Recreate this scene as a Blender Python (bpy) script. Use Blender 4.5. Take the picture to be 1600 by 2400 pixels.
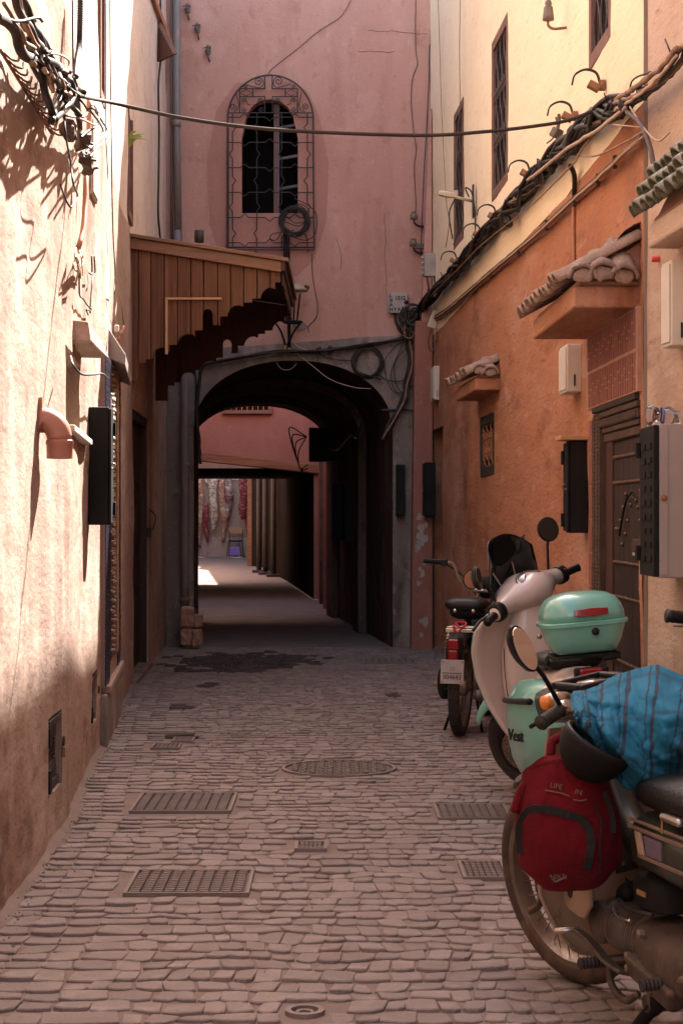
import bpy, math, random
from mathutils import Vector, Matrix, noise, Euler
from math import sin, cos, pi, radians, sqrt, atan2

scene = bpy.context.scene
for o in list(bpy.data.objects):
    bpy.data.objects.remove(o)
col = scene.collection

# ---------------------------------------------------------------- camera
FPX, CX, HZ, CAMH = 4200.0, 800.0, 1210.0, 1.30     # focal length in photo pixels, centre column, horizon row, eye height
cam_d = bpy.data.cameras.new('camera')
cam = bpy.data.objects.new('camera', cam_d)
col.objects.link(cam)
cam_d.sensor_fit = 'VERTICAL'
cam_d.sensor_height = 36.0
cam_d.lens = FPX / 2400.0 * 36.0
cam_d.shift_y = (HZ - 1200.0) / 2400.0
cam_d.clip_start = 0.1
cam_d.clip_end = 2000.0
cam.location = (0, 0, CAMH)
cam.rotation_euler = (radians(90), 0, 0)
scene.camera = cam

# ---------------------------------------------------------------- sky and sun
SUN_EL, SUN_AZ = radians(47.0), radians(23.0)        # azimuth is measured from +Y towards +X
world = bpy.data.worlds.new('World')
scene.world = world
world.use_nodes = True
wn, wl = world.node_tree.nodes, world.node_tree.links
wn.clear()
sky = wn.new('ShaderNodeTexSky')
sky.sky_type = 'NISHITA'
sky.sun_disc = False
sky.sun_elevation = SUN_EL
sky.sun_rotation = SUN_AZ
sky.air_density = 1.0
sky.dust_density = 2.5
wb = wn.new('ShaderNodeMix'); wb.data_type = 'RGBA'; wb.blend_type = 'MULTIPLY'
wb.inputs[0].default_value = 1.0
wb.inputs[7].default_value = (1.17, 0.98, 0.83, 1)   # the photograph's warm white balance, same all over the sky
bg = wn.new('ShaderNodeBackground'); bg.inputs[1].default_value = 0.15
wo = wn.new('ShaderNodeOutputWorld')
wl.new(sky.outputs[0], wb.inputs[6]); wl.new(wb.outputs[2], bg.inputs[0]); wl.new(bg.outputs[0], wo.inputs[0])

sun_d = bpy.data.lights.new('sun', 'SUN')
sun_d.energy = 5.0
sun_d.angle = radians(0.6)
sun_d.color = (1.0, 0.945, 0.86)
sun = bpy.data.objects.new('sun', sun_d); col.objects.link(sun)
to_sun = Vector((sin(SUN_AZ) * cos(SUN_EL), cos(SUN_AZ) * cos(SUN_EL), sin(SUN_EL)))
sun.rotation_euler = to_sun.to_track_quat('Z', 'Y').to_euler()
sun.location = to_sun * 60

vs_ = scene.view_settings
vs_.view_transform = 'Standard'
vs_.look = 'None'
vs_.gamma = 1.0
vs_.use_curve_mapping = False
vs_.exposure = 2.68
scene.render.resolution_x, scene.render.resolution_y = 682, 1024
scene.render.engine = 'CYCLES'
scene.cycles.max_bounces = 10
scene.cycles.diffuse_bounces = 7
scene.cycles.glossy_bounces = 4
scene.cycles.transmission_bounces = 6
scene.cycles.transparent_max_bounces = 8
scene.cycles.sample_clamp_indirect = 6.0
scene.cycles.caustics_reflective = False
scene.cycles.caustics_refractive = False

RND = random.Random(11)

# ---------------------------------------------------------------- measuring
def at(px, py, Y):
    """the point that lies Y metres ahead of the eye on the line through photo pixel (px, py)"""
    return Vector(((px - CX) / FPX * Y, Y, CAMH - (py - HZ) / FPX * Y))

class Path:
    """plan line of a wall, from near to far; side = +1 when the street lies on its +X side"""
    def __init__(self, pts, side):
        self.p = [Vector((a, b)) for a, b in pts]
        self.side = side
        self.s = [0.0]
        for a, b in zip(self.p, self.p[1:]):
            self.s.append(self.s[-1] + (b - a).length)
    def seg(self, s):
        for i in range(len(self.p) - 1):
            if s <= self.s[i + 1] or i == len(self.p) - 2:
                return i
    def pos(self, s):
        i = self.seg(s)
        t = (s - self.s[i]) / (self.s[i + 1] - self.s[i])
        return self.p[i].lerp(self.p[i + 1], t)
    def tan(self, s):
        i = self.seg(s)
        return (self.p[i + 1] - self.p[i]).normalized()
    def nor(self, s):
        t = self.tan(s)
        n = Vector((t.y, -t.x))
        return n if self.side > 0 else -n
    def hit(self, px):
        """distance along the wall where photo column px meets it"""
        k = (px - CX) / FPX
        for i in range(len(self.p) - 1):
            a, b = self.p[i], self.p[i + 1]
            fa, fb = a.x - k * a.y, b.x - k * b.y
            if fa * fb <= 0 and a.y > 0.5:
                t = fa / (fa - fb)
                return self.s[i] + t * (self.s[i + 1] - self.s[i])
        raise ValueError(px)
    def at_y(self, Y):
        for i in range(len(self.p) - 1):
            a, b = self.p[i], self.p[i + 1]
            if a.y <= Y <= b.y:
                return self.s[i] + (Y - a.y) / (b.y - a.y) * (self.s[i + 1] - self.s[i])
    def zof(self, px, py):
        p = self.pos(self.hit(px))
        return CAMH - (py - HZ) / FPX * p.y
    def P(self, s, off, z):
        p = self.pos(s) + self.nor(s) * off
        return Vector((p.x, p.y, z))
    def Q(self, px, py, off=0.0):
        """point in front of the wall (off metres into the street) seen at the photo pixel"""
        k = (px - CX) / FPX
        best = None
        for i in range(len(self.p) - 1):
            t = (self.p[i + 1] - self.p[i]).normalized()
            n = Vector((t.y, -t.x)) * (1 if self.side > 0 else -1)
            a, b = self.p[i] + n * off, self.p[i + 1] + n * off
            fa, fb = a.x - k * a.y, b.x - k * b.y
            if fa * fb <= 0 and max(a.y, b.y) > 0.5:
                q = a.lerp(b, fa / (fa - fb))
                if q.y > 0.5: best = q
        if best is None:
            e = self.p[-1]
            if self.side * (e.x - k * e.y) <= 0 and e.y > 15:      # past the far end of the wall: stand just in front of the end wall
                return Vector((k * 17.6, 17.6, CAMH - (py - HZ) / FPX * 17.6))
            raise ValueError((px, py))
        return Vector((best.x, best.y, CAMH - (py - HZ) / FPX * best.y))

# ---------------------------------------------------------------- mesh builder
def frame_from(d, up=Vector((0, 0, 1))):
    d = d.normalized()
    if abs(d.dot(up)) > 0.95: up = Vector((1, 0, 0))
    a = d.cross(up).normalized()
    return a, a.cross(d).normalized()

class MB:
    def __init__(self):
        self.v, self.f = [], []
    def add(self, vs, fs):
        o = len(self.v)
        self.v += [Vector(q) for q in vs]
        self.f += [[i + o for i in f] for f in fs]
        return self
    def hexa(self, p):
        """8 corners: 0-3 bottom loop, 4-7 top loop"""
        return self.add(p, [(3, 2, 1, 0), (4, 5, 6, 7), (0, 1, 5, 4), (1, 2, 6, 5), (2, 3, 7, 6), (3, 0, 4, 7)])
    def box(self, c, s, m=None):
        c = Vector(c); hx, hy, hz = s[0] / 2, s[1] / 2, s[2] / 2
        ps = [Vector((x * hx, y * hy, z * hz)) for z in (-1, 1) for x, y in ((-1, -1), (1, -1), (1, 1), (-1, 1))]
        ps = [(m @ q if m else q) + c for q in ps]
        return self.hexa(ps)
    def span(self, a, b):
        a, b = Vector(a), Vector(b)
        return self.box((a + b) / 2, [abs(b[i] - a[i]) for i in range(3)])
    def quad(self, a, b, c, d):
        return self.add([a, b, c, d], [(0, 1, 2, 3)])
    def tube(self, pts, r, n=8, cap=True, closed=False):
        pts = [Vector(p) for p in pts]
        if closed and (pts[0] - pts[-1]).length < 1e-6: pts = pts[:-1]
        m = len(pts)
        rr = r if isinstance(r, (list, tuple)) else [r] * m
        vs, fs = [], []
        ref = None
        for i, p in enumerate(pts):
            if closed: d = pts[(i + 1) % m] - pts[i - 1]
            else: d = pts[min(i + 1, m - 1)] - pts[max(i - 1, 0)]
            if d.length < 1e-9: d = Vector((0, 0, 1))
            d.normalize()
            if ref is None:
                a, b = frame_from(d)
            else:
                a = ref - d * ref.dot(d)
                if a.length < 1e-6: a, b = frame_from(d)
                a.normalize(); b = a.cross(d).normalized()
            ref = a
            for k in range(n):
                t = 2 * pi * k / n
                vs.append(p + (a * cos(t) + b * sin(t)) * rr[i])
        for i in range(m if closed else m - 1):
            j = (i + 1) % m
            for k in range(n):
                l = (k + 1) % n
                fs.append((i * n + k, i * n + l, j * n + l, j * n + k))
        if cap and not closed:
            fs.append(tuple(range(n - 1, -1, -1)))
            fs.append(tuple((m - 1) * n + k for k in range(n)))
        return self.add(vs, fs)
    def strip(self, pts, w, t, up):
        """flat bar of width w and thickness t along pts; up(i) or vector = thickness direction"""
        pts = [Vector(p) for p in pts]
        rings = []
        for i, p in enumerate(pts):
            d = (pts[min(i + 1, len(pts) - 1)] - pts[max(i - 1, 0)]).normalized()
            u = up(i) if callable(up) else Vector(up)
            s = d.cross(u).normalized(); u = s.cross(d).normalized()
            rings.append([p + s * w / 2 + u * t / 2, p - s * w / 2 + u * t / 2, p - s * w / 2 - u * t / 2, p + s * w / 2 - u * t / 2])
        return self.loft(rings)
    def loft(self, rings, cap=True, closed=False):
        n = len(rings[0]); vs = [q for r in rings for q in r]; fs = []
        m = len(rings)
        for i in range(m if closed else m - 1):
            j = (i + 1) % m
            for k in range(n):
                l = (k + 1) % n
                fs.append((i * n + k, i * n + l, j * n + l, j * n + k))
        if cap and not closed:
            fs.append(tuple(range(n - 1, -1, -1)))
            fs.append(tuple((m - 1) * n + k for k in range(n)))
        return self.add(vs, fs)
    def lathe(self, prof, n, o=(0, 0, 0), axis='z', closed=False, cap=True):
        """prof: (radius, height) pairs turned round an axis through o"""
        o = Vector(o); rings = []
        for r, h in prof:
            ring = []
            for k in range(n):
                t = 2 * pi * k / n
                c, s = r * cos(t), r * sin(t)
                q = {'z': (c, s, h), 'x': (h, c, s), 'y': (s, h, c)}[axis]
                ring.append(o + Vector(q))
            rings.append(ring)
        return self.loft(rings, cap, closed)
    def ball(self, c, r, n=10, m=6):
        c = Vector(c); rx, ry, rz = (r, r, r) if not isinstance(r, (tuple, list)) else r
        rings = []
        for i in range(1, m):
            t = pi * i / m
            rings.append([c + Vector((rx * sin(t) * cos(2 * pi * k / n), ry * sin(t) * sin(2 * pi * k / n), rz * cos(t))) for k in range(n)])
        return self.loft(rings)
    def grid(self, fn, nu, nv, thick=0.0, closed_u=False):
        """surface fn(u, v) -> point; thick > 0 makes a shell of that thickness"""
        us = [i / nu for i in range(nu + 1)]; vs_l = [j / nv for j in range(nv + 1)]
        P = [[Vector(fn(u, v)) for v in vs_l] for u in us]
        def idx(i, j): return i * (nv + 1) + j
        vs = [P[i][j] for i in range(nu + 1) for j in range(nv + 1)]
        fs = [(idx(i, j), idx(i + 1, j), idx(i + 1, j + 1), idx(i, j + 1)) for i in range(nu) for j in range(nv)]
        if thick:
            N = []
            for i in range(nu + 1):
                for j in range(nv + 1):
                    du = P[min(i + 1, nu)][j] - P[max(i - 1, 0)][j]
                    dv = P[i][min(j + 1, nv)] - P[i][max(j - 1, 0)]
                    n_ = du.cross(dv)
                    N.append(n_.normalized() if n_.length > 1e-12 else Vector((0, 0, 1)))
            o = len(vs)
            vs = vs + [v - n_ * thick for v, n_ in zip(vs, N)]
            fs = fs + [tuple(reversed([q + o for q in f])) for f in fs]
            edge = [idx(i, 0) for i in range(nu + 1)] + [idx(nu, j) for j in range(1, nv + 1)] + \
                   [idx(i, nv) for i in range(nu - 1, -1, -1)] + [idx(0, j) for j in range(nv - 1, 0, -1)]
            for a, b in zip(edge, edge[1:] + edge[:1]):
                fs.append((b, a, a + o, b + o))
        return self.add(vs, fs)
    def prism(self, poly, f, t0, t1):
        """outline poly (2-D) swept between depths t0 and t1; f(a, b, t) -> point"""
        n = len(poly)
        return self.add([f(a, b, t0) for a, b in poly] + [f(a, b, t1) for a, b in poly],
                        [tuple(range(n - 1, -1, -1)), tuple(range(n, 2 * n))] +
                        [(k, (k + 1) % n, n + (k + 1) % n, n + k) for k in range(n)])
    def xf(self, m):
        self.v = [m @ q for q in self.v]
        return self
    def mesh(self, name, smooth=False):
        me = bpy.data.meshes.new(name)
        me.from_pydata([tuple(q) for q in self.v], [], self.f)
        if smooth:
            me.polygons.foreach_set('use_smooth', [True] * len(me.polygons))
        me.update()
        return me
    def build(self, name, m, parent=None, smooth=False, bev=0.0, seg=2, sub=0, angle=None):
        me = self.mesh(name, smooth)
        me.materials.append(m)
        o = bpy.data.objects.new(name, me)
        col.objects.link(o)
        if parent: o.parent = parent
        if bev:
            b = o.modifiers.new('bevel', 'BEVEL'); b.width = bev; b.segments = seg
            b.limit_method = 'ANGLE'; b.angle_limit = radians(35)
        if sub:
            s_ = o.modifiers.new('subdiv', 'SUBSURF'); s_.levels = sub; s_.render_levels = sub
        if angle is not None:
            me.set_sharp_from_angle(angle=radians(angle))
        return o

def tag(o, label=None, cat=None, group=None, kind=None):
    if label: o['label'] = label
    if cat: o['category'] = cat
    if group: o['group'] = group
    if kind: o['kind'] = kind
    return o

def empty(name, loc=(0, 0, 0), rz=0.0, label=None, cat=None, group=None):
    o = bpy.data.objects.new(name, None)
    o.empty_display_size = 0.1
    o.location = loc
    o.rotation_euler = (0, 0, rz)
    col.objects.link(o)
    return tag(o, label, cat, group)

def keep(o, parent):
    """parent a mesh whose vertices are in world space to a thing that has its own place"""
    pm = Matrix.LocRotScale(parent.location, parent.rotation_euler, None)
    o.data.transform(pm.inverted())
    o.parent = parent
    return o

def spline(pts, n=8):
    """smooth curve through the points"""
    P = [Vector(p) for p in pts]
    if len(P) < 3: return P
    out = []
    for i in range(len(P) - 1):
        p0 = P[i - 1] if i else P[0] * 2 - P[1]
        p1, p2 = P[i], P[i + 1]
        p3 = P[i + 2] if i + 2 < len(P) else P[-1] * 2 - P[-2]
        for k in range(n):
            t = k / n
            out.append(0.5 * ((2 * p1) + (p2 - p0) * t + (2 * p0 - 5 * p1 + 4 * p2 - p3) * t * t + (3 * p1 - p0 - 3 * p2 + p3) * t ** 3))
    out.append(P[-1])
    return out

def text_mesh(name, body, size, m, mat_m, parent=None, font_shear=0.0, ext=0.0006, align='CENTER', bold=0.0):
    cu = bpy.data.curves.new(name, 'FONT')
    cu.body = body; cu.size = size; cu.extrude = ext; cu.shear = font_shear
    cu.align_x = align; cu.align_y = 'CENTER'; cu.offset = bold
    cu.resolution_u = 3
    t = bpy.data.objects.new(name + '_curve', cu)
    col.objects.link(t)
    dg = bpy.context.evaluated_depsgraph_get(); dg.update()
    me = bpy.data.meshes.new_from_object(t.evaluated_get(dg))
    bpy.data.objects.remove(t)
    me.name = name
    me.transform(m)
    me.materials.clear(); me.materials.append(mat_m)
    o = bpy.data.objects.new(name, me); col.objects.link(o)
    if parent: o.parent = parent
    return o

# ---------------------------------------------------------------- materials
def surf(name, c1, c2=None, scale=3.0, stretch=(1, 1, 1), lo=0.35, hi=0.65, rough=0.8, metal=0.0,
         layers=(), bump=0.0, bscale=80.0, bump2=0.0, b2scale=8.0, b2stretch=(1, 1, 1), bstretch=(1, 1, 1), coat=0.0, spec=0.5,
         rough2=None, alpha=None, trans=0.0, ior=1.45, sheen=0.0, detail=6.0, attr=None):
    m = bpy.data.materials.new(name); m.use_nodes = True
    nt = m.node_tree; nd, lk = nt.nodes, nt.links
    nd.clear()
    out = nd.new('ShaderNodeOutputMaterial'); b = nd.new('ShaderNodeBsdfPrincipled')
    lk.new(b.outputs[0], out.inputs[0])
    tc = nd.new('ShaderNodeTexCoord')
    def nz(sc, st, det=detail, ro=0.6):
        mp = nd.new('ShaderNodeMapping'); mp.inputs['Scale'].default_value = st
        lk.new(tc.outputs['Object'], mp.inputs[0])
        n_ = nd.new('ShaderNodeTexNoise'); n_.inputs['Scale'].default_value = sc
        n_.inputs['Detail'].default_value = det; n_.inputs['Roughness'].default_value = ro
        lk.new(mp.outputs[0], n_.inputs['Vector'])
        return n_.outputs[0]
    def ramp(sock, a, c):
        r = nd.new('ShaderNodeMapRange'); r.clamp = True
        r.inputs[1].default_value = a; r.inputs[2].default_value = c
        lk.new(sock, r.inputs[0])
        return r.outputs[0]
    def mix(fac, a, c, k=1.0):
        x = nd.new('ShaderNodeMix'); x.data_type = 'RGBA'
        if k != 1.0:
            mm = nd.new('ShaderNodeMath'); mm.operation = 'MULTIPLY'; mm.inputs[1].default_value = k
            lk.new(fac, mm.inputs[0]); fac = mm.outputs[0]
        lk.new(fac, x.inputs[0])
        for s_, v in ((x.inputs[6], a), (x.inputs[7], c)):
            if isinstance(v, (tuple, list)): s_.default_value = (*v, 1)
            else: lk.new(v, s_)
        return x.outputs[2]
    cc = c1
    f0 = None
    if c2 is not None:
        f0 = ramp(nz(scale, stretch), lo, hi)
        cc = mix(f0, c1, c2)
    for (lc, ls, lst, la, lb, lkk) in layers:
        cc = mix(ramp(nz(ls, lst), la, lb), cc, lc, lkk)
    if attr:        # tone of the single piece, stored on its faces
        an_ = nd.new('ShaderNodeAttribute'); an_.attribute_name = attr
        tr_ = nd.new('ShaderNodeMapRange'); tr_.clamp = False; tr_.inputs[3].default_value = 0.88; tr_.inputs[4].default_value = 1.09
        lk.new(an_.outputs['Fac'], tr_.inputs[0])
        tm_ = nd.new('ShaderNodeMix'); tm_.data_type = 'RGBA'; tm_.blend_type = 'MULTIPLY'; tm_.inputs[0].default_value = 1.0
        lk.new(cc, tm_.inputs[6]); lk.new(tr_.outputs[0], tm_.inputs[7]); cc = tm_.outputs[2]
    if isinstance(cc, (tuple, list)): b.inputs['Base Color'].default_value = (*cc, 1)
    else: lk.new(cc, b.inputs['Base Color'])
    b.inputs['Roughness'].default_value = rough
    if rough2 is not None:
        rr = nd.new('ShaderNodeMapRange'); rr.inputs[3].default_value = rough; rr.inputs[4].default_value = rough2
        rr.inputs[1].default_value = 0.35; rr.inputs[2].default_value = 0.65
        lk.new(nz(7.0, (1, 1, 1)), rr.inputs[0]); lk.new(rr.outputs[0], b.inputs['Roughness'])
    b.inputs['Metallic'].default_value = metal
    b.inputs['Specular IOR Level'].default_value = spec
    b.inputs['Coat Weight'].default_value = coat
    b.inputs['Coat Roughness'].default_value = 0.08
    b.inputs['IOR'].default_value = ior
    if trans: b.inputs['Transmission Weight'].default_value = trans
    if alpha is not None: b.inputs['Alpha'].default_value = alpha
    if sheen:
        b.inputs['Sheen Weight'].default_value = sheen
    if bump or bump2:
        prev = None
        for st, sc, stv, det in ((bump2, b2scale, b2stretch, 3.0), (bump, bscale, bstretch, 4.0)):
            if not st: continue
            bp = nd.new('ShaderNodeBump'); bp.inputs['Strength'].default_value = st
            bp.inputs['Distance'].default_value = 0.02 if sc < 20 else 0.006
            lk.new(nz(sc, stv, det), bp.inputs['Height'])
            if prev: lk.new(prev, bp.inputs['Normal'])
            prev = bp.outputs[0]
        lk.new(prev, b.inputs['Normal'])
    return m

MT = {}
def plaster(key, c1, c2, pale, dirt, streak=0.55, bump=0.35, bump2=0.45, worn=None, spec=0.08, ys=1.0, zs=0.42):
    worn = worn or pale
    y = ys                                   # the side walls run along Y: blotches are drawn out along them
    MT[key] = surf(key, c1, c2, 0.9, (1, y, 0.8), 0.3, 0.7, rough=0.95, spec=spec,
                   layers=((pale, 2.0, (1.2, 1.2 * y, zs), 0.50, 0.72, streak),
                           (dirt, 1.9, (1.5, 1.5 * y, zs * 0.8), 0.53, 0.74, streak * 0.8),
                           (worn, 1.8, (1, y, 0.9), 0.60, 0.635, 0.38),
                           (dirt, 4.2, (1.4, 1.4 * y, 1.0), 0.57, 0.68, streak * 0.65),
                           (pale, 11.0, (1, y, 0.9), 0.58, 0.68, 0.5),
                           (dirt, 24.0, (1, y, 0.9), 0.60, 0.70, 0.6),
                           (dirt, 60.0, (1, 1.6 * y, 1.0), 0.64, 0.69, 0.7)),
                   bump=bump, bscale=48.0, bump2=bump2, b2scale=5.0, b2stretch=(1, y, 0.9), bstretch=(1, min(1, 1.5 * y), 1))
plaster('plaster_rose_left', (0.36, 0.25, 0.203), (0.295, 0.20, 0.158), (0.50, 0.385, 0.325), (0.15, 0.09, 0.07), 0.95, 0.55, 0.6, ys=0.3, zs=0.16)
plaster('plaster_bounce_left', (0.62, 0.50, 0.42), (0.57, 0.45, 0.37), (0.68, 0.57, 0.49), (0.40, 0.28, 0.22), 0.7, 0.55, 0.6, ys=0.3, zs=0.16)  # upper coat lightened on purpose, to bounce more light onto the right wall
plaster('plaster_pink_back', (0.51, 0.285, 0.228), (0.44, 0.235, 0.185), (0.56, 0.335, 0.275), (0.33, 0.165, 0.128), 0.75, 0.9, 0.5)
plaster('plaster_patch', (0.42, 0.21, 0.17), (0.38, 0.185, 0.145), (0.45, 0.235, 0.19), (0.32, 0.15, 0.115), 0.5, 0.8, 0.4)
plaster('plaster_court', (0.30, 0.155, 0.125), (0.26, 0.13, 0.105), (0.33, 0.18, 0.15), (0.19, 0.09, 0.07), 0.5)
plaster('plaster_orange', (0.43, 0.195, 0.11), (0.37, 0.158, 0.087), (0.49, 0.285, 0.20), (0.21, 0.085, 0.052), 0.95, 1.0, 0.8, ys=0.2)
plaster('plaster_cream', (0.86, 0.71, 0.50), (0.84, 0.66, 0.44), (0.87, 0.75, 0.56), (0.66, 0.48, 0.31), 0.5, 0.5, 0.4, ys=0.2)
plaster('plaster_beige', (0.54, 0.39, 0.30), (0.47, 0.32, 0.24), (0.56, 0.44, 0.35), (0.28, 0.175, 0.125), 0.9, 0.9, 0.7, ys=0.25)
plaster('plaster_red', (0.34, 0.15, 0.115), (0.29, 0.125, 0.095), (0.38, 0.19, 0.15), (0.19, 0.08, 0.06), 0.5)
plaster('cement_grey', (0.25, 0.20, 0.17), (0.185, 0.147, 0.125), (0.36, 0.29, 0.245), (0.08, 0.062, 0.052), 0.95, 1.0, 0.8)
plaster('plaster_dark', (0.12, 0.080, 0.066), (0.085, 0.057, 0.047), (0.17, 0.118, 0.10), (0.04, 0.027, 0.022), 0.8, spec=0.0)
plaster('plaster_shade_black', (0.022, 0.016, 0.014), (0.016, 0.012, 0.010), (0.03, 0.022, 0.019), (0.012, 0.009, 0.008), 0.5, spec=0.0)  # deep shade of the second passage and far lane put into the colour
MT['rough_roof'] = surf('rough_roof', (0.35, 0.25, 0.19), (0.28, 0.2, 0.15), 2.0, rough=0.95)
MT['joint_dust'] = surf('joint_dust', (0.215, 0.163, 0.141), (0.175, 0.13, 0.111), 6.0, rough=0.97, spec=0.15, bump=0.6, bscale=120,
                        layers=(((0.24, 0.18, 0.155), 1.2, (1, 1, 1), 0.5, 0.7, 0.5),))
MT['stone'] = surf('stone', (0.250, 0.203, 0.184), (0.21, 0.168, 0.151), 2.3, lo=0.3, hi=0.7, rough=0.9, spec=0.15,
                   layers=(((0.34, 0.27, 0.245), 9.0, (1, 1, 1), 0.5, 0.75, 0.6), ((0.17, 0.125, 0.11), 26.0, (1, 1, 1), 0.58, 0.72, 0.55),
                           ((0.40, 0.32, 0.29), 70.0, (1, 1, 1), 0.66, 0.72, 0.5), ((0.21, 0.157, 0.138), 0.9, (1, 1, 1), 0.5, 0.72, 0.45)),
                   bump=0.6, bscale=90, bump2=0.6, b2scale=22, attr='tone')
MT['passage_floor'] = surf('passage_floor', (0.24, 0.185, 0.165), (0.19, 0.145, 0.13), 3.0, rough=0.95, spec=0.03,
                           layers=(((0.18, 0.12, 0.10), 8.0, (0.5, 2.5, 1), 0.5, 0.62, 0.6),), bump=0.8, bscale=40)
MT['cast_dark'] = surf('cast_dark', (0.085, 0.064, 0.055), (0.125, 0.094, 0.081), 12.0, rough=0.85)
MT['damp_floor'] = surf('damp_floor', (0.055, 0.038, 0.03), (0.10, 0.07, 0.055), 6.0, (0.5, 2, 1), rough=0.75, rough2=0.95, bump=0.3, bscale=50, spec=0.25)
MT['cast_iron'] = surf('cast_iron', (0.18, 0.14, 0.122), (0.225, 0.175, 0.153), 8.0, rough=0.8, metal=0.05, bump=0.3)
MT['wood_plank'] = surf('wood_plank', (0.165, 0.072, 0.038), (0.11, 0.047, 0.025), 2.2, (9, 9, 0.5), 0.35, 0.65, rough=0.75, spec=0.2, attr='tone',
                        layers=(((0.07, 0.026, 0.012), 3.2, (16, 16, 0.35), 0.52, 0.66, 0.85), ((0.22, 0.11, 0.062), 1.4, (4, 4, 0.6), 0.5, 0.7, 0.5),
                                ((0.10, 0.04, 0.02), 9.0, (1, 1, 0.8), 0.68, 0.74, 0.7)), bump2=0.25, b2scale=4, b2stretch=(14, 14, 0.4))
MT['wood_beam'] = surf('wood_beam', (0.24, 0.115, 0.06), (0.16, 0.075, 0.04), 2.0, (0.6, 6, 9), rough=0.75,
                       layers=(((0.09, 0.045, 0.025), 3.0, (0.4, 12, 16), 0.55, 0.7, 0.7), ((0.33, 0.19, 0.12), 3.0, (0.5, 5, 6), 0.55, 0.75, 0.6)), bump2=0.3, b2scale=4, b2stretch=(0.5, 10, 12))
MT['wood_dark'] = surf('wood_dark', (0.075, 0.026, 0.017), (0.05, 0.018, 0.012), 2.0, (8, 8, 0.6), rough=0.7, bump2=0.2, b2scale=4, b2stretch=(12, 12, 0.5))
MT['wood_pale'] = surf('wood_pale', (0.52, 0.29, 0.14), (0.44, 0.23, 0.11), 6.0, (3, 3, 3), rough=0.65)
MT['wood_door'] = surf('wood_door', (0.034, 0.017, 0.012), (0.022, 0.011, 0.008), 2.2, (10, 10, 0.5), rough=0.62,
                       layers=(((0.035, 0.018, 0.012), 3.5, (14, 14, 0.4), 0.52, 0.68, 0.7), ((0.06, 0.033, 0.022), 2.0, (6, 6, 0.6), 0.58, 0.75, 0.6)), bump2=0.3, b2scale=4, b2stretch=(12, 12, 0.5))
MT['wood_carved'] = surf('wood_carved', (0.085, 0.046, 0.028), (0.055, 0.028, 0.018), 7.0, rough=0.7, bump=0.4, bscale=60,
                         layers=(((0.15, 0.088, 0.055), 20.0, (1, 1, 1), 0.55, 0.7, 0.6),))
MT['wood_frame_up'] = surf('wood_frame_up', (0.19, 0.095, 0.065), (0.14, 0.068, 0.046), 5.0, rough=0.75, bump=0.2)
MT['brass_stud'] = surf('brass_stud', (0.15, 0.088, 0.05), (0.10, 0.057, 0.034), 30.0, rough=0.45, metal=0.6)
MT['brass'] = surf('brass', (0.42, 0.27, 0.12), (0.30, 0.18, 0.08), 30.0, rough=0.35, metal=0.85)
MT['black_metal'] = surf('black_metal', (0.008, 0.0075, 0.007), (0.014, 0.012, 0.011), 6.0, rough=0.65, spec=0.2,
                         layers=(((0.04, 0.03, 0.024), 14.0, (1, 1, 1), 0.62, 0.75, 0.5),), bump=0.15)
MT['iron'] = surf('iron', (0.035, 0.028, 0.027), (0.05, 0.038, 0.034), 9.0, rough=0.6, metal=0.3)
MT['iron_grille'] = surf('iron_grille', (0.05, 0.034, 0.03), (0.075, 0.05, 0.042), 9.0, rough=0.6, metal=0.2)
MT['dark_void'] = surf('dark_void', (0.010, 0.008, 0.008), rough=0.9, spec=0.1)
MT['grey_metal'] = surf('grey_metal', (0.33, 0.275, 0.25), (0.28, 0.23, 0.205), 2.5, rough=0.55, metal=0.1, spec=0.4,
                        layers=(((0.19, 0.10, 0.06), 9.0, (1, 1, 0.5), 0.62, 0.72, 0.7), ((0.40, 0.35, 0.32), 4.0, (3, 3, 0.3), 0.55, 0.7, 0.5)), bump=0.1)
MT['rusty'] = surf('rusty', (0.32, 0.15, 0.075), (0.16, 0.075, 0.045), 12.0, rough=0.85, bump=0.4)
MT['rust_box'] = surf('rust_box', (0.42, 0.17, 0.085), (0.34, 0.13, 0.07), 6.0, rough=0.8, layers=(((0.06, 0.035, 0.025), 22.0, (1, 1, 1), 0.55, 0.62, 0.9),))
MT['white_plastic'] = surf('white_plastic', (0.62, 0.56, 0.48), (0.55, 0.48, 0.40), 5.0, rough=0.55, layers=(((0.42, 0.33, 0.25), 4.0, (4, 4, 0.5), 0.58, 0.75, 0.5),))
MT['box_grey'] = surf('box_grey', (0.38, 0.33, 0.30), (0.32, 0.27, 0.24), 8.0, rough=0.6, layers=(((0.22, 0.17, 0.14), 16.0, (1, 1, 1), 0.58, 0.7, 0.5),))
MT['paint_black'] = surf('paint_black', (0.014, 0.011, 0.010), rough=0.8)
MT['pipe_grey'] = surf('pipe_grey', (0.20, 0.165, 0.15), (0.15, 0.12, 0.11), 3.0, (3, 3, 0.5), rough=0.55,
                       layers=(((0.36, 0.19, 0.14), 5.0, (2, 2, 0.4), 0.58, 0.66, 0.7),))
MT['pipe_terracotta'] = surf('pipe_terracotta', (0.40, 0.185, 0.125), (0.35, 0.155, 0.105), 4.0, rough=0.5, spec=0.4)
MT['pipe_orange'] = surf('pipe_orange', (0.42, 0.19, 0.10), (0.35, 0.15, 0.08), 8.0, rough=0.6)
MT['cable_black'] = surf('cable_black', (0.016, 0.013, 0.012), (0.035, 0.027, 0.022), 9.0, rough=0.6, spec=0.4)
MT['cable_dusty'] = surf('cable_dusty', (0.055, 0.038, 0.03), (0.032, 0.022, 0.018), 12.0, rough=0.8)
MT['cable_tan'] = surf('cable_tan', (0.30, 0.17, 0.10), (0.20, 0.11, 0.07), 12.0, rough=0.75)
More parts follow.
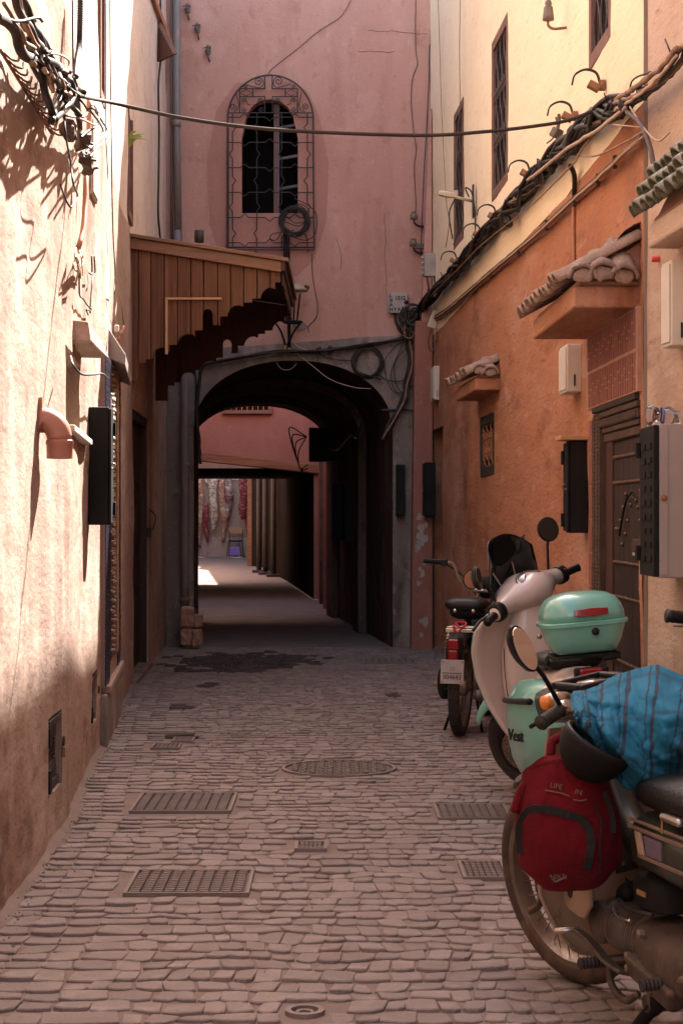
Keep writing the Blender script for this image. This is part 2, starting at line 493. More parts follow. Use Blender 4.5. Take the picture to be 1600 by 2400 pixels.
MT['cable_pale'] = surf('cable_pale', (0.50, 0.36, 0.26), (0.40, 0.27, 0.19), 12.0, rough=0.7)
MT['cable_blue'] = surf('cable_blue', (0.05, 0.075, 0.10), rough=0.6)
MT['ceramic'] = surf('ceramic', (0.13, 0.10, 0.075), (0.20, 0.14, 0.10), 14.0, rough=0.45)
MT['clamp'] = surf('clamp', (0.13, 0.095, 0.08), (0.085, 0.06, 0.05), 20.0, rough=0.75, bump=0.3)
MT['tile_old'] = surf('tile_old', (0.36, 0.255, 0.20), (0.27, 0.185, 0.145), 9.0, rough=0.95, spec=0.15,
                      layers=(((0.15, 0.10, 0.08), 16.0, (1, 1, 1), 0.56, 0.7, 0.8), ((0.44, 0.33, 0.26), 30.0, (1, 1, 1), 0.55, 0.7, 0.6)), bump=0.7, bscale=70, bump2=0.5, b2scale=16)
MT['tile_green'] = surf('tile_green', (0.20, 0.19, 0.135), (0.125, 0.13, 0.09), 8.0, rough=0.55,
                        layers=(((0.09, 0.085, 0.055), 20.0, (1, 1, 1), 0.56, 0.7, 0.7), ((0.42, 0.37, 0.29), 14.0, (1, 1, 1), 0.58, 0.7, 0.6)), bump=0.5)
MT['brick'] = surf('brick', (0.26, 0.10, 0.07), (0.20, 0.075, 0.055), 14.0, rough=0.8, layers=(((0.33, 0.16, 0.115), 22.0, (1, 1, 0.4), 0.56, 0.7, 0.5),), bump=0.3)
MT['mortar'] = surf('mortar', (0.42, 0.235, 0.165), (0.36, 0.19, 0.13), 18.0, rough=0.95, bump=0.5)
MT['tile_navy'] = surf('tile_navy', (0.018, 0.017, 0.035), (0.028, 0.024, 0.045), 20.0, rough=0.3)
MT['tile_grout'] = surf('tile_grout', (0.30, 0.20, 0.16), rough=0.95)
MT['carved_ochre'] = surf('carved_ochre', (0.34, 0.18, 0.075), (0.27, 0.135, 0.06), 20.0, rough=0.8)
MT['carved_white'] = surf('carved_white', (0.24, 0.19, 0.155), (0.17, 0.13, 0.105), 20.0, rough=0.8)
MT['rubber'] = surf('rubber', (0.016, 0.013, 0.012), (0.03, 0.023, 0.02), 8.0, rough=0.75, layers=(((0.11, 0.07, 0.05), 5.0, (1, 1, 1), 0.52, 0.75, 0.6),), bump=0.2)
MT['rubber_dusty'] = surf('rubber_dusty', (0.075, 0.045, 0.032), (0.04, 0.025, 0.019), 6.0, rough=0.85, layers=(((0.16, 0.095, 0.06), 9.0, (1, 1, 1), 0.52, 0.72, 0.7),), bump=0.3)
MT['black_plastic'] = surf('black_plastic', (0.007, 0.0065, 0.006), (0.011, 0.0095, 0.009), 8.0, rough=0.45, spec=0.3)
MT['mint'] = surf('mint', (0.16, 0.42, 0.34), (0.15, 0.395, 0.32), 2.0, rough=0.28, coat=0.7, layers=(((0.26, 0.36, 0.29), 12.0, (1, 1, 1), 0.6, 0.78, 0.30),))
MT['scooter_white'] = surf('scooter_white', (0.60, 0.48, 0.42), (0.56, 0.44, 0.385), 2.0, rough=0.32, coat=0.5, layers=(((0.40, 0.29, 0.235), 12.0, (1, 1, 1), 0.62, 0.8, 0.35),))
MT['chrome'] = surf('chrome', (0.55, 0.50, 0.45), (0.42, 0.36, 0.31), 12.0, rough=0.22, metal=0.95, rough2=0.42)
MT['steel_dirty'] = surf('steel_dirty', (0.26, 0.20, 0.16), (0.16, 0.11, 0.08), 10.0, rough=0.5, metal=0.7, layers=(((0.12, 0.075, 0.05), 6.0, (1, 1, 1), 0.52, 0.72, 0.6),), bump=0.2)
MT['red_lens'] = surf('red_lens', (0.24, 0.006, 0.012), (0.18, 0.005, 0.010), 12.0, rough=0.2, coat=0.6)
MT['red_strap'] = surf('red_strap', (0.45, 0.015, 0.03), rough=0.7)
MT['orange_lens'] = surf('orange_lens', (0.70, 0.20, 0.02), rough=0.25, coat=0.5)
MT['smoked'] = surf('smoked', (0.004, 0.007, 0.006), rough=0.08, coat=0.3, alpha=0.90)
MT['mirror'] = surf('mirror', (0.62, 0.60, 0.58), rough=0.06, metal=1.0)
MT['mirror_dark'] = surf('mirror_dark', (0.10, 0.075, 0.06), rough=0.25, metal=0.6)
MT['dial'] = surf('dial', (0.10, 0.09, 0.095), (0.16, 0.145, 0.15), 30.0, rough=0.12, coat=1.0)
MT['enamel_beige'] = surf('enamel_beige', (0.36, 0.25, 0.175), (0.27, 0.178, 0.12), 3.0, rough=0.55, spec=0.4,
                          layers=(((0.17, 0.10, 0.06), 4.5, (1, 1, 0.6), 0.5, 0.7, 0.75), ((0.08, 0.045, 0.027), 16.0, (1, 1, 1), 0.62, 0.72, 0.7)), bump=0.1)
MT['engine'] = surf('engine', (0.12, 0.085, 0.062), (0.08, 0.054, 0.038), 9.0, rough=0.6, metal=0.4, layers=(((0.04, 0.026, 0.018), 7.0, (1, 1, 1), 0.52, 0.68, 0.8), ((0.20, 0.12, 0.075), 26.0, (1, 1, 1), 0.6, 0.7, 0.6)), bump=0.4)
MT['green_dark'] = surf('green_dark', (0.022, 0.025, 0.018), (0.016, 0.017, 0.013), 5.0, rough=0.45, coat=0.2, layers=(((0.12, 0.08, 0.05), 10.0, (1, 1, 1), 0.58, 0.72, 0.5),))
MT['seat_black'] = surf('seat_black', (0.007, 0.0065, 0.006), (0.011, 0.0095, 0.009), 7.0, rough=0.5, spec=0.3, layers=(((0.20, 0.13, 0.07), 40.0, (1, 1, 1), 0.66, 0.72, 0.6),), bump=0.5, bscale=70)
MT['bag_red'] = surf('bag_red', (0.125, 0.0045, 0.010), (0.085, 0.004, 0.008), 5.0, rough=0.85, spec=0.2, layers=(((0.075, 0.010, 0.010), 4.0, (1, 1, 1), 0.52, 0.72, 0.6),), bump=0.5, bscale=160, bump2=0.6, b2scale=7)
MT['zip_black'] = surf('zip_black', (0.006, 0.007, 0.006), (0.010, 0.010, 0.009), 20.0, rough=0.8, bump=0.4)
MT['trim_tan'] = surf('trim_tan', (0.19, 0.125, 0.085), (0.13, 0.082, 0.054), 9.0, rough=0.5)
MT['thread_tan'] = surf('thread_tan', (0.17, 0.105, 0.07), rough=0.8)
MT['helmet'] = surf('helmet', (0.006, 0.005, 0.0045), (0.010, 0.008, 0.007), 10.0, rough=0.7, spec=0.2)
MT['lens_white'] = surf('lens_white', (0.62, 0.55, 0.46), rough=0.3)
MT['stool_purple'] = surf('stool_purple', (0.22, 0.12, 0.42), rough=0.5)
MT['glass_pane'] = surf('glass_pane', (0.012, 0.011, 0.012), rough=0.15, spec=0.3)
MT['frame_lilac'] = surf('frame_lilac', (0.13, 0.09, 0.13), (0.10, 0.07, 0.10), 9.0, rough=0.6)
MT['lamp_cream'] = surf('lamp_cream', (0.36, 0.28, 0.19), (0.29, 0.22, 0.15), 9.0, rough=0.6)
MT['leaf'] = surf('leaf', (0.18, 0.22, 0.05), (0.25, 0.28, 0.08), 9.0, rough=0.6)
MT['clear_plastic'] = surf('clear_plastic', (0.85, 0.85, 0.9), rough=0.05, trans=0.95, ior=1.3)
MT['label_blue'] = surf('label_blue', (0.10, 0.12, 0.35), rough=0.5)
MT['red_cap'] = surf('red_cap', (0.55, 0.04, 0.03), rough=0.5)

# ================================================================ plan of the alley
LEFT = Path([(-1.0, -10), (-1.08, 4.0), (-1.105, 5.8), (-1.165, 7.66), (-1.285, 8.88), (-1.373, 10.56), (-1.483, 11.8), (-1.596, 13.7), (-1.735, 17.8)], 1)
RIGHT = Path([(1.2826, 7.62), (1.239, 9.82), (0.88, 17.8)], -1)
BEIGE = Path([(1.58, -10), (1.52, 4.5), (1.40, 6.5), (1.299, 7.612)], -1)
YB = 17.8                                   # the wall with the archway
H_LEFT, H_RIGHT, H_BACK = 6.7, 6.95, 10.0

def fnoise(x, y, z, s=1.0):
    return noise.noise(Vector((x * s, y * s, z * s)))

def wall_face(mb, path, s0, s1, z0, z1, holes=(), step=0.22, amp=0.010, depth=0.12, seed=0.0, fine=False):
    """plastered wall sheet with recessed rectangular openings (s0, s1, z0, z1[, depth])"""
    S = {s0, s1}; Z = {z0, z1}
    for h in holes:
        S |= {h[0], h[1]}; Z |= {h[2], h[3]}
    S |= {s for s in path.s if s0 < s < s1}
    def fill(A):
        A = sorted(A); out = []
        for a, b in zip(A, A[1:]):
            n = max(1, int(math.ceil((b - a) / step)))
            out += [a + (b - a) * k / n for k in range(n)]
        return out + [A[-1]]
    S, Z = fill(S), fill(Z)
    def pt(s, z):
        d = fnoise(s + seed, seed, z, 1.3) * amp + fnoise(s, seed + 9, z, 4.0) * amp * 0.45
        if fine: d += fnoise(s, seed + 5, z * 0.6, 9.0) * 0.0030 + fnoise(s, seed + 2, z * 0.7, 19.0) * 0.0016
        return path.P(s, d, z)
    ids = {}
    vs, fs = [], []
    def vid(i, j):
        if (i, j) not in ids:
            ids[(i, j)] = len(vs); vs.append(pt(S[i], Z[j]))
        return ids[(i, j)]
    for i in range(len(S) - 1):
        for j in range(len(Z) - 1):
            sm, zm = (S[i] + S[i + 1]) / 2, (Z[j] + Z[j + 1]) / 2
            if any(h[0] < sm < h[1] and h[2] < zm < h[3] for h in holes): continue
            fs.append((vid(i, j), vid(i + 1, j), vid(i + 1, j + 1), vid(i, j + 1)))
    mb.add(vs, fs)
    for h in holes:
        d = h[4] if len(h) > 4 else depth
        ss = [s for s in S if h[0] - 1e-6 <= s <= h[1] + 1e-6]; zz = [z for z in Z if h[2] - 1e-6 <= z <= h[3] + 1e-6]
        for a, b in zip(ss, ss[1:]):
            for z in (h[2], h[3]):
                mb.quad(pt(a, z), pt(b, z), path.P(b, -d, z), path.P(a, -d, z))
        for a, b in zip(zz, zz[1:]):
            for s in (h[0], h[1]):
                mb.quad(pt(s, a), pt(s, b), path.P(s, -d, b), path.P(s, -d, a))
        mb.quad(path.P(h[0], -d, h[2]), path.P(h[1], -d, h[2]), path.P(h[1], -d, h[3]), path.P(h[0], -d, h[3]))
    return mb

def wbox(mb, path, s0, s1, n0, n1, z0, z1):
    return mb.hexa([path.P(s0, n0, z0), path.P(s1, n0, z0), path.P(s1, n1, z0), path.P(s0, n1, z0),
                    path.P(s0, n0, z1), path.P(s1, n0, z1), path.P(s1, n1, z1), path.P(s0, n1, z1)])

def shell(mb, pts, z, back):
    """roof and rear of a building: plan points of its street face, roof height, X of its rear"""
    for a, b in zip(pts, pts[1:]):
        mb.quad((a.x, a.y, z), (b.x, b.y, z), (back, b.y, z), (back, a.y, z))
        mb.quad((back, a.y, 0), (back, b.y, 0), (back, b.y, z), (back, a.y, z))
    for p in (pts[0], pts[-1]):
        mb.quad((p.x, p.y, 0), (back, p.y, 0), (back, p.y, z), (p.x, p.y, z))
    return mb

# ================================================================ ground
g = MB().quad((-120, -120, -0.0025), (120, -120, -0.0025), (120, 240, -0.010), (-120, 240, -0.0025))
ground = tag(g.build('ground', MT['joint_dust']), kind='structure')
pf = MB()
def pfz(x, y): return -0.004 + 0.006 * fnoise(x, y, 0, 3.0)
pf.grid(lambda u, v: ((-6.5 + 8.0 * u), 17.78 + 42 * v * v * 0.6 + 42 * v * 0.4, pfz(-6.5 + 8.0 * u, 17.78 + 42 * v * v * 0.6 + 42 * v * 0.4)), 40, 90)
tag(pf.build('passage_pavement', MT['passage_floor'], smooth=True), kind='structure')

# iron covers let into the paving: (x0, x1, y0, y1) in metres on the ground
def gp(px, py):
    Y = FPX * CAMH / (py - HZ)
    return ((px - CX) / FPX * Y, Y)
COVERS = []
def rect_px(x0, x1, yn, yf):
    a, b = gp(x0, yn), gp(x1, yn)
    return (a[0], b[0], a[1], gp(0, yf)[1])
COVERS.append(('drain_cover', rect_px(288, 583, 2099, 2043), 10, 'large ribbed iron drain cover nearest on the left of the alley'))
COVERS.append(('drain_cover', rect_px(302, 541, 1905, 1862), 9, 'ribbed iron drain cover lying behind the nearest one, by the left wall'))
COVERS.append(('drain_cover', rect_px(1025, 1200, 1921, 1888), 8, 'worn ribbed iron drain cover beside the mint scooter'))
COVERS.append(('drain_cover', rect_px(1085, 1195, 2062, 2022), 6, 'pale flat slotted drain cover beside the front moped wheel'))
COVERS.append(('drain_cover', rect_px(690, 766, 1994, 1976), 5, 'small dusty drain cover in the middle of the paving'))
COVERS.append(('drain_cover', rect_px(352, 420, 1756, 1745), 5, 'small drain cover near the left wall, left of its twin'))
COVERS.append(('drain_cover', rect_px(402, 452, 1740, 1731), 5, 'tiny drain cover a little beyond its twin near the left wall'))
COVERS.append(('drain_cover', rect_px(852, 974, 1555, 1545), 7, 'dim drain cover in front of the right foot of the archway'))
ROUND = [(*gp(794, 1801), 0.295, 'wide round cast iron manhole cover in the middle of the alley'),
         (*gp(714, 2371), 0.052, 'little round water valve cover at the very front of the paving')]

def covered(x, y, m=0.02):
    for _, (x0, x1, y0, y1), _, _ in COVERS:
        if x0 - m < x < x1 + m and y0 - m < y < y1 + m: return True
    for cx_, cy_, r, _ in ROUND:
        if (x - cx_) ** 2 + (y - cy_) ** 2 < (r + m) ** 2: return True
    return False

# paving: rows of uneven setts laid across the alley
def xl(y): return LEFT.pos(LEFT.at_y(min(max(y, -9.9), 17.79))).x
def xr(y):
    if y < 7.61: return BEIGE.pos(BEIGE.at_y(max(y, -9.9))).x
    return RIGHT.pos(RIGHT.at_y(min(max(y, 7.621), 17.79))).x
def rowy(r, x):
    return 4.25 + r * 0.110 + 0.05 * fnoise(x, r * 0.31, 3.7, 1.6) + 0.042 * fnoise(x, r * 1.7, 8.1, 6.0) + 0.07 * fnoise(x * 0.6, r * 0.045, 5.0, 1.0)
stones = []
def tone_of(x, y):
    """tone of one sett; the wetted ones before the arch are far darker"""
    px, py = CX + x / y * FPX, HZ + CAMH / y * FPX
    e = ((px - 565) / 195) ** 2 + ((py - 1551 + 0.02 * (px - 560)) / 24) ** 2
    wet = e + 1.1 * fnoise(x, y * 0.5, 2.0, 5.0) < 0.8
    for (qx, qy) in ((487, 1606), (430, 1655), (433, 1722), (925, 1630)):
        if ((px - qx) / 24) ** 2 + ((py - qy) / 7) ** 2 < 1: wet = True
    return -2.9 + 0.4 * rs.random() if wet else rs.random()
rs = random.Random(4)
r = 0
while rowy(r, 0) < 17.72:
    ym = rowy(r, 0) + 0.06
    xa, xb = xl(ym) + 0.03, xr(ym) - 0.02
    x = xa
    k = 0
    off = rs.uniform(0.0, 0.10)
    cuts = [xa]
    while x < xb - 0.06:
        w = rs.choice((0.058, 0.066, 0.074, 0.086, 0.104)) * rs.uniform(0.85, 1.15)
        if k < 3: w = 0.10 * rs.uniform(0.93, 1.07)
        if k == 3: w += off
        k += 1
        x = min(x + w, xb); cuts.append(x)
    for a, b in zip(cuts, cuts[1:]):
        if b - a < 0.045: continue
        sl = rs.uniform(-0.018, 0.018)
        gx, gy0, gy1 = rs.uniform(0.001, 0.004), rs.uniform(0.0015, 0.006), rs.uniform(0.0005, 0.003)
        a1, b1 = a + gx, b - gx
        near = [(a1 + (b1 - a1) * t) for t in (0.0, 0.3, 0.7, 1.0)]
        far = [(a1 + (b1 - a1) * t + sl) for t in (1.0, 0.6, 0.0)]
        poly = []
        for i, xx in enumerate(near):
            jy = rs.uniform(-0.005, 0.005) + (0.008 if i in (0, 3) else -0.004)
            poly.append((xx, rowy(r, xx) + gy0 + jy))
        for i, xx in enumerate(far):
            jy = rs.uniform(-0.005, 0.005) - (0.005 if i != 1 else -0.002)
            poly.append((xx, rowy(r + 1, xx) - gy1 + jy))
        cx_ = sum(p[0] for p in poly) / 7; cy_ = sum(p[1] for p in poly) / 7
        if covered(cx_, cy_, 0.04): continue
        stones.append((poly, cx_, cy_, rs.uniform(-0.001, 0.004), rs.uniform(-0.04, 0.04), rs.uniform(-0.10, -0.01), tone_of(cx_, cy_)))
    r += 1

def stone_geo(mb, poly, cx_, cy_, z, tx, ty):
    ring0, ring1, ring2 = [], [], []
    for (x, y) in poly:
        zz = z + (x - cx_) * tx + (y - cy_) * ty
        ring0.append((x, y, -0.02)); ring1.append((x, y, zz - 0.003))
        d = Vector((cx_ - x, cy_ - y)); d = d.normalized() * 0.004
        ring2.append((x + d.x, y + d.y, zz))
    n = len(poly)
    vs = ring0 + ring1 + ring2 + [(cx_, cy_, z + 0.0004)]
    fs = []
    for q in (0, n):
        for k in range(n):
            l = (k + 1) % n
            fs.append((q + k, q + l, q + n + l, q + n + k))
    for k in range(n):
        fs.append((2 * n + k, 2 * n + (k + 1) % n, 3 * n))
    mb.add(vs, fs)

def shown(s):
    x, y = s[1], s[2]
    px = CX + x / y * FPX; py = HZ + CAMH / y * FPX
    vis = 0 < px < 1600 and py < 2400 and not (px > 1230 and py > 1750) and not (px > 1130 and 1600 < py < 1860)
    return (1 if vis else 0) / (y ** 3)
stones.sort(key=shown, reverse=True)
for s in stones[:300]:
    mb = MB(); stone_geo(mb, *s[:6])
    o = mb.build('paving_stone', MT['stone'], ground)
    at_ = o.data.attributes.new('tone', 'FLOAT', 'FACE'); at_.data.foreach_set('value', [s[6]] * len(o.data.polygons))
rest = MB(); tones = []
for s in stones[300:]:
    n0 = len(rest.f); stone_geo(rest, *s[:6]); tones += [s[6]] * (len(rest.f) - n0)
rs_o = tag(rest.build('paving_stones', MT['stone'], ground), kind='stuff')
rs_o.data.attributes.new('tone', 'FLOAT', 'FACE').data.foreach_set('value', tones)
# dirt packed against the foot of the walls
for nm_, path_, y0_, y1_ in (('dirt_verge', LEFT, 3.5, 17.7), ('dirt_verge', BEIGE, 3.5, 7.6), ('dirt_verge', RIGHT, 7.63, 17.4)):
    dv = MB(); sa, sb = path_.at_y(y0_), path_.at_y(y1_)
    dv.grid(lambda u, v: path_.P(sa + (sb - sa) * u, -0.02 + (0.075 + 0.05 * fnoise(u * 40, 1.0, path_.side)) * v, 0.038 * (1 - v) ** 1.6 - 0.004 + 0.010 * fnoise(u * 150, v * 3, 2.0) * (1 - v)), 260, 5)
    tag(dv.build(nm_, MT['joint_dust'], smooth=True), kind='structure')
# crumbs of plaster, dust and litter along the foot of the walls
cr = MB(); rc = random.Random(5)
for k in range(900):
    Y = 4.4 + 9 * rc.random() ** 1.4
    if rc.random() < 0.62: X = xl(Y) + abs(rc.gauss(0, 0.05)) + 0.005
    elif rc.random() < 0.4: X = xr(Y) - abs(rc.gauss(0, 0.08))
    else: X = rc.uniform(xl(Y), xr(Y))
    q = rc.uniform(0.003, 0.009)
    cr.add([(X + q * rc.uniform(-1, 1), Y + q * rc.uniform(-1, 1), rc.uniform(0, 0.004)) if i < 4 else (X, Y, q * 0.9 + 0.003) for i in range(5)],
           [(0, 1, 4), (1, 2, 4), (2, 3, 4), (3, 0, 4)])
tag(cr.build('plaster_crumbs', MT['stone']), 'scattered crumbs of plaster and grit along the foot of the walls', 'rubble', kind='stuff')

# covers
for nm, (x0, x1, y0, y1), nc, lab in COVERS:
    root = empty(nm, ((x0 + x1) / 2, (y0 + y1) / 2, 0), 0, lab, 'drain cover', 'iron covers in the paving')
    w, d = x1 - x0, y1 - y0
    fr = MB()
    for sx in (-1, 1): fr.box((sx * (w / 2 - 0.006), 0, -0.001), (0.012, d, 0.022))
    for sy in (-1, 1): fr.box((0, sy * (d / 2 - 0.006), -0.001), (w - 0.025, 0.012, 0.022))
    fr.build('frame', MT['cast_iron'], root)
    MB().box((0, 0, -0.012), (w - 0.026, d - 0.026, 0.022)).build('plate', MT['cast_dark'], root)
    rb = MB(); nr = max(4, int(d / 0.034)); cw = (w - 0.04) / nc
    for i in range(nc):
        for j in range(nr):
            cx_ = -w / 2 + 0.02 + cw * (i + 0.5); cy_ = -d / 2 + 0.02 + (d - 0.04) * (j + 0.5) / nr
            rot = Matrix.Rotation(radians(24 if i % 2 else -24), 4, 'Z')
            rb.box((cx_, cy_, 0.004), (cw * 0.80, 0.012, 0.012), rot)
    tag(rb.build('tread_rib', MT['cast_iron'], root), kind='stuff')
for cx_, cy_, rr, lab in ROUND:
    root = empty('manhole_cover', (cx_, cy_, 0), 0, lab, 'manhole cover', 'iron covers in the paving')
    MB().lathe([(rr - 0.016, -0.02), (rr - 0.016, 0.007), (rr, 0.007), (rr, -0.02)], 40, closed=True).build('frame', MT['cast_iron'], root)
    MB().lathe([(0.001, -0.004), (rr - 0.02, -0.004), (rr - 0.02, -0.02)], 40).build('plate', MT['cast_dark'], root)
    rb = MB()
    if rr > 0.1:
        q = 0.045; m = int(rr / q)
        for i in range(-m, m + 1):
            for j in range(-m, m + 1):
                if (i * q) ** 2 + (j * q) ** 2 < (rr - 0.04) ** 2:
                    rb.box((i * q, j * q, 0.002), (0.034, 0.014, 0.012), Matrix.Rotation(radians(40 if (i + j) % 2 else -40), 4, 'Z'))
    else:
        rb.lathe([(0.016, 0.0), (0.024, 0.002), (0.024, -0.01), (0.016, -0.01)], 16, closed=True)
    tag(rb.build('tread_rib', MT['cast_iron'], root), kind='stuff')

# ================================================================ left building
lb = empty('rose_house', (-1.2, 8.0, 0), 0, 'sunlit rose plaster house with streaked wall along the left side of the alley', 'building')
Lh = LEFT.hit
hood_w = (Lh(158), Lh(190), 1.69, 2.03, 0.14)
hatch1 = (Lh(115), Lh(143), 0.20, 0.505, 0.05)
hatch2 = (Lh(215), Lh(227), 0.20, 0.47, 0.05)
wind_up = (Lh(232), Lh(243), 3.62, 5.6, 0.12)
wdoor = (Lh(313), Lh(350), 0.03, 2.13, 0.13)
wind_far = (Lh(300), Lh(309), 3.5, 4.3, 0.10)
wm = MB()
S2 = LEFT.at_y(2.0)
wall_face(wm, LEFT, 0.0, S2, -0.05, H_LEFT, [], step=0.3, amp=0.016)
ZS = 3.45
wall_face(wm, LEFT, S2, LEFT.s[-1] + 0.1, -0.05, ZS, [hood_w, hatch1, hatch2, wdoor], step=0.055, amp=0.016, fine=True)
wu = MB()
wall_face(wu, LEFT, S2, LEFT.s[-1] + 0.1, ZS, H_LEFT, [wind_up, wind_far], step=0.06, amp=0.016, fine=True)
keep(wu.build('upper_wall', MT['plaster_bounce_left'], None, smooth=True, angle=35), lb)
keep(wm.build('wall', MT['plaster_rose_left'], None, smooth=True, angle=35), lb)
sh = shell(MB(), [LEFT.pos(S2)] + LEFT.p[1:], H_LEFT, -7.0); shell(sh, [LEFT.p[0], LEFT.pos(S2)], H_LEFT, -7.0)
keep(sh.build('roof', MT['rough_roof']), lb)
# little concrete hood over the near window
hd = MB()
a0, a1 = LEFT.Q(174, 800, 0), LEFT.Q(192, 848, 0)
o0, o1 = at(213, 797, a0.y + 0.02), at(257, 848, a1.y + 0.05)
zb0, zb1 = 2.095, 2.085
hd.hexa([Vector((a0.x - 0.04, a0.y, zb0)), Vector((o0.x, o0.y, zb0)), Vector((o1.x, o1.y, zb1)), Vector((a1.x - 0.04, a1.y, zb1)),
         Vector((a0.x - 0.04, a0.y, zb0 + 0.10)), Vector((o0.x - 0.01, o0.y, zb0 + 0.09)), Vector((o1.x - 0.05, o1.y, zb1 + 0.10)), Vector((a1.x - 0.04, a1.y, zb1 + 0.11))])
keep(hd.build('window_hood', MT['plaster_rose_left'], bev=0.008), lb)
sl = MB(); wbox(sl, LEFT, hood_w[0] - 0.02, hood_w[1] + 0.30, -0.10, 0.035, 1.66, 1.688)
keep(sl.build('window_sill', MT['white_plastic'], bev=0.004), lb)
for (u0, u1) in ((hood_w[0] + 0.01, hood_w[0] + 0.05), (hood_w[1] - 0.05, hood_w[1] - 0.01)):
    keep(wbox(MB(), LEFT, u0, u1, -0.13, -0.09, 1.69, 2.03).build('window_frame', MT['wood_door']), lb)
bl = MB(); wbox(bl, LEFT, hood_w[0] + 0.052, hood_w[1] - 0.052, -0.132, -0.115, 1.692, 2.028)
keep(bl.build('window_shutter', MT['wood_door']), lb)

def hatch(h, brass_lock):
    root = keep(wbox(MB(), LEFT, h[0] + 0.006, h[1] - 0.006, -0.046, -0.036, h[2] + 0.005, h[3] - 0.005).build('hatch', MT['black_metal']), lb)
    def sub(nm, mat_, s0, s1, n0, n1, z0, z1, bev=0.0):
        o = wbox(MB(), LEFT, s0, s1, n0, n1, z0, z1).build(nm, mat_, bev=bev)
        o.data.transform(Matrix.Translation(-Vector(lb.location))); o.parent = root
        return o
    H = h[3] - h[2]; W = h[1] - h[0]
    sub('frame', MT['iron'], h[0], h[1], -0.034, 0.004, h[3] - 0.035, h[3] - 0.012)
    sub('frame', MT['black_metal'], h[0], h[0] + W * 0.16, -0.034, 0.006, h[2] + 0.01, h[2] + 0.33 * H)
    sub('frame', MT['black_metal'], h[0], h[0] + W * 0.16, -0.034, 0.006, h[3] - 0.37 * H, h[3] - 0.14 * H)
    sub('panel', MT['iron'], h[0] + W * 0.2, h[1] - W * 0.06, -0.034, -0.018, h[3] - 0.34 * H, h[3] - 0.14 * H)
    sub('panel', MT['iron'], h[0] + W * 0.2, h[1] - W * 0.06, -0.034, -0.018, h[2] + 0.14 * H, h[2] + 0.36 * H)
    sub('frame', MT['iron'], h[0] + W * 0.2, h[1] - W * 0.06, -0.034, -0.006, h[2] + 0.05 * H, h[2] + 0.13 * H)
    for q in range(5):
        z = h[2] + H * (0.40 + 0.05 * q)
        sub('slat', MT['black_metal'], h[0] + W * 0.2, h[1] - W * 0.08, -0.034, -0.02, z, z + H * 0.028)
    zc = (h[2] + h[3]) / 2
    ring = MB().tube([LEFT.P(h[1] + 0.004 + 0.016 * cos(t), 0.012, zc + 0.02 + 0.018 * sin(t)) for t in [2 * pi * k / 14 for k in range(14)]], 0.0045, 6, closed=True).build('hasp', MT['iron'])
    ring.data.transform(Matrix.Translation(-Vector(lb.location))); ring.parent = root
    if brass_lock:
        sub('padlock', MT['brass'], h[1] - 0.008, h[1] + 0.022, 0.004, 0.02, zc - 0.045, zc - 0.004, 0.003)
    return root
hatch(hatch1, True); hatch(hatch2, False)

# tall slit window with a rough wooden edge high on the left, and one beyond it
for h in (wind_up, wind_far):
    f_ = MB(); e = 0.05 if h is wind_up else 0.03
    wbox(f_, LEFT, h[0], h[0] + e, -0.11, 0.012, h[2], h[3]); wbox(f_, LEFT, h[1] - e, h[1], -0.11, 0.012, h[2], h[3])
    wbox(f_, LEFT, h[0] + e, h[1] - e, -0.11, 0.010, h[2], h[2] + 0.06)
    keep(f_.build('window_frame', MT['wood_frame_up']), lb)
    p_ = MB(); wbox(p_, LEFT, h[0] + e, h[1] - e, -0.118, -0.10, h[2] + 0.06, h[3])
    keep(p_.build('window_pane', MT['glass_pane']), lb)

# tiled door surround further along the left wall
ts = MB(); sA, sB = Lh(237), Lh(274.5)
W_ = sB - sA
wbox(ts, LEFT, sA, sB, -0.02, 0.022, 0.34, 2.22)
sur = keep(ts.build('door_surround', MT['tile_grout']), lb)
def sub_l(mb, nm, mat_, bev=0.0, smooth=False):
    o = mb.build(nm, mat_, bev=bev, smooth=smooth); o.data.transform(Matrix.Translation(-Vector(lb.location))); o.parent = sur
    return o
nt_ = 44
for (f0, f1) in ((0.0, 0.17), (0.74, 0.98)):
    for k in range(nt_):
        z0 = 0.345 + k * (1.87 / nt_)
        sub_l(wbox(MB(), LEFT, sA + W_ * f0 + 0.004, sA + W_ * f1 - 0.004, 0.022, 0.028, z0 + 0.0025, z0 + 1.87 / nt_ - 0.0025), 'tile', MT['tile_navy'])
sub_l(wbox(MB(), LEFT, sA + W_ * 0.20, sA + W_ * 0.52, 0.0225, 0.026, 0.46, 2.21), 'carved_ground', MT['wood_dark'])
sub_l(wbox(MB(), LEFT, sA + W_ * 0.54, sA + W_ * 0.70, 0.0225, 0.036, 0.46, 2.21), 'ochre_band', MT['carved_ochre'])
cv = MB()
for k in range(30):
    z = 0.50 + k * 0.0575; sc = sA + W_ * (0.36 + (0.03 if k % 2 else -0.03))
    for (du, dz, ru, rz) in ((0, 0, 0.07, 0.014), (-0.09, 0.018, 0.045, 0.009), (0.09, 0.018, 0.045, 0.009), (0, 0.032, 0.035, 0.010)):
        cc = LEFT.P(sc + W_ * du, 0.026, z + dz)
        cv.ball(cc, (0.006, W_ * ru, rz), 8, 5)
tag(sub_l(cv, 'carved_scroll', MT['carved_white'], smooth=True), kind='stuff')
sub_l(wbox(MB(), LEFT, sA - 0.01, sB + 0.01, -0.02, 0.036, 0.0, 0.30), 'plinth', MT['cement_grey'], 0.01)
sub_l(wbox(MB(), LEFT, sA + 0.05, sB - 0.02, -0.02, 0.05, 0.30, 0.345), 'plinth_ledge', MT['tile_grout'], 0.008)
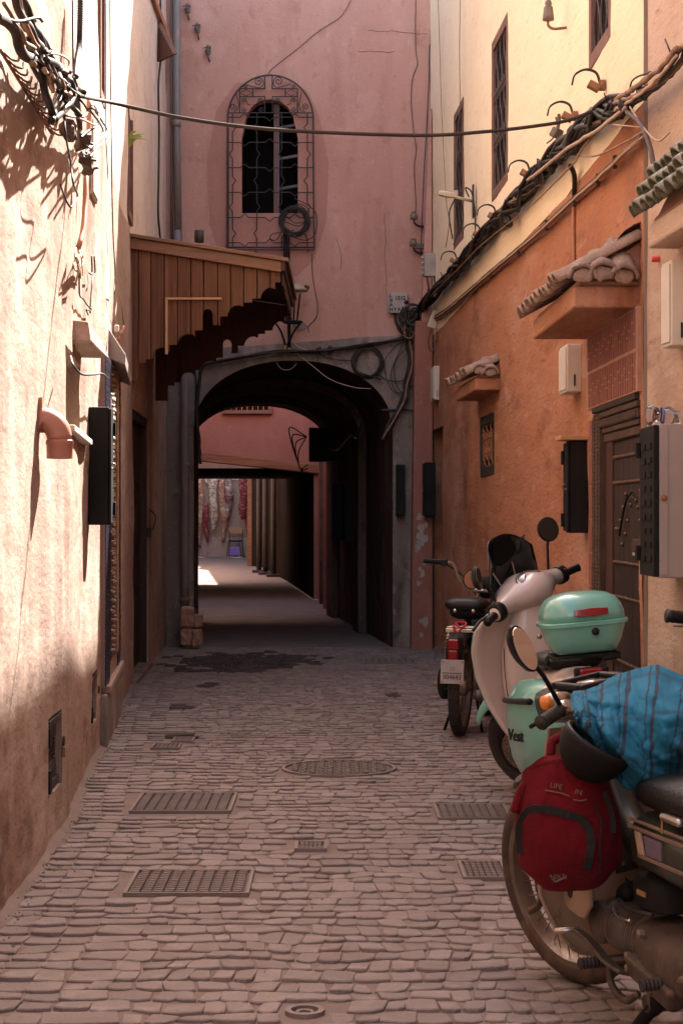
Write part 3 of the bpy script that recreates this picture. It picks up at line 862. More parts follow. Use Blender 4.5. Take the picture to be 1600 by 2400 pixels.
# its little roof
ro = MB(); q0, q1 = Lh(253), Lh(276)
ro.hexa([LEFT.P(q0, -0.03, 2.24), LEFT.P(q0, 0.10, 2.19), LEFT.P(q1, 0.09, 2.17), LEFT.P(q1, -0.03, 2.22),
         LEFT.P(q0, -0.03, 2.46), LEFT.P(q0, 0.105, 2.25), LEFT.P(q1, 0.095, 2.23), LEFT.P(q1, -0.03, 2.44)])
sub_l(ro, 'porch_roof', MT['grey_metal'], 0.006)

# wooden door in the shade beyond it
d0, d1 = wdoor[0], wdoor[1]
dr = keep(wbox(MB(), LEFT, d0 + 0.07, d1 - 0.07, -0.125, -0.085, 0.04, 2.06).build('door', MT['wood_door']), lb)
def sub_d(mb, nm, mat_, bev=0.0, smooth=False):
    o = mb.build(nm, mat_, bev=bev, smooth=smooth); o.data.transform(Matrix.Translation(-Vector(lb.location))); o.parent = dr
    return o
for (u0, u1) in ((d0, d0 + 0.068), (d1 - 0.068, d1)):
    sub_d(wbox(MB(), LEFT, u0, u1, -0.125, -0.02, 0.03, 2.06), 'frame', MT['wood_door'], 0.006)
sub_d(wbox(MB(), LEFT, d0, d1, -0.125, -0.02, 2.062, 2.13), 'frame', MT['wood_door'], 0.006)
for (z0, z1) in ((0.14, 0.62), (0.70, 0.98), (1.06, 1.5), (1.58, 1.98)):
    for h_ in (0, 1):
        m_ = (d0 + d1) / 2
        u0, u1 = (d0 + 0.11, m_ - 0.03) if h_ == 0 else (m_ + 0.03, d1 - 0.11)
        sub_d(wbox(MB(), LEFT, u0, u1, -0.085, -0.068, z0, z1), 'panel', MT['wood_door'], 0.012)
sub_d(wbox(MB(), LEFT, d1 - 0.02, d1 + 0.02, -0.02, 0.02, 1.12, 1.2), 'latch', MT['iron'], 0.004)
sub_d(MB().tube(spline([LEFT.P(d1 - 0.02, 0.0, 1.36), LEFT.P(d1 + 0.05, 0.05, 1.30), LEFT.P(d1 + 0.03, 0.03, 1.18)], 6), 0.006, 6), 'chain', MT['iron'])
sub_d(wbox(MB(), LEFT, d0 - 0.02, d1 + 0.04, -0.10, 0.03, -0.01, 0.045), 'threshold', MT['cement_grey'], 0.01)
# projecting fin and rusty plate high in the corner
fn = MB()
pa, pb, pc = LEFT.Q(369, 50, 0.0), LEFT.Q(369, 145, 0.0), LEFT.Q(380, 140, 0.10)
fn.prism([(0, 0), (1, 0), (0.5, 1)], lambda a, b, t: Vector((pa.x + t, pa.y, pa.z)) if (a, b) == (0, 0) else (Vector((pb.x + t, pb.y, pb.z)) if (a, b) == (1, 0) else Vector((pc.x + t + 0.05, pb.y - 0.25, pb.z + 0.01))), -0.01, 0.03)
keep(fn.build('shutter_fin', MT['wood_frame_up']), lb)

# ================================================================ back building with the archway
bb = empty('archway_house', (0, YB, 0), 0, 'tall pink house closing the alley, built over a dark archway', 'building')
AX, AHW, ASP, AAP = -0.479, 0.987, 2.17, 2.845       # arch centre, half width, spring and apex heights
WX0, WX1, WZ0, WSP, WZT = -0.992, -0.432, 4.31, 5.06, 5.44   # window opening
def arch_z(x, c=AX, hw=AHW, sp=ASP, ap=AAP):
    t = (x - c) / hw
    return sp + (ap - sp) * sqrt(max(0.0, 1 - abs(t) ** 2.2)) if abs(t) < 1 else 0.0
def win_top(x):
    c, hw = (WX0 + WX1) / 2, (WX1 - WX0) / 2
    t = (x - c) / hw
    return WSP + (WZT - WSP) * sqrt(max(0.0, 1 - abs(t) ** 2.3))
def columns(x0, x1, breaks, step=0.05):
    A = sorted({x0, x1} | {b for b in breaks if x0 < b < x1}); out = []
    for a, b in zip(A, A[1:]):
        n = max(1, int(round((b - a) / step))); out += [a + (b - a) * k / n for k in range(n)]
    return out + [A[-1]]
bw = MB()
AL, AR = AX - AHW, AX + AHW
for a, b in zip(*(lambda c: (c, c[1:]))(columns(-3.5, 3.5, (AL, AR, WX0, WX1)))):
    m = (a + b) / 2
    inside = AL < m < AR
    za, zb = (max(arch_z(a), ASP), max(arch_z(b), ASP)) if inside else (-0.02, -0.02)
    if WX0 < m < WX1:
        bw.quad((a, YB, za), (b, YB, zb), (b, YB, WZ0), (a, YB, WZ0))
        bw.quad((a, YB, win_top(a)), (b, YB, win_top(b)), (b, YB, H_BACK), (a, YB, H_BACK))
        bw.quad((a, YB, win_top(a)), (b, YB, win_top(b)), (b, YB + 0.16, win_top(b)), (a, YB + 0.16, win_top(a)))
        bw.quad((a, YB, WZ0), (b, YB, WZ0), (b, YB + 0.16, WZ0), (a, YB + 0.16, WZ0))
    else:
        bw.quad((a, YB, za), (b, YB, zb), (b, YB, H_BACK), (a, YB, H_BACK))
for x in (WX0, WX1):
    bw.quad((x, YB, WZ0), (x, YB + 0.16, WZ0), (x, YB + 0.16, WSP), (x, YB, WSP))
# body of the house above and beside the passage
YE = 23.7
YM, HL = 19.4, 3.7
bw.quad((-3.5, YB, H_BACK), (3.5, YB, H_BACK), (3.5, YM, H_BACK), (-3.5, YM, H_BACK))
bw.quad((-3.5, YM, HL), (3.5, YM, HL), (3.5, YM, H_BACK), (-3.5, YM, H_BACK))
bw.quad((-3.5, YM, HL), (3.5, YM, HL), (3.5, YE, HL), (-3.5, YE, HL))
bw.quad((-3.5, YB, 0), (-3.5, YM, 0), (-3.5, YM, H_BACK), (-3.5, YB, H_BACK)); bw.quad((-3.5, YM, 0), (-3.5, YE, 0), (-3.5, YE, HL), (-3.5, YM, HL))
bw.quad((3.5, YB, 0), (3.5, YM, 0), (3.5, YM, H_BACK), (3.5, YB, H_BACK)); bw.quad((3.5, YM, 0), (3.5, YE, 0), (3.5, YE, HL), (3.5, YM, HL))
keep(bw.build('wall', MT['plaster_pink_back']), bb)
# cement skirt round the arch
cm = MB()
cs = columns(-1.735, 0.70, (AL, AR), 0.05)
def skirt_top(x): return 2.93 + 0.075 * (x + 1.7) + 0.02 * fnoise(x, 2, 3, 3.0)
for a, b in zip(cs, cs[1:]):
    m = (a + b) / 2; inside = AL < m < AR
    za, zb = (max(arch_z(a), ASP), max(arch_z(b), ASP)) if inside else (-0.02, -0.02)
    cm.quad((a, YB - 0.03, za), (b, YB - 0.03, zb), (b, YB - 0.03, skirt_top(b)), (a, YB - 0.03, skirt_top(a)))
    cm.quad((a, YB - 0.03, skirt_top(a)), (b, YB - 0.03, skirt_top(b)), (b, YB + 0.01, skirt_top(b)), (a, YB + 0.01, skirt_top(a)))
keep(cm.build('arch_surround', MT['cement_grey']), bb)
# passage vault
def pass_x(y): return 0.0 if y < YB else -0.105 * (y - YB)
def section(y, t, off=0.0, ap=AAP):
    hw = AHW - off
    if t < 0.22: x, z = -hw, ASP * t / 0.22
    elif t > 0.78: x, z = hw, ASP * (1 - t) / 0.22
    else:
        a = pi * (1 - (t - 0.22) / 0.56)
        ca = cos(a); x = hw * (abs(ca) ** 0.91) * (1 if ca > 0 else -1); z = ASP + (ap - off - ASP) * (sin(a) ** 0.91)
    wob = 0.02 * fnoise(t * 9, y, 1.0, 1.0)
    return Vector((AX + pass_x(y) + x * (1 + wob * 0.6), y, z + (wob if 0.22 < t < 0.78 else 0)))
vt = MB()
vt.grid(lambda u, v: section(YB - 0.03 + (YE - YB + 0.03) * v, u), 60, 24)
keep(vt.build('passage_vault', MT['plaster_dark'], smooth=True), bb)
for (y0, y1, off) in ((19.9, 20.45, 0.10), (22.9, 23.68, 0.09)):
    rbm = MB()
    rings = []
    for k in range(49):
        t = 0.0 + k / 48
        rings.append([section(y0, t, 0.012), section(y0, t, off), section(y1, t, off), section(y1, t, 0.012)])
    rbm.loft(rings)
    keep(rbm.build('vault_rib', MT['plaster_dark'], smooth=False), bb)
# far face of that house
ff = MB(); c2 = AX + pass_x(YE)
fc = columns(-3.5, 3.5, (c2 - AHW, c2 + AHW), 0.06)
for a, b in zip(fc, fc[1:]):
    m = (a + b) / 2; inside = abs(m - c2) < AHW
    za, zb = (max(arch_z(a, c2), ASP), max(arch_z(b, c2), ASP)) if inside else (-0.02, -0.02)
    ff.quad((a, YE, za), (b, YE, zb), (b, YE, HL), (a, YE, HL))
keep(ff.build('rear_wall', MT['plaster_red']), bb)
# darker repaired plaster round the window
pt_ = MB(); n = 120; ring = []
for k in range(n):
    a = 2 * pi * k / n
    hx, hz = 0.60, 0.93
    ca, sa = cos(a), sin(a)
    q = (abs(ca) ** 3.4 + abs(sa) ** 3.4) ** (-1 / 3.4)
    w = 1 + 0.10 * fnoise(cos(a) * 2, sin(a) * 2, 0.3, 1.7) + 0.03 * fnoise(cos(a) * 9, sin(a) * 9, 0.7, 1.7)
    ring.append((-0.72 + hx * q * ca * w, 4.63 + hz * q * sa * w))
hole = [(WX0 - 0.003, WZ0 - 0.003), (WX1 + 0.003, WZ0 - 0.003)] + [(WX1 + 0.003 - (WX1 - WX0 + 0.006) * k / 16, win_top(WX1 - (WX1 - WX0) * k / 16) + 0.003) for k in range(17)]
def ringpt(a):
    i = a / (2 * pi) * n; k = int(i) % n; t = i - int(i)
    p, q = ring[k], ring[(k + 1) % n]
    return (p[0] + (q[0] - p[0]) * t, p[1] + (q[1] - p[1]) * t)
hc = ((WX0 + WX1) / 2, 4.85)
dense = []
for p, q in zip(hole, hole[1:] + hole[:1]):
    for k in range(4): dense.append((p[0] + (q[0] - p[0]) * k / 4, p[1] + (q[1] - p[1]) * k / 4))
outer = []
for p in dense:
    a = atan2(p[1] - 4.63, p[0] + 0.72) % (2 * pi)
    outer.append(ringpt(a))
nd_ = len(dense)
pt_.add([(p[0], YB - 0.004, p[1]) for p in dense] + [(p[0], YB - 0.004, p[1]) for p in outer], [(k, (k + 1) % nd_, nd_ + (k + 1) % nd_, nd_ + k) for k in range(nd_)])
keep(pt_.build('plaster_repair', MT['plaster_patch']), bb)
# window in the opening
vo = MB().span((WX0 - 0.02, YB + 0.17, WZ0 - 0.02), (WX1 + 0.02, YB + 0.8, WZT + 0.05))
vo.f = vo.f[:2] + vo.f[3:]
keep(vo.build('room', MT['dark_void']), bb)
wn_ = MB().span((-0.675, YB + 0.10, WZ0), (-0.643, YB + 0.15, WZT - 0.02)); 
win = keep(wn_.build('window', MT['wood_frame_up']), bb)
def sub_w(mb, nm, mat_, par=None, bev=0.0, smooth=False):
    o = mb.build(nm, mat_, bev=bev, smooth=smooth); o.data.transform(Matrix.Translation(-Vector(bb.location))); o.parent = par or win
    return o
sub_w(MB().span((-0.642, YB + 0.09, WZ0 + 0.004), (-0.620, YB + 0.125, WZT - 0.03)), 'sash_stile', MT['frame_lilac'])
for z in (4.56, 4.86, 5.17):
    b_ = MB(); b_.hexa([(-0.619, YB + 0.10, z), (WX1 - 0.004, YB + 0.05, z + 0.02), (WX1 - 0.004, YB + 0.08, z + 0.02), (-0.619, YB + 0.12, z),
                        (-0.619, YB + 0.10, z + 0.024), (WX1 - 0.004, YB + 0.05, z + 0.048), (WX1 - 0.004, YB + 0.08, z + 0.048), (-0.619, YB + 0.12, z + 0.024)])
    sub_w(b_, 'sash_bar', MT['frame_lilac'])
# wrought iron grille
gm = keep(MB().tube([at(535, 583, YB - 0.06), at(535, 300, YB - 0.06)], 0.008, 6).build('grille', MT['iron']), bb)
def wi(pts, r=0.006, closed=False, n=5):
    return sub_w(MB().tube([at(a, b, YB - 0.06) for a, b in pts], r, n, closed=closed), 'bar', MT['iron'], gm)
def spiral(cx_, cy_, r0, a0, turns, sgn, tail=None):
    pts = []
    nseg = int(14 * abs(turns))
    for k in range(nseg + 1):
        t = k / nseg; a = a0 + sgn * 2 * pi * turns * t; r_ = r0 * (0.18 + 0.82 * (1 - t))
        pts.append((cx_ + r_ * cos(a), cy_ + r_ * sin(a)))
    if tail: pts = tail + pts
    wi(pts, 0.0045)
arch_pts = [(533.5 + 100 - 100 * cos(pi * k / 28), 277 - 101 * sin(pi * k / 28)) for k in range(29)]
wi([(532, 583)] + [(532.5, 400)] + arch_pts + [(734, 400), (736, 583)], 0.009)
wi([(532, 580), (736, 580)], 0.009)
wi([(532, 585.5), (736, 585.5)], 0.006)
wi([(534, 264.5), (732, 264.5)], 0.006)
for x in (548, 722): pass
def zig_v(x, y0, y1, amp):
    pts = [(x, y0)]; y = y0 + 26; s_ = 1
    while y + 20 < y1:
        pts += [(x, y), (x + amp * s_, y + 9), (x, y + 20)]; y += 62; s_ = -s_
    wi(pts + [(x, y1)])
zig_v(545, 264, 580, 8); zig_v(720, 264, 580, -8); zig_v(602, 264, 580, -7); zig_v(660, 264, 580, 7)
for i, y in enumerate((275, 334, 393, 451, 510, 569)):
    s_ = 1 if i % 2 else -1
    wi([(533, y), (563, y), (573, y + 9 * s_), (583, y), (622, y), (632, y - 9 * s_ + 0), (642, y), (681, y), (691, y + 9 * s_), (701, y), (735, y)])
for (x0, x1) in ((562, 621), (638, 697)):
    wi([(x0, 208), (x1, 208)]); wi([(x0, 226.5), (x1, 226.5)])
wi([(620.5, 178), (620.5, 208)]); wi([(638, 178), (638, 208)])
wi([(620.5, 226), (620.5, 264)]); wi([(638.5, 226), (638.5, 264)])
wi([(562, 208), (562, 264)]); wi([(697, 208), (697, 264)])
wi([(592, 208), (592, 227)]); wi([(668.5, 208), (668.5, 227)])
for (c, d) in ((577, 14), (683, 14)):
    wi([(c - d, 217.5), (c, 210), (c + d, 217.5), (c, 225)], 0.0045, closed=True)
spiral(606, 192, 11, 0.2, 1.6, -1, [(577, 199), (605, 206), (614, 203), (618, 196)])
spiral(652, 190, 11, pi - 0.2, 1.6, 1, [(682, 197), (650, 206), (643, 202), (640, 195)])
spiral(575, 203, 5, pi, 1.3, 1); spiral(688, 203, 5, 0, 1.3, -1)
spiral(546, 251, 8, 0.5, 1.5, -1, [(554, 221), (560, 246), (556, 258), (548, 262)])
spiral(716, 250, 8, pi - 0.5, 1.5, 1, [(707, 216), (700, 246), (704, 258), (714, 262)])
for (cx_, sg) in ((571, 1), (611, -1), (649, 1), (688, -1)):
    spiral(cx_, 235, 6, 0 if sg > 0 else pi, 1.4, -sg); spiral(cx_, 256, 6, 0 if sg > 0 else pi, 1.4, sg)
    wi([(cx_ + 6 * sg, 235), (cx_ + 9 * sg, 244), (cx_ + 17 * sg, 246)], 0.0045)
for x in (545, 600, 670, 722):
    wi([(x, 585), (x, 592)], 0.006)
# hairline cracks in the pink plaster
for pts in ([(862, 70), (888, 74), (915, 73), (950, 76), (988, 80), (1004, 79)], [(840, 122), (870, 120), (905, 123), (930, 121)], [(900, 500), (904, 560), (901, 610), (906, 660), (903, 700)], [(790, 560), (800, 600), (797, 640)], [(530, 380), (515, 420), (519, 470)]):
    cpts = []
    for (a, b), (c, d) in zip(pts, pts[1:]):
        for k in range(5): cpts.append(at(a + (c - a) * k / 5 + RND.uniform(-1.2, 1.2), b + (d - b) * k / 5 + RND.uniform(-1.2, 1.2), YB - 0.001))
    keep(MB().tube(cpts, 0.0022, 4).build('crack', MT['plaster_dark']), bb)

# ================================================================ court, second passage and the far end
fb = empty('beam_house', (-1.5, 28, 0), 0, 'red house beyond the archway with a wooden lintel over a dark passage', 'building')
fw = MB()
OX0, OX1 = -2.75, -0.43
def lint(x): return 2.16 - 0.19 * (x + 2.17) / 1.66
fw.quad((-6, 28, 0), (OX0, 28, 0), (OX0, 28, 8.0), (-6, 28, 8.0))
fw.quad((OX1, 28, 0), (4, 28, 0), (4, 28, 8.0), (OX1, 28, 8.0))
fw.quad((OX0, 28, lint(OX0)), (OX1, 28, lint(OX1)), (OX1, 28, 8.0), (OX0, 28, 8.0))
fw.quad((-6, 28, 8.0), (4, 28, 8.0), (4, 36, 8.0), (-6, 36, 8.0))
fw.quad((-6, 36, 2.05), (4, 36, 2.05), (4, 36, 8.0), (-6, 36, 8.0))
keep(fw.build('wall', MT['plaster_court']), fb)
pw = MB()
pw.quad((OX0, 28, 2.05), (OX1, 28, 2.05), (-1.1, 36, 2.05), (-3.7, 36, 2.05))
pw.quad((OX1, 28, 0), (-1.1, 36, 0), (-1.1, 36, 2.1), (OX1, 28, 2.1))
pw.quad((OX0, 28, 0), (-3.7, 36, 0), (-3.7, 36, 2.1), (OX0, 28, 2.1))
keep(pw.build('passage_wall', MT['plaster_shade_black']), fb)
bm = MB()
bm.hexa([(OX0 - 0.1, 27.90, lint(OX0)), (OX1 + 0.1, 27.90, lint(OX1)), (OX1 + 0.1, 28.2, lint(OX1)), (OX0 - 0.1, 28.2, lint(OX0)),
         (OX0 - 0.1, 27.90, lint(OX0) + 0.16), (OX1 + 0.1, 27.90, lint(OX1) + 0.13), (OX1 + 0.1, 28.2, lint(OX1) + 0.13), (OX0 - 0.1, 28.2, lint(OX0) + 0.16)])
keep(bm.build('lintel', MT['wood_beam'], bev=0.015), fb)
# small grilled window in it
gz0, gz1 = 2.96, 3.32
gx0, gx1 = -1.80, -1.13
keep(MB().span((gx0, 27.93, gz0), (gx1, 27.985, gz1)).build('window_recess', MT['dark_void']), fb)
fr = MB().span((gx0 - 0.05, 27.90, gz0 - 0.06), (gx1 + 0.05, 27.99, gz0 - 0.005)); fr.span((gx0 - 0.05, 27.90, gz0), (gx0 - 0.006, 27.99, gz1 + 0.05)); fr.span((gx1 + 0.006, 27.90, gz0), (gx1 + 0.05, 27.99, gz1 + 0.05))
keep(fr.build('window_frame', MT['wood_frame_up']), fb)
gr = MB()
for k in range(9):
    x = gx0 + (gx1 - gx0) * k / 8
    gr.tube([(x, 27.915, gz0), (x, 27.915, gz1)], 0.007, 5)
    if k < 8:
        for sz in (0.10, 0.26):
            gr.tube([(x + 0.042 + 0.034 * cos(2 * pi * i / 10), 27.915, gz0 + sz + 0.05 * sin(2 * pi * i / 10)) for i in range(10)], 0.006, 4, closed=True)
keep(gr.build('window_grille', MT['brass']), fb)

cw = empty('courtyard_house', (0.4, 26, 0), 0, 'shadowed house wall on the right between the two passages', 'building')
m_ = MB()
def yq(mb, pts, z0, z1):
    for (x0, y0), (x1, y1) in zip(pts, pts[1:]): mb.quad((x0, y0, z0), (x1, y1, z0), (x1, y1, z1), (x0, y0, z1))
yq(m_, [(AX + pass_x(YE) + AHW + 0.02, YE), (-0.17, 25.4), (-0.17, 25.6), (-0.36, 28)], 0, 3.6)
m_.quad((-0.1, YE, 3.6), (4, YE, 3.6), (4, 28, 3.6), (-0.36, 28, 3.6))
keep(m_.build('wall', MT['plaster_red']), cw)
keep(MB().span((-0.26, 25.2, 0.0), (-0.10, 25.36, 2.6)).build('pilaster', MT['plaster_red'], bev=0.01), cw)
keep(MB().span((-0.33, 26.6, 0.0), (-0.20, 26.75, 2.9)).build('pilaster', MT['plaster_dark'], bev=0.01), cw)
cl = empty('courtyard_left_house', (-2.6, 26, 0), 0, 'house wall on the left between the two passages, mostly hidden by the arch', 'building')
m_ = MB(); yq(m_, [(AX + pass_x(YE) - AHW - 0.02, YE), (-2.75, 28)], 0, 3.6); m_.quad((-2.1, YE, 3.6), (-6, YE, 3.6), (-6, 28, 3.6), (-2.75, 28, 3.6))
keep(m_.build('wall', MT['plaster_red']), cl)

rl = empty('far_right_house', (-1.8, 45, 0), 0, 'dark house side with drainpipes on the right of the far lane', 'building')
m_ = MB(); yq(m_, [(-1.1, 36), (-2.05, 46.0), (-2.38, 47), (-2.75, 57)], 0, 3.2); m_.quad((-1.1, 36, 3.2), (4, 36, 3.2), (4, 57, 3.2), (-2.75, 57, 3.2))
keep(m_.build('wall', MT['plaster_shade_black']), rl)
m_ = MB(); yq(m_, [(-2.39, 46.8), (-2.79, 56.8)], 0.0, 2.6)
keep(MB().span((-2.46, 46.9, 0), (-2.30, 47.1, 3.0)).build('pilaster', MT['wood_beam']), rl)
for (px, y) in ((607, 41.5), (622, 40.0), (641, 38.5)):
    p = at(px, 1210, y)
    keep(MB().tube([(p.x, y, 0), (p.x, y, 3.4)], 0.06, 10).build('drainpipe', MT['iron'], smooth=True), rl)
    keep(MB().box((p.x, y, 0.03), (0.3, 0.25, 0.06)).build('pipe_foot', MT['iron'], bev=0.01), rl)
ll = empty('far_left_house', (-4.5, 45, 0), 0, 'house along the left of the far lane, hidden behind the arch', 'building')
m_ = MB(); yq(m_, [(-3.7, 36), (-5.6, 57)], 0, 3.4); m_.quad((-3.7, 36, 3.4), (-9, 36, 3.4), (-9, 57, 3.4), (-5.6, 57, 3.4))
keep(m_.build('wall', MT['plaster_beige']), ll)
ew = empty('end_house', (-3.8, 57, 0), 0, 'pale house wall closing the far lane behind the hanging carpets', 'building')
keep(MB().quad((-9, 57.02, 0), (4, 57.02, 0), (4, 57.02, 12.5), (-9, 57.02, 12.5)).build('wall', MT['plaster_beige']), ew)
keep(MB().span((-6, 56.94, 2.45), (-2.8, 57.0, 3.6)).build('pale_band', MT['white_plastic']), ew)
keep(MB().span((-6, 56.86, 0.0), (-2.8, 57.0, 0.62)).build('plinth', MT['plaster_beige'], bev=0.02), ew)

# rolled carpets hanging at the end of the lane
def carpet_mat(nm, c1, c2, c3):
    m = surf(nm, c1, c2, 9.0, (1, 1, 1.0), 0.46, 0.54, rough=0.95, layers=((c3, 7.0, (1, 1, 2.2), 0.54, 0.60, 0.9), ((0.06, 0.02, 0.018), 16.0, (1, 1, 1), 0.56, 0.62, 0.8)), bump=0.5)
    return m
CM = [carpet_mat('rug_rust', (0.52, 0.27, 0.15), (0.40, 0.14, 0.08), (0.62, 0.47, 0.32)), carpet_mat('rug_cream', (0.65, 0.49, 0.33), (0.46, 0.24, 0.14), (0.72, 0.61, 0.47)),
      carpet_mat('rug_red', (0.30, 0.035, 0.035), (0.20, 0.03, 0.035), (0.48, 0.22, 0.15)), carpet_mat('rug_mixed', (0.40, 0.22, 0.17), (0.20, 0.06, 0.05), (0.62, 0.55, 0.48))]
ry = 56.7
CARP = [(469, 1125, 1282, 9, 0, 'leftmost rolled rust carpet hanging at the end of the lane'), (482, 1180, 1268, 7, 2, 'short reddish carpet tucked beside the leftmost roll'),
        (502, 1090, 1245, 10, 1, 'long cream patterned carpet roll, hanging tallest on the left'), (521, 1115, 1268, 8, 0, 'thin rust carpet twisted with a white cord'),
        (537, 1100, 1218, 9, 3, 'carpet roll with a white middle band'), (569, 1098, 1216, 11, 2, 'dark red carpet roll folded to a point at its foot'),
        (586, 1108, 1276, 6, 2, 'narrow red patterned carpet beside the far wall corner'), (480, 1100, 1135, 6, 1, 'small yellowish cloth knot above the leftmost carpets')]
for i, (px, yt, yb, hw, mi, lab) in enumerate(CARP):
    t_, b_ = at(px, yt, ry), at(px + (3 if i % 2 else -3), yb, ry)
    R = hw / FPX * ry; rings = []; nk = 14
    for k in range(nk + 1):
        u = k / nk; c = t_.lerp(b_, u) + Vector((0.03 * sin(u * 7 + i), 0, 0))
        rad = R * (0.45 + 0.55 * min(1, u * 4)) * (1 - 0.55 * max(0, u - 0.75) / 0.25) * (1 + 0.12 * sin(u * 13 + i * 2))
        rings.append([c + Vector((rad * cos(2 * pi * j / 12), 0.8 * rad * sin(2 * pi * j / 12), 0.05 * sin(j + i))) for j in range(12)])
    o = MB().loft(rings).build('hanging_carpet', CM[mi], smooth=True)
    o.location = b_; o.data.transform(Matrix.Translation(-b_))
    tag(o, lab, 'carpet', 'carpets hung up at the far end of the lane')
tag(MB().box(at(592, 1121, 56.5), (0.26, 0.04, 0.22)).build('lane_sign', MT['wood_pale'], bev=0.01), 'small pale blank board on the corner above the far lane', 'sign')
st = empty('plastic_stool', at(551, 1305, 56.2), 0, 'little purple plastic stool under the chair at the far end', 'stool')
sq = MB(); sq.loft([[Vector((sx * w, sy * w, z)) for sx, sy in ((-1, -1), (1, -1), (1, 1), (-1, 1))] for (w, z) in ((0.19, 0.05), (0.155, 0.29), (0.14, 0.31))])
sq.build('stool_body', MT['stool_purple'], st, bev=0.012)
for sx in (-1, 1):
    for sy in (-1, 1): MB().box((sx * 0.15, sy * 0.15, 0.028), (0.07, 0.07, 0.05)).build('leg', MT['stool_purple'], st, bev=0.008)
chp = at(552, 1304, 56.45)
ch = empty('metal_chair', (chp.x, 56.5, 0), 0, 'dark metal framed chair with a tan backrest at the far end of the lane', 'chair')
for sx in (-1, 1):
    MB().tube([(sx * 0.27, -0.2, 0), (sx * 0.22, -0.18, 0.48), (sx * 0.2, 0.16, 0.5), (sx * 0.21, 0.2, 0.95)], 0.014, 6).build('leg', MT['iron'], ch)
    MB().tube([(sx * 0.24, 0.22, 0), (sx * 0.2, 0.16, 0.5)], 0.014, 6).build('leg', MT['iron'], ch)
MB().box((0, -0.02, 0.52), (0.42, 0.38, 0.05)).build('seat', MT['black_plastic'], ch, bev=0.015)
MB().box((0, 0.2, 0.84), (0.44, 0.04, 0.2)).build('backrest', MT['wood_pale'], ch, bev=0.015)

# ================================================================ wooden porch canopy on the left
Y1, Y2 = 13.62, 15.95
wc = empty('wooden_canopy', (-1.0, Y1, 2.4), 0, 'brown plank canopy with a stepped lower edge jutting from the left wall below the window', 'canopy')
def fx(px): return (px - CX) / FPX * Y1
def fz(py): return CAMH - (py - HZ) / FPX * Y1
# plank edges in photo columns and each plank's foot profile
edges = [290, 324.5, 354, 385, 416, 447.5, 477.5, 510, 540, 571, 602, 633, 658]
def top_z(x): return fz(575) + (fz(633) - fz(575)) * (x - fx(290)) / (fx(660) - fx(290))
prof = [(290, 893), (324.5, 893), (324.5, 851), (342, 851), (342, 842), (358, 842), (358, 836), (362, 824), (370, 817), (381, 815), (392, 818), (397, 826), (397, 809), (416, 808),
        (416, 806), (420, 795), (428, 787), (440, 783), (452, 784), (457, 790), (457, 775), (475, 774), (475, 736), (478, 728), (486, 724), (494, 727), (499, 736), (499, 762), (516, 762),
        (516, 742), (533, 742), (534, 735), (540, 724), (550, 717), (562, 716), (571, 720), (572, 709), (591, 709), (591, 700), (611, 700), (612, 692), (618, 682), (628, 675), (641, 676), (645, 681), (645, 662), (659, 662)]
def foot(px):
    for (a, ya), (b, yb_) in zip(prof, prof[1:]):
        if a <= px <= b and b > a: return ya + (yb_ - ya) * (px - a) / (b - a)
    return prof[-1][1]
def plank_poly(e0, e1):
    pts = [(e0, foot(e0 + 0.01))]
    for (a, ya) in prof:
        if e0 + 0.02 < a < e1 - 0.02: pts.append((a, ya))
    pts.append((e1, foot(e1 - 0.01)))
    return pts
for row, (yy, dz_, mat_, th) in enumerate(((Y1, 0.0, MT['wood_plank'], 0.024), (Y2, 0.0, MT['wood_dark'], 0.024))):
    for a, b in zip(edges, edges[1:]):
        gap = 0.9 if row == 0 else 0.12
        a_, b_ = a + gap, b - gap
        low = plank_poly(a_, b_)
        xs0, xs1 = fx(a_), fx(b_)
        yo = RND.uniform(-0.004, 0.004)
        poly = [(fx(p), fz(q)) for p, q in low] + [(xs1, top_z(xs1)), (xs0, top_z(xs0))]
        cln = [poly[0]]
        for q in poly[1:]:
            if (Vector(q) - Vector(cln[-1])).length > 1e-4: cln.append(q)
        mb = MB().prism(cln, lambda u, v, t: Vector((u, t, v)), yy + yo, yy + th + yo)
        po = keep(mb.build('plank', mat_, bev=0.003, seg=1), wc)
        po.data.attributes.new('tone', 'FLOAT', 'FACE').data.foreach_set('value', [RND.uniform(-0.9, 1.6)] * len(po.data.polygons))
# battens behind the joints, roof, beam and cap
bk = MB().hexa([(fx(292), Y1 + 0.028, fz(800)), (fx(330), Y1 + 0.028, fz(800)), (fx(330), Y1 + 0.05, fz(800)), (fx(292), Y1 + 0.05, fz(800)),
                (fx(292), Y1 + 0.028, top_z(fx(292))), (fx(330), Y1 + 0.028, top_z(fx(330))), (fx(330), Y1 + 0.05, top_z(fx(330))), (fx(292), Y1 + 0.05, top_z(fx(292)))])
keep(bk.build('batten', MT['wood_dark']), wc)
def sloped(x0, x1, y0, y1, da, db):
    return MB().hexa([(x0, y0, top_z(x0) + da), (x1, y0, top_z(x1) + da), (x1, y1, top_z(x1) + da), (x0, y1, top_z(x0) + da),
                      (x0, y0, top_z(x0) + db), (x1, y0, top_z(x1) + db), (x1, y1, top_z(x1) + db), (x0, y1, top_z(x0) + db)])
keep(sloped(fx(289), fx(659), Y1 - 0.034, Y1 - 0.006, -0.02, 0.062).build('beam', MT['wood_beam'], bev=0.004), wc)
keep(sloped(fx(290), fx(662), Y1 + 0.03, Y2 - 0.01, 0.0, 0.055).build('shade_soffit', MT['wood_dark']), wc)  # dark board added so the underside of the roof looks shaded
keep(sloped(fx(287), fx(677), Y1 - 0.055, Y2 + 0.06, 0.065, 0.093).build('roof', MT['wood_beam'], bev=0.004), wc)
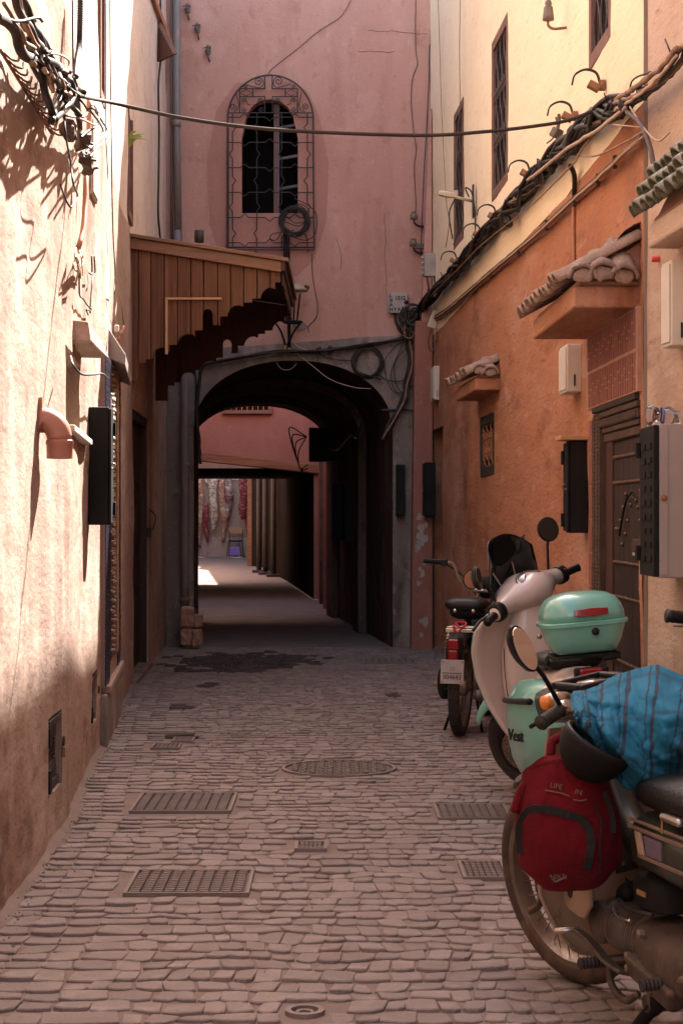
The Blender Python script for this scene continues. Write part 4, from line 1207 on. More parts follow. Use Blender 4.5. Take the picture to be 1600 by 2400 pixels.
keep(MB().span((fx(659.5), Y1 - 0.03, fz(636)), (fx(668), Y2, fz(605))).build('end_post', MT['wood_dark'], bev=0.003), wc)
# dark boards closing the right end, and the strips nailed on the front
for k in range(6):
    y0 = Y1 + 0.03 + k * (Y2 - Y1 - 0.03) / 6
    keep(MB().span((fx(660), y0 + 0.004, fz(668 + 4 * (k % 2))), (fx(664), y0 + (Y2 - Y1) / 6 - 0.01, fz(634))).build('end_plank', MT['wood_dark']), wc)
keep(MB().span((fx(388), Y1 - 0.024, fz(831)), (fx(394), Y1 - 0.006, fz(703.5))).build('strip', MT['wood_pale'], bev=0.002), wc)
keep(MB().span((fx(388), Y1 - 0.024, fz(703)), (fx(520), Y1 - 0.007, fz(698))).build('strip', MT['wood_pale'], bev=0.002), wc)

# ================================================================ right: orange house
ob = empty('orange_house', (1.1, 12.0, 0), 0, 'orange and cream plaster house with tall grilled windows along the right side', 'building')
Rh = RIGHT.hit
PAINT = 3.06
W1 = (Rh(1086), Rh(1064), 3.61, 4.78, 0.14)
W2 = (Rh(1190), Rh(1153), 3.585, 4.735, 0.14)
W3 = (Rh(1433), Rh(1381), 3.55, 4.85, 0.14)
SW = (Rh(1159), Rh(1126), 1.60, 2.055, 0.12)
GD = (Rh(1037), Rh(1012), -0.02, 2.14, 0.16)
DR = (Rh(1500), Rh(1392), -0.02, 1.80, 0.10)
lo_ = MB(); wall_face(lo_, RIGHT, 0.0, RIGHT.s[-1] + 0.05, -0.05, PAINT, [SW, GD, DR], step=0.07, amp=0.014, seed=3.0, fine=True)
keep(lo_.build('lower_wall', MT['plaster_orange'], smooth=True, angle=35), ob)
up_ = MB(); wall_face(up_, RIGHT, 0.0, RIGHT.s[-1] + 0.05, PAINT, H_RIGHT, [W1, W2, W3], step=0.09, amp=0.010, seed=7.0, fine=True)
keep(up_.build('upper_wall', MT['plaster_cream'], smooth=True, angle=35), ob)
keep(shell(MB(), RIGHT.p, H_RIGHT, 7.0).build('roof', MT['rough_roof']), ob)

def sub_to(part, root, mb, nm, mat_, bev=0.0, smooth=False, seg=1):
    o = mb.build(nm, mat_, bev=bev, smooth=smooth, seg=seg); o.data.transform(Matrix.Translation(-Vector(root.location))); o.parent = part
    return o
def tall_window(h, bars, mat_f, mat_b):
    s0, s1, z0, z1, d = h
    e = 0.07
    part = keep(wbox(MB(), RIGHT, s0 + e, s1 - e, -0.05, -0.032, z0 + e, z1 - e).build('window', MT['dark_void']), ob)
    for (a, b, c, dd) in ((s0, s0 + e, z0, z1), (s1 - e, s1, z0, z1), (s0 + e, s1 - e, z0, z0 + e), (s0 + e, s1 - e, z1 - e, z1)):
        sub_to(part, ob, wbox(MB(), RIGHT, a, b, -0.06, 0.006, c, dd), 'frame', mat_f, 0.003)
    # twisted bars that swell and cross
    W = s1 - s0 - 2 * e
    for k in range(bars):
        u = s0 + e + W * (k + 0.5) / bars
        pts = []
        for j in range(25):
            t = j / 24
            pts.append(RIGHT.P(u + 0.45 * W / bars * sin(t * 6 * pi + k * pi) * (0.4 + 0.6 * abs(sin(t * 3 * pi))), -0.010, z0 + e + (z1 - z0 - 2 * e) * t))
        sub_to(part, ob, MB().tube(pts, 0.007, 5), 'grille_bar', mat_b)
    for t in (0.33, 0.66):
        z = z0 + e + (z1 - z0 - 2 * e) * t
        sub_to(part, ob, MB().tube([RIGHT.P(s0 + e, -0.004, z), RIGHT.P(s1 - e, -0.004, z)], 0.006, 5), 'grille_rail', mat_b)
        for k in range(bars + 1):
            u = s0 + e + W * k / bars
            sub_to(part, ob, MB().tube([RIGHT.P(u + 0.03 * cos(2 * pi * i / 10), -0.006, z + 0.05 * sin(2 * pi * i / 10)) for i in range(10)], 0.005, 4, closed=True), 'grille_ring', mat_b)
    return part
tall_window(W1, 6, MT['wood_frame_up'], MT['iron_grille'])
tall_window(W2, 7, MT['wood_frame_up'], MT['iron_grille'])
tall_window(W3, 5, MT['wood_frame_up'], MT['iron_grille'])
tall_window(SW, 6, MT['iron'], MT['rusty'])

# grey door in the far recess and the red pilaster beside the arch
gd = keep(wbox(MB(), RIGHT, GD[0] + 0.02, GD[1] - 0.02, -0.155, -0.12, 0.0, 2.12).build('grey_door', MT['cement_grey'], bev=0.005), ob)
pl_ = MB().hexa([(0.675, 17.42, -0.02), (0.885, 17.42, -0.02), (0.93, 17.79, -0.02), (0.675, 17.79, -0.02),
                 (0.715, 17.42, 3.2), (0.885, 17.42, 3.2), (0.93, 17.79, 3.2), (0.715, 17.79, 3.2)])
keep(pl_.build('pilaster', MT['plaster_red'], bev=0.012), ob)
p2_ = MB().hexa([(0.78, 17.50, 3.2), (0.885, 17.50, 3.2), (0.90, 17.79, 3.2), (0.78, 17.79, 3.2),
                 (0.86, 17.56, 5.3), (0.885, 17.56, 5.3), (0.90, 17.79, 5.3), (0.86, 17.79, 5.3)])
keep(p2_.build('pilaster_taper', MT['plaster_pink_back'], bev=0.01), ob)
# flaked paint patches on the pilaster
fl = MB(); rf = random.Random(3)
for (cx_, cy_, n_, sx, sy) in ((985, 1240, 26, 12, 38), (986, 1340, 4, 8, 12), (984, 1365, 3, 8, 8), (995, 1455, 9, 10, 8), (985, 1490, 4, 8, 8), (982, 1280, 12, 10, 16)):
    for k in range(n_):
        p = at(cx_ + rf.gauss(0, sx * 0.5), cy_ + rf.gauss(0, sy * 0.5), 17.417)
        if not (0.69 < p.x < 0.87): continue
        n = 8; rr = rf.uniform(0.012, 0.032)
        fl.add([(p.x + rr * rf.uniform(0.6, 1.2) * cos(2 * pi * i / n) * 0.7, 17.4165 - k * 0.00005, p.z + rr * rf.uniform(0.7, 1.7) * sin(2 * pi * i / n)) for i in range(n)], [tuple(range(n))])
tag(keep(fl.build('flaked_paint', MT['box_grey']), ob), kind='stuff')

# studded door
s0, s1 = DR[0], DR[1]
dsn = Rh(1500); dsf = Rh(1428)
door = keep(wbox(MB(), RIGHT, dsn + 0.01, dsf, -0.06, -0.030, 0.0, 1.66).build('studded_door', MT['wood_door']), ob)
def sd(mb, nm, mat_, **k): return sub_to(door, ob, mb, nm, mat_, **k)
npl = 6
for k in range(npl):
    a = dsn + 0.012 + (dsf - dsn - 0.014) * k / npl; b = dsn + 0.012 + (dsf - dsn - 0.014) * (k + 1) / npl
    sd(wbox(MB(), RIGHT, a + 0.002, b - 0.002, -0.030, -0.020, 0.02, 1.645), 'plank', MT['wood_door'], bev=0.002)
sd(wbox(MB(), RIGHT, dsf, Rh(1412), -0.095, -0.012, 0.0, 1.68), 'jamb', MT['wood_dark'])
sd(wbox(MB(), RIGHT, Rh(1412), Rh(1396), -0.09, 0.02, 0.0, 1.79), 'frame_post', MT['wood_carved'], bev=0.004)
sd(wbox(MB(), RIGHT, Rh(1396), Rh(1387), -0.05, 0.012, 0.0, 1.84), 'outer_post', MT['plaster_orange'], bev=0.004)
zz = [1.655, 1.70, 1.725, 1.765, 1.80, 1.825]
for k, (za, zb, n1, mt) in enumerate(((1.655, 1.695, -0.004, 'wood_carved'), (1.698, 1.722, 0.006, 'wood_carved'), (1.725, 1.768, 0.012, 'wood_carved'), (1.772, 1.80, 0.018, 'wood_carved'), (1.803, 1.83, 0.026, 'wood_door'))):
    sd(wbox(MB(), RIGHT, dsn + 0.02, Rh(1410 - 3 * k), -0.085, n1, za, zb), 'lintel_moulding', MT[mt], bev=0.004)
dn = MB(); n_d = 34
for k in range(n_d):
    a = dsn + 0.04 + (Rh(1406) - dsn - 0.05) * k / n_d
    wbox(dn, RIGHT, a, a + 0.022, 0.012, 0.018, 1.732, 1.762)
tag(sd(dn, 'dentil', MT['wood_carved']), kind='stuff')
bd = MB()
for k in range(80):
    z = 0.25 + k * 0.0195
    for u in (Rh(1409), Rh(1402)):
        bd.ball(RIGHT.P(u, 0.022, z), (0.006, 0.010, 0.007), 6, 4)
tag(sd(bd, 'carved_beading', MT['brass_stud']), kind='stuff')
stud_me = None
def stud(u, z):
    global stud_me
    p = RIGHT.P(u, -0.019, z)
    if stud_me is None:
        stud_me = MB().lathe([(0.011, 0.0), (0.011, 0.004), (0.008, 0.010), (0.003, 0.013)], 8, axis='x').mesh('stud', True)
        stud_me.materials.append(MT['brass_stud'])
    o = bpy.data.objects.new('stud', stud_me); col.objects.link(o)
    o.parent = door; o.location = p - Vector(ob.location)
    o.scale = (-1, 1, 1)
for z in (1.575, 1.455, 1.085, 0.925, 0.63, 0.45, 0.27):
    for k in range(13):
        stud(dsn + 0.05 + (dsf - dsn - 0.09) * k / 12, z)
for (u, z) in ((0.56, 1.40), (0.08, 1.41), (0.66, 1.34), (0.40, 1.35), (0.31, 1.38), (0.22, 1.37), (0.14, 1.34), (0.76, 1.28), (0.50, 1.28), (0.08, 1.28), (0.84, 1.24), (0.92, 1.24), (0.58, 1.22), (0.70, 1.17)):
    stud(dsn + 0.03 + (dsf - dsn - 0.06) * u, z)
hp = [RIGHT.P(dsn + (dsf - dsn) * u, -0.004, z) for u, z in ((0.30, 1.405), (0.45, 1.38), (0.58, 1.31), (0.70, 1.21))]
sd(MB().tube(spline(hp, 6), 0.005, 6), 'door_pull', MT['black_metal'], smooth=True)
sd(wbox(MB(), RIGHT, dsn + 0.10, dsn + 0.26, -0.020, -0.010, 1.12, 1.20), 'letter_slot', MT['wood_carved'], bev=0.004)
sd(wbox(MB(), RIGHT, dsn + 0.13, dsn + 0.22, -0.009, -0.003, 1.125, 1.14), 'letter_flap', MT['box_grey'], bev=0.003)
# glazed brick panel over the door
pn = keep(wbox(MB(), RIGHT, Rh(1503), Rh(1383), -0.03, 0.020, 1.835, 2.20).build('brick_panel', MT['mortar']), ob)
bs, be = Rh(1500), Rh(1386)
nb = 22
for row, (z0, z1) in enumerate(((1.843, 2.008), (2.024, 2.192))):
    for k in range(nb):
        a = bs + (be - bs) * k / nb; b = bs + (be - bs) * (k + 1) / nb
        cutz = z0 + (z1 - z0) * (0.36 if k % 3 == 0 else (0.68 if k % 3 == 1 else 0.52))
        for (q0, q1) in ((z0, cutz - 0.004), (cutz + 0.004, z1)):
            sub_to(pn, ob, wbox(MB(), RIGHT, a + 0.009, b - 0.009, 0.020, 0.0235 + RND.uniform(-0.0008, 0.0008), q0, q1), 'brick', MT['brick'])
for k in range(9):      # column of bricks down the far side of the frame
    z = 0.30 + k * 0.165
    sub_to(pn, ob, wbox(MB(), RIGHT, Rh(1395), Rh(1388), 0.012, 0.020, z, z + 0.155), 'brick', MT['brick'])

# tiled canopies: slab + half-round tiles
def half_tile(L, r, th=0.012, n=8, taper=0.85, lumps=0.0, seed=0):
    mb = MB()
    def f(u, v):
        rr = r * (taper + (1 - taper) * v)
        a = pi * u
        q = lumps * fnoise(cos(a) * 3 + seed, v * 5, seed * 1.7, 1.6)
        return Vector(((rr + q) * cos(a), L * v, (rr + q) * sin(a)))
    mb.grid(f, n, 6 if lumps else 2, th)
    return mb
def canopy(path, root, sn, sf, proj, zb, fas, mat_slab, mat_tile, ntile, rise, near_tiles, courses=1, lump=0.0):
    part = keep(wbox(MB(), path, sn, sf, -0.02, proj, zb, zb + fas).build('canopy', mat_slab, bev=0.012), root)
    base = wbox(MB(), path, sn + 0.02, sf - 0.02, -0.02, proj - 0.02, zb + fas, zb + fas + 0.03)
    sub_to(part, root, base, 'tile_bed', MT['mortar'], bev=0.01)
    wedge = MB().hexa([path.P(sn + 0.03, -0.02, zb + fas), path.P(sf - 0.03, -0.02, zb + fas), path.P(sf - 0.03, proj - 0.03, zb + fas), path.P(sn + 0.03, proj - 0.03, zb + fas),
                       path.P(sn + 0.05, -0.02, zb + fas + rise), path.P(sf - 0.05, -0.02, zb + fas + rise), path.P(sf - 0.05, proj - 0.03, zb + fas + 0.03), path.P(sn + 0.05, proj - 0.03, zb + fas + 0.03)])
    sub_to(part, root, wedge, 'tile_core', MT['mortar'])
    span = sf - sn
    wd = span / ntile
    for c in range(courses):
        for k in range(ntile):
            s = sn + wd * (k + 0.5)
            h0 = proj * c / courses - 0.02; h1 = proj * (c + 1) / courses + 0.06
            z0 = zb + fas + rise - (rise - 0.03) * (c / courses) + 0.005 * (courses - c)
            z1 = zb + fas + rise - (rise - 0.03) * ((c + 1.15) / courses) + 0.005
            a, b = path.P(s, h0, z0 + 0.012 * RND.uniform(-1, 1)), path.P(s + RND.uniform(-0.006, 0.006), h1 + RND.uniform(-0.012, 0.012), z1 + RND.uniform(-0.008, 0.008))
            L = (b - a).length
            mb = half_tile(L, wd * 0.52, 0.009, 8, 0.84, 0.0035 + lump * 0.4, k + c * 31)
            d = (b - a).normalized(); tdir = Vector((*path.tan(s), 0)); upv = tdir.cross(d).normalized()
            if upv.z < 0: upv = -upv
            M = Matrix(((tdir.x, d.x, upv.x, a.x), (tdir.y, d.y, upv.y, a.y), (tdir.z, d.z, upv.z, a.z), (0, 0, 0, 1)))
            mb.xf(M)
            sub_to(part, root, mb, 'roof_tile', mat_tile, smooth=True)
    for k in range(near_tiles):
        n0 = 0.03 + (proj - 0.02) * (k + 0.5) / near_tiles
        h_ = rise * (1 - n0 / proj)
        a = path.P(sn + 0.42 * span / max(2, ntile / 6), n0 * 0.9, zb + fas + h_ * 0.9 + 0.06); b = path.P(sn - 0.05, n0, zb + fas + 0.022 + 0.012 * (k % 2))
        L = (b - a).length
        mb = half_tile(L, proj / near_tiles * 0.54, 0.016, 12, 0.82, 0.007 + lump * 0.35, 50 + k)
        d = (b - a).normalized(); tdir = Vector((*path.nor(sn), 0)); upv = tdir.cross(d).normalized()
        if upv.z < 0: upv = -upv
        mb.xf(Matrix(((tdir.x, d.x, upv.x, a.x), (tdir.y, d.y, upv.y, a.y), (tdir.z, d.z, upv.z, a.z), (0, 0, 0, 1))))
        sub_to(part, root, mb, 'roof_tile', mat_tile, smooth=True)
        cap = MB().ball(b + Vector((0, 0.004, 0.014)), (proj / near_tiles * 0.47, 0.009, proj / near_tiles * 0.36), 14, 8)
        cap.v = [v + Vector((0, 0, 0.012)) * fnoise(v.x, v.y, v.z, 40) for v in cap.v]
        sub_to(part, root, cap, 'mortar_plug', mat_tile, smooth=True)
    return part
canopy(RIGHT, ob, Rh(1497), RIGHT.at_y(9.1), 0.285, 2.197, 0.095, MT['plaster_orange'], MT['tile_old'], 16, 0.20, 3, 1, 0.003)
canopy(RIGHT, ob, Rh(1170), Rh(1119), 0.172, 2.19, 0.085, MT['plaster_orange'], MT['tile_old'], 12, 0.12, 2, 1, 0.002)
# rubble heap of mortar behind the broken tiles
hp_ = MB()
sN = Rh(1497)
def heap(u, v):
    s = sN + 0.02 + 0.62 * u
    w = sin(pi * min(1, max(0, v))) 
    h = 0.26 * (1 - u) ** 0.7 + 0.04
    n_ = -0.02 + 0.27 * v
    z = 2.29 + h * (1 - v) ** 0.8 + 0.03 * fnoise(s * 9, n_ * 9, 2.0) + 0.015 * fnoise(s * 28, n_ * 28, 4.0)
    return RIGHT.P(s, n_, z)
hp_.grid(heap, 26, 14)
keep(hp_.build('canopy_rubble', MT['tile_old'], smooth=True), ob)

# ================================================================ right: near beige house
bh = empty('beige_house', (1.4, 5.0, 0), 0, 'weathered beige plaster house at the right edge, next to the studded door', 'building')
S3 = BEIGE.at_y(3.0)
bwm = MB(); wall_face(bwm, BEIGE, 0.0, S3, -0.05, H_RIGHT, [], step=0.3); wall_face(bwm, BEIGE, S3, BEIGE.s[-1], -0.05, H_RIGHT, [], step=0.25, amp=0.012, seed=13.0)
keep(bwm.build('wall', MT['plaster_beige']), bh)
keep(shell(shell(MB(), [BEIGE.pos(S3)] + BEIGE.p[1:], H_RIGHT, 7.0), [BEIGE.p[0], BEIGE.pos(S3)], H_RIGHT, 7.0).build('roof', MT['rough_roof']), bh)
canopy(BEIGE, bh, BEIGE.at_y(5.0), BEIGE.at_y(7.15), 0.125, 2.365, 0.095, MT['plaster_beige'], MT['tile_green'], 24, 0.26, 0, 3, 0.0)

# ================================================================ things fixed to the walls
def place(o, loc):
    """give a one-mesh thing its origin at loc (mesh was built in world space)"""
    loc = Vector(loc); o.data.transform(Matrix.Translation(-loc)); o.location = loc
    return o
rk = random.Random(21)
CABS = [MT['cable_black']] * 5 + [MT['cable_dusty']] * 3 + [MT['cable_tan']]

# ---- cable bundle along the right wall
rcb = empty('cable_bundle', RIGHT.P(6, 0.05, 3.2), 0, 'thick tangled bundle of black cables running along the orange wall', 'cables')
def RB(px, py, off=0.06): 
    for w_ in (RIGHT, BEIGE):
        try: return w_.Q(px, py, off)
        except ValueError: pass
    return at(px, py, 7.615)
main = [(958, 764), (985, 722), (1020, 686), (1062, 640), (1095, 600), (1130, 560), (1172, 510), (1210, 470), (1245, 428), (1280, 388), (1320, 345), (1365, 305), (1410, 268), (1450, 246)]
near_ = [(1450, 246), (1490, 222), (1530, 192), (1566, 160), (1598, 120)]
def strand(pts, mat_, r, jit, twist, ph, off=0.06, parent=rcb, nm='cable', n=5):
    P = [RB(a, b, off) for a, b in pts]
    C = spline(P, 5); out = []
    for i, p in enumerate(C):
        a = ph + twist * i
        d = (C[min(i + 1, len(C) - 1)] - C[max(i - 1, 0)]).normalized()
        u, v = frame_from(d)
        out.append(p + (u * cos(a) + v * sin(a)) * jit + Vector((rk.uniform(-1, 1), rk.uniform(-1, 1), rk.uniform(-1, 1))) * 0.004)
    o = MB().tube(out, r, n).build(nm, mat_, smooth=True)
    return keep(o, parent)
for k in range(24):
    strand(main, CABS[k % len(CABS)], rk.choice((0.007, 0.009, 0.012, 0.015)), rk.uniform(0.015, 0.055), rk.uniform(0.25, 0.6) * rk.choice((-1, 1)), rk.uniform(0, 6.28), 0.065)
for k in range(10):
    strand(near_, [MT['cable_dusty'], MT['cable_tan'], MT['cable_pale'], MT['cable_black']][k % 4], rk.choice((0.007, 0.009, 0.011)), rk.uniform(0.01, 0.045), rk.uniform(-0.15, 0.15), rk.uniform(0, 6.28), 0.08)
strand([(1240, 430), (1330, 358), (1395, 318), (1462, 262)], MT['cable_pale'], 0.009, 0.02, 0.05, 1.0, 0.11)
strand([(1010, 700), (1120, 590), (1225, 505), (1330, 405), (1382, 325)], MT['cable_tan'], 0.004, 0.02, 0.05, 1.0, 0.11)
# ties, clips and cut ends that stick out of the bundle
for k in range(46):
    t = rk.random(); i = min(int(t * (len(main) - 1)), len(main) - 2); f = t * (len(main) - 1) - i
    px = main[i][0] + (main[i + 1][0] - main[i][0]) * f; py = main[i][1] + (main[i + 1][1] - main[i][1]) * f
    p = RB(px, py, 0.065)
    L = rk.uniform(0.05, 0.11)
    q = p + Vector((rk.uniform(-0.04, 0.01), rk.uniform(-0.10, -0.02), rk.uniform(-0.09, 0.06))).normalized() * L
    m2 = p.lerp(q, 0.5) + Vector((0, 0, rk.uniform(-0.02, 0.02)))
    keep(MB().tube(spline([p, m2, q], 4), rk.choice((0.003, 0.004, 0.008)), 5).build('cable_end', MT['cable_black'], smooth=True), rcb)
for (px, py) in ((1290, 395), (1330, 345), (1385, 300), (1345, 350), (1310, 372), (1225, 455), (1190, 520), (1140, 555), (1085, 612), (1505, 218), (1466, 246), (1048, 655), (1000, 705), (975, 740)):
    p = RB(px, py, 0.075)
    c = MB().ball(p, (0.028, 0.04, 0.034), 9, 6)
    c.v = [v + (v - p) * 0.5 * fnoise(v.x, v.y, v.z, 30) for v in c.v]
    keep(c.build('clamp', MT['cable_black'], smooth=False), rcb)
# dangling tails near the beige corner
for pts, mat_, r in (([(1468, 262), (1500, 290), (1522, 345), (1530, 385), (1542, 415)], MT['clamp'], 0.011), ([(1475, 250), (1508, 300), (1540, 330), (1568, 310)], MT['cable_pale'], 0.004),
                     ([(1436, 292), (1500, 298)], MT['cable_pale'], 0.003), ([(1360, 366), (1400, 364), (1470, 330), (1512, 305)], MT['cable_tan'], 0.0045),
                     ([(1436, 262), (1470, 245), (1480, 190), (1524, 168)], MT['cable_black'], 0.004), ([(1557, 92), (1572, 128)], MT['cable_black'], 0.004)):
    keep(MB().tube(spline([RB(a, b, 0.10) for a, b in pts], 6), r, 6).build('cable', mat_, smooth=True), rcb)

# ---- tan conduits below the bundle
cdt = empty('conduit_run', RIGHT.P(6, 0.03, 3.0), 0, 'pair of tan painted conduits running below the black cable bundle', 'conduit')
for (dy, r, off, mat_) in ((0, 0.016, 0.025, MT['cable_tan']), (-7, 0.008, 0.03, MT['cable_dusty']), (6, 0.012, 0.02, MT['pipe_orange']), (-3, 0.005, 0.045, MT['cable_pale'])):
    pts = [(1008, 752), (1045, 730), (1090, 692), (1150, 640), (1200, 598), (1260, 548), (1330, 482), (1400, 420), (1450, 372), (1495, 332), (1506, 322)]
    C = spline([RB(a, b + dy * (0.5 + 0.5 * a / 1500) , off) for a, b in pts], 6)
    C = [p + Vector((0, 0, 0.006 * fnoise(p.y, dy, 0, 4))) for p in C]
    keep(MB().tube(C, r, 7).build('conduit', mat_, smooth=True), cdt)
for (px, py) in ((1150, 642), (1215, 590), (1280, 528), (1345, 470), (1400, 422), (1440, 380)):
    p = RB(px, py, 0.03)
    keep(MB().box(p, (0.02, 0.03, 0.06)).build('clip', MT['cable_dusty'], bev=0.003), cdt)
dp = empty('drop_conduit', RB(1342, 600, 0.02), 0, 'thin orange conduit dropping from the cables to the tiled canopy', 'conduit')
keep(MB().tube(spline([RB(1337, 392, 0.06), RB(1343, 412, 0.03), RB(1344, 440, 0.02), RB(1343, 520, 0.018), RB(1344, 628, 0.018)], 5), 0.0105, 8).build('pipe', MT['pipe_orange'], smooth=True), dp)
keep(MB().tube(spline([RB(1335, 388, 0.07), RB(1345, 410, 0.035), RB(1344.5, 455, 0.022)], 5), 0.013, 8).build('sleeve', MT['cable_black'], smooth=True), dp)

# ---- iron hooks with insulator stubs
HK = [(1420, 200, 'rusty hook bracket high on the cream wall, nearest the bundle corner'), (1355, 272, 'rusty hook bracket just above the hanging wire on the cream wall'), (1252, 405, 'rusty hook bracket alone below the tall middle window'),
      (1172, 505, 'small rusty hook bracket at the foot of the tall middle window'), (1135, 548, 'small rusty hook bracket near the far tall window foot'), (1078, 610, 'farthest rusty hook bracket above the bundle')]
for (px, py, lab) in HK:
    p = RB(px, py, 0.0); s_ = RIGHT.hit(px) if px < 1500 else None
    h = empty('wall_hook', p, 0, lab, 'bracket', 'iron hooks above the cables')
    n = Vector((*RIGHT.nor(RIGHT.hit(px)), 0)); t = Vector((*RIGHT.tan(RIGHT.hit(px)), 0)); u = Vector((0, 0, 1))
    k = p.y / 9.5
    MB().box(n * 0.02, (0.03, 0.03, 0.05)).build('plate', MT['rusty'], h, bev=0.004)
    MB().box(n * 0.06 + u * -0.005, (0.06, 0.05, 0.035), Matrix.Rotation(0.5, 4, 'Y')).build('block', MT['rusty'], h, bev=0.005)
    MB().tube(spline([n * 0.03 + u * 0.01, n * 0.05 + u * 0.06, n * 0.10 + u * 0.075, n * 0.15 + u * 0.05, n * 0.165 + u * 0.0], 5), [0.007] * 10 + [0.006] * 5 + [0.005] * 6, 6).build('hook', MT['iron'], h, smooth=True)
def insulator(px, py, path, lab, sc=1.0, off=0.09):
    p = path.Q(px, py, off); wallp = path.Q(px, py, 0.0)
    h = empty('insulator', p, 0, lab, 'insulator', 'ceramic insulators')
    s_ = sc
    MB().lathe([(0.004, 0.075 * s_), (0.012 * s_, 0.07 * s_), (0.018 * s_, 0.055 * s_), (0.014 * s_, 0.045 * s_), (0.022 * s_, 0.036 * s_), (0.026 * s_, 0.0), (0.028 * s_, -0.025 * s_), (0.018 * s_, -0.027 * s_)], 14).build('bell', MT['ceramic'], h, smooth=True)
    n = Vector((*path.nor(path.hit(px)), 0))
    MB().tube(spline([Vector((0, 0, -0.02 * s_)), Vector((0, 0, -0.05 * s_)), -n * 0.03 + Vector((0, 0, -0.066 * s_)), -n * off + Vector((0, 0, -0.06 * s_))], 5), 0.007 * s_, 6).build('arm', MT['rusty'], h, smooth=True)
insulator(1284, 35, RIGHT, 'brown ceramic insulator on a rusty arm high on the cream wall', 1.15, 0.10)
# old broken bracket with cut wires
bkp = RIGHT.Q(1303, 312, 0.08)
bk = empty('broken_bracket', bkp, 0, 'grey broken junction block with cut wires hanging on the cream wall', 'bracket')
MB().box((0, 0, 0), (0.05, 0.06, 0.055), Euler((0.4, 0.3, 0.5)).to_matrix().to_4x4()).build('block', MT['clamp'], bk, bev=0.008)
for (v, w) in (((0.01, -0.02, 0.10), 0.012), ((0.0, 0.02, 0.09), 0.009), ((-0.05, 0.03, -0.05), 0.005), ((0.04, 0.0, -0.06), 0.012), ((0.05, -0.02, -0.075), 0.006)):
    MB().tube(spline([(0, 0, 0), Vector(v) * 0.6 + Vector((0.008, 0, 0)), v], 4), w * 0.8, 6).build('wire_end', MT['clamp'], bk, smooth=True)

# ---- arm lamp by the far tall window
lp = RIGHT.Q(1108, 472, 0.02)
al = empty('wall_lamp', lp, 0, 'pale street lamp on a horizontal arm in front of the far tall window', 'lamp')
ll_ = at(1028, 463, lp.y - 0.25) - lp
MB().tube([(0, 0, 0), (ll_.x * 0.5, ll_.y * 0.5, 0.01), (ll_.x * 0.75, ll_.y * 0.75, 0.015)], 0.013, 8).build('arm', MT['white_plastic'], al, smooth=True)
hm = MB(); hm.loft([[Vector((ll_.x * t, ll_.y * t, 0)) + Vector((0, a * 0.035 * w, b * 0.020 * w + 0.02)) for a, b in ((-1, -1), (1, -1), (1.0, 0.6), (0.5, 1), (-0.5, 1), (-1, 0.6))] for t, w in ((0.48, 0.6), (0.6, 0.95), (0.85, 1.05), (1.0, 0.8))])
hm.build('lamp_head', MT['white_plastic'], al, bev=0.004)
MB().box((-0.0, 0, 0.0), (0.014, 0.06, 0.26)).build('back_plate', MT['iron'], al, bev=0.003)
jb = at(1062, 455, lp.y - 0.1) - lp
MB().box(jb, (0.07, 0.06, 0.05)).build('junction', MT['box_grey'], al, bev=0.006)
for k, pts in enumerate(([(1068, 462), (1052, 500), (1060, 560)], [(1078, 465), (1085, 510), (1072, 545), (1062, 575)], [(1098, 462), (1090, 440), (1105, 452), (1112, 500), (1112, 552), (1102, 575)])):
    MB().tube(spline([at(a, b, lp.y - 0.08) - lp for a, b in pts], 6), 0.006, 6).build('lead', MT['cable_black'], al, smooth=True)
for (px, py, lab) in ((969, 507, 'upper small insulator at the corner of the pink wall'), (968, 570, 'lower small insulator beside the cross arm at the corner of the pink wall')):
    p = at(px, py, YB - 0.12)
    h = empty('insulator', p, 0, lab, 'insulator', 'ceramic insulators')
    MB().lathe([(0.008, 0.05), (0.03, 0.04), (0.02, 0.03), (0.035, 0.015), (0.038, -0.03), (0.02, -0.032)], 12).build('bell', MT['ceramic'], h, smooth=True)
    MB().tube(spline([(0, 0, -0.02), (0.01, 0, -0.07), (0.06, 0.05, -0.09), (0.1, 0.11, -0.08)], 5), 0.010, 6).build('arm', MT['iron'], h, smooth=True)
ca = empty('cross_arm', at(990, 577, YB - 0.12), 0, 'short dark iron cross arm at the corner of the pink wall', 'bracket')
MB().box((0, 0, 0), (0.20, 0.04, 0.05)).build('bar', MT['clamp'], ca, bev=0.006)
MB().box((0.06, 0.05, -0.005), (0.05, 0.09, 0.04)).build('wall_lug', MT['clamp'], ca, bev=0.006)
# grey junction box on the corner
jbx = empty('junction_box', at(1009, 622, 17.25), 0, 'grey ribbed junction box in the corner above the cable bundle', 'electric box')
MB().box((0, 0, 0), (0.15, 0.09, 0.22), Matrix.Rotation(0.25, 4, 'Z')).build('case', MT['box_grey'], jbx, bev=0.008)
for k in range(4): MB().box((-0.085, -0.04, -0.08 + 0.05 * k), (0.025, 0.03, 0.02)).build('gland', MT['box_grey'], jbx, bev=0.003)
MB().box((0.095, 0.03, -0.02), (0.015, 0.06, 0.24)).build('back_plate', MT['black_metal'], jbx)
for dx in (-0.04, 0.03): MB().tube(spline([(dx, -0.02, -0.11), (dx + 0.02, -0.02, -0.25), (dx + 0.01, 0.05, -0.42)], 6), 0.008, 6).build('lead', MT['cable_black'], jbx, smooth=True)
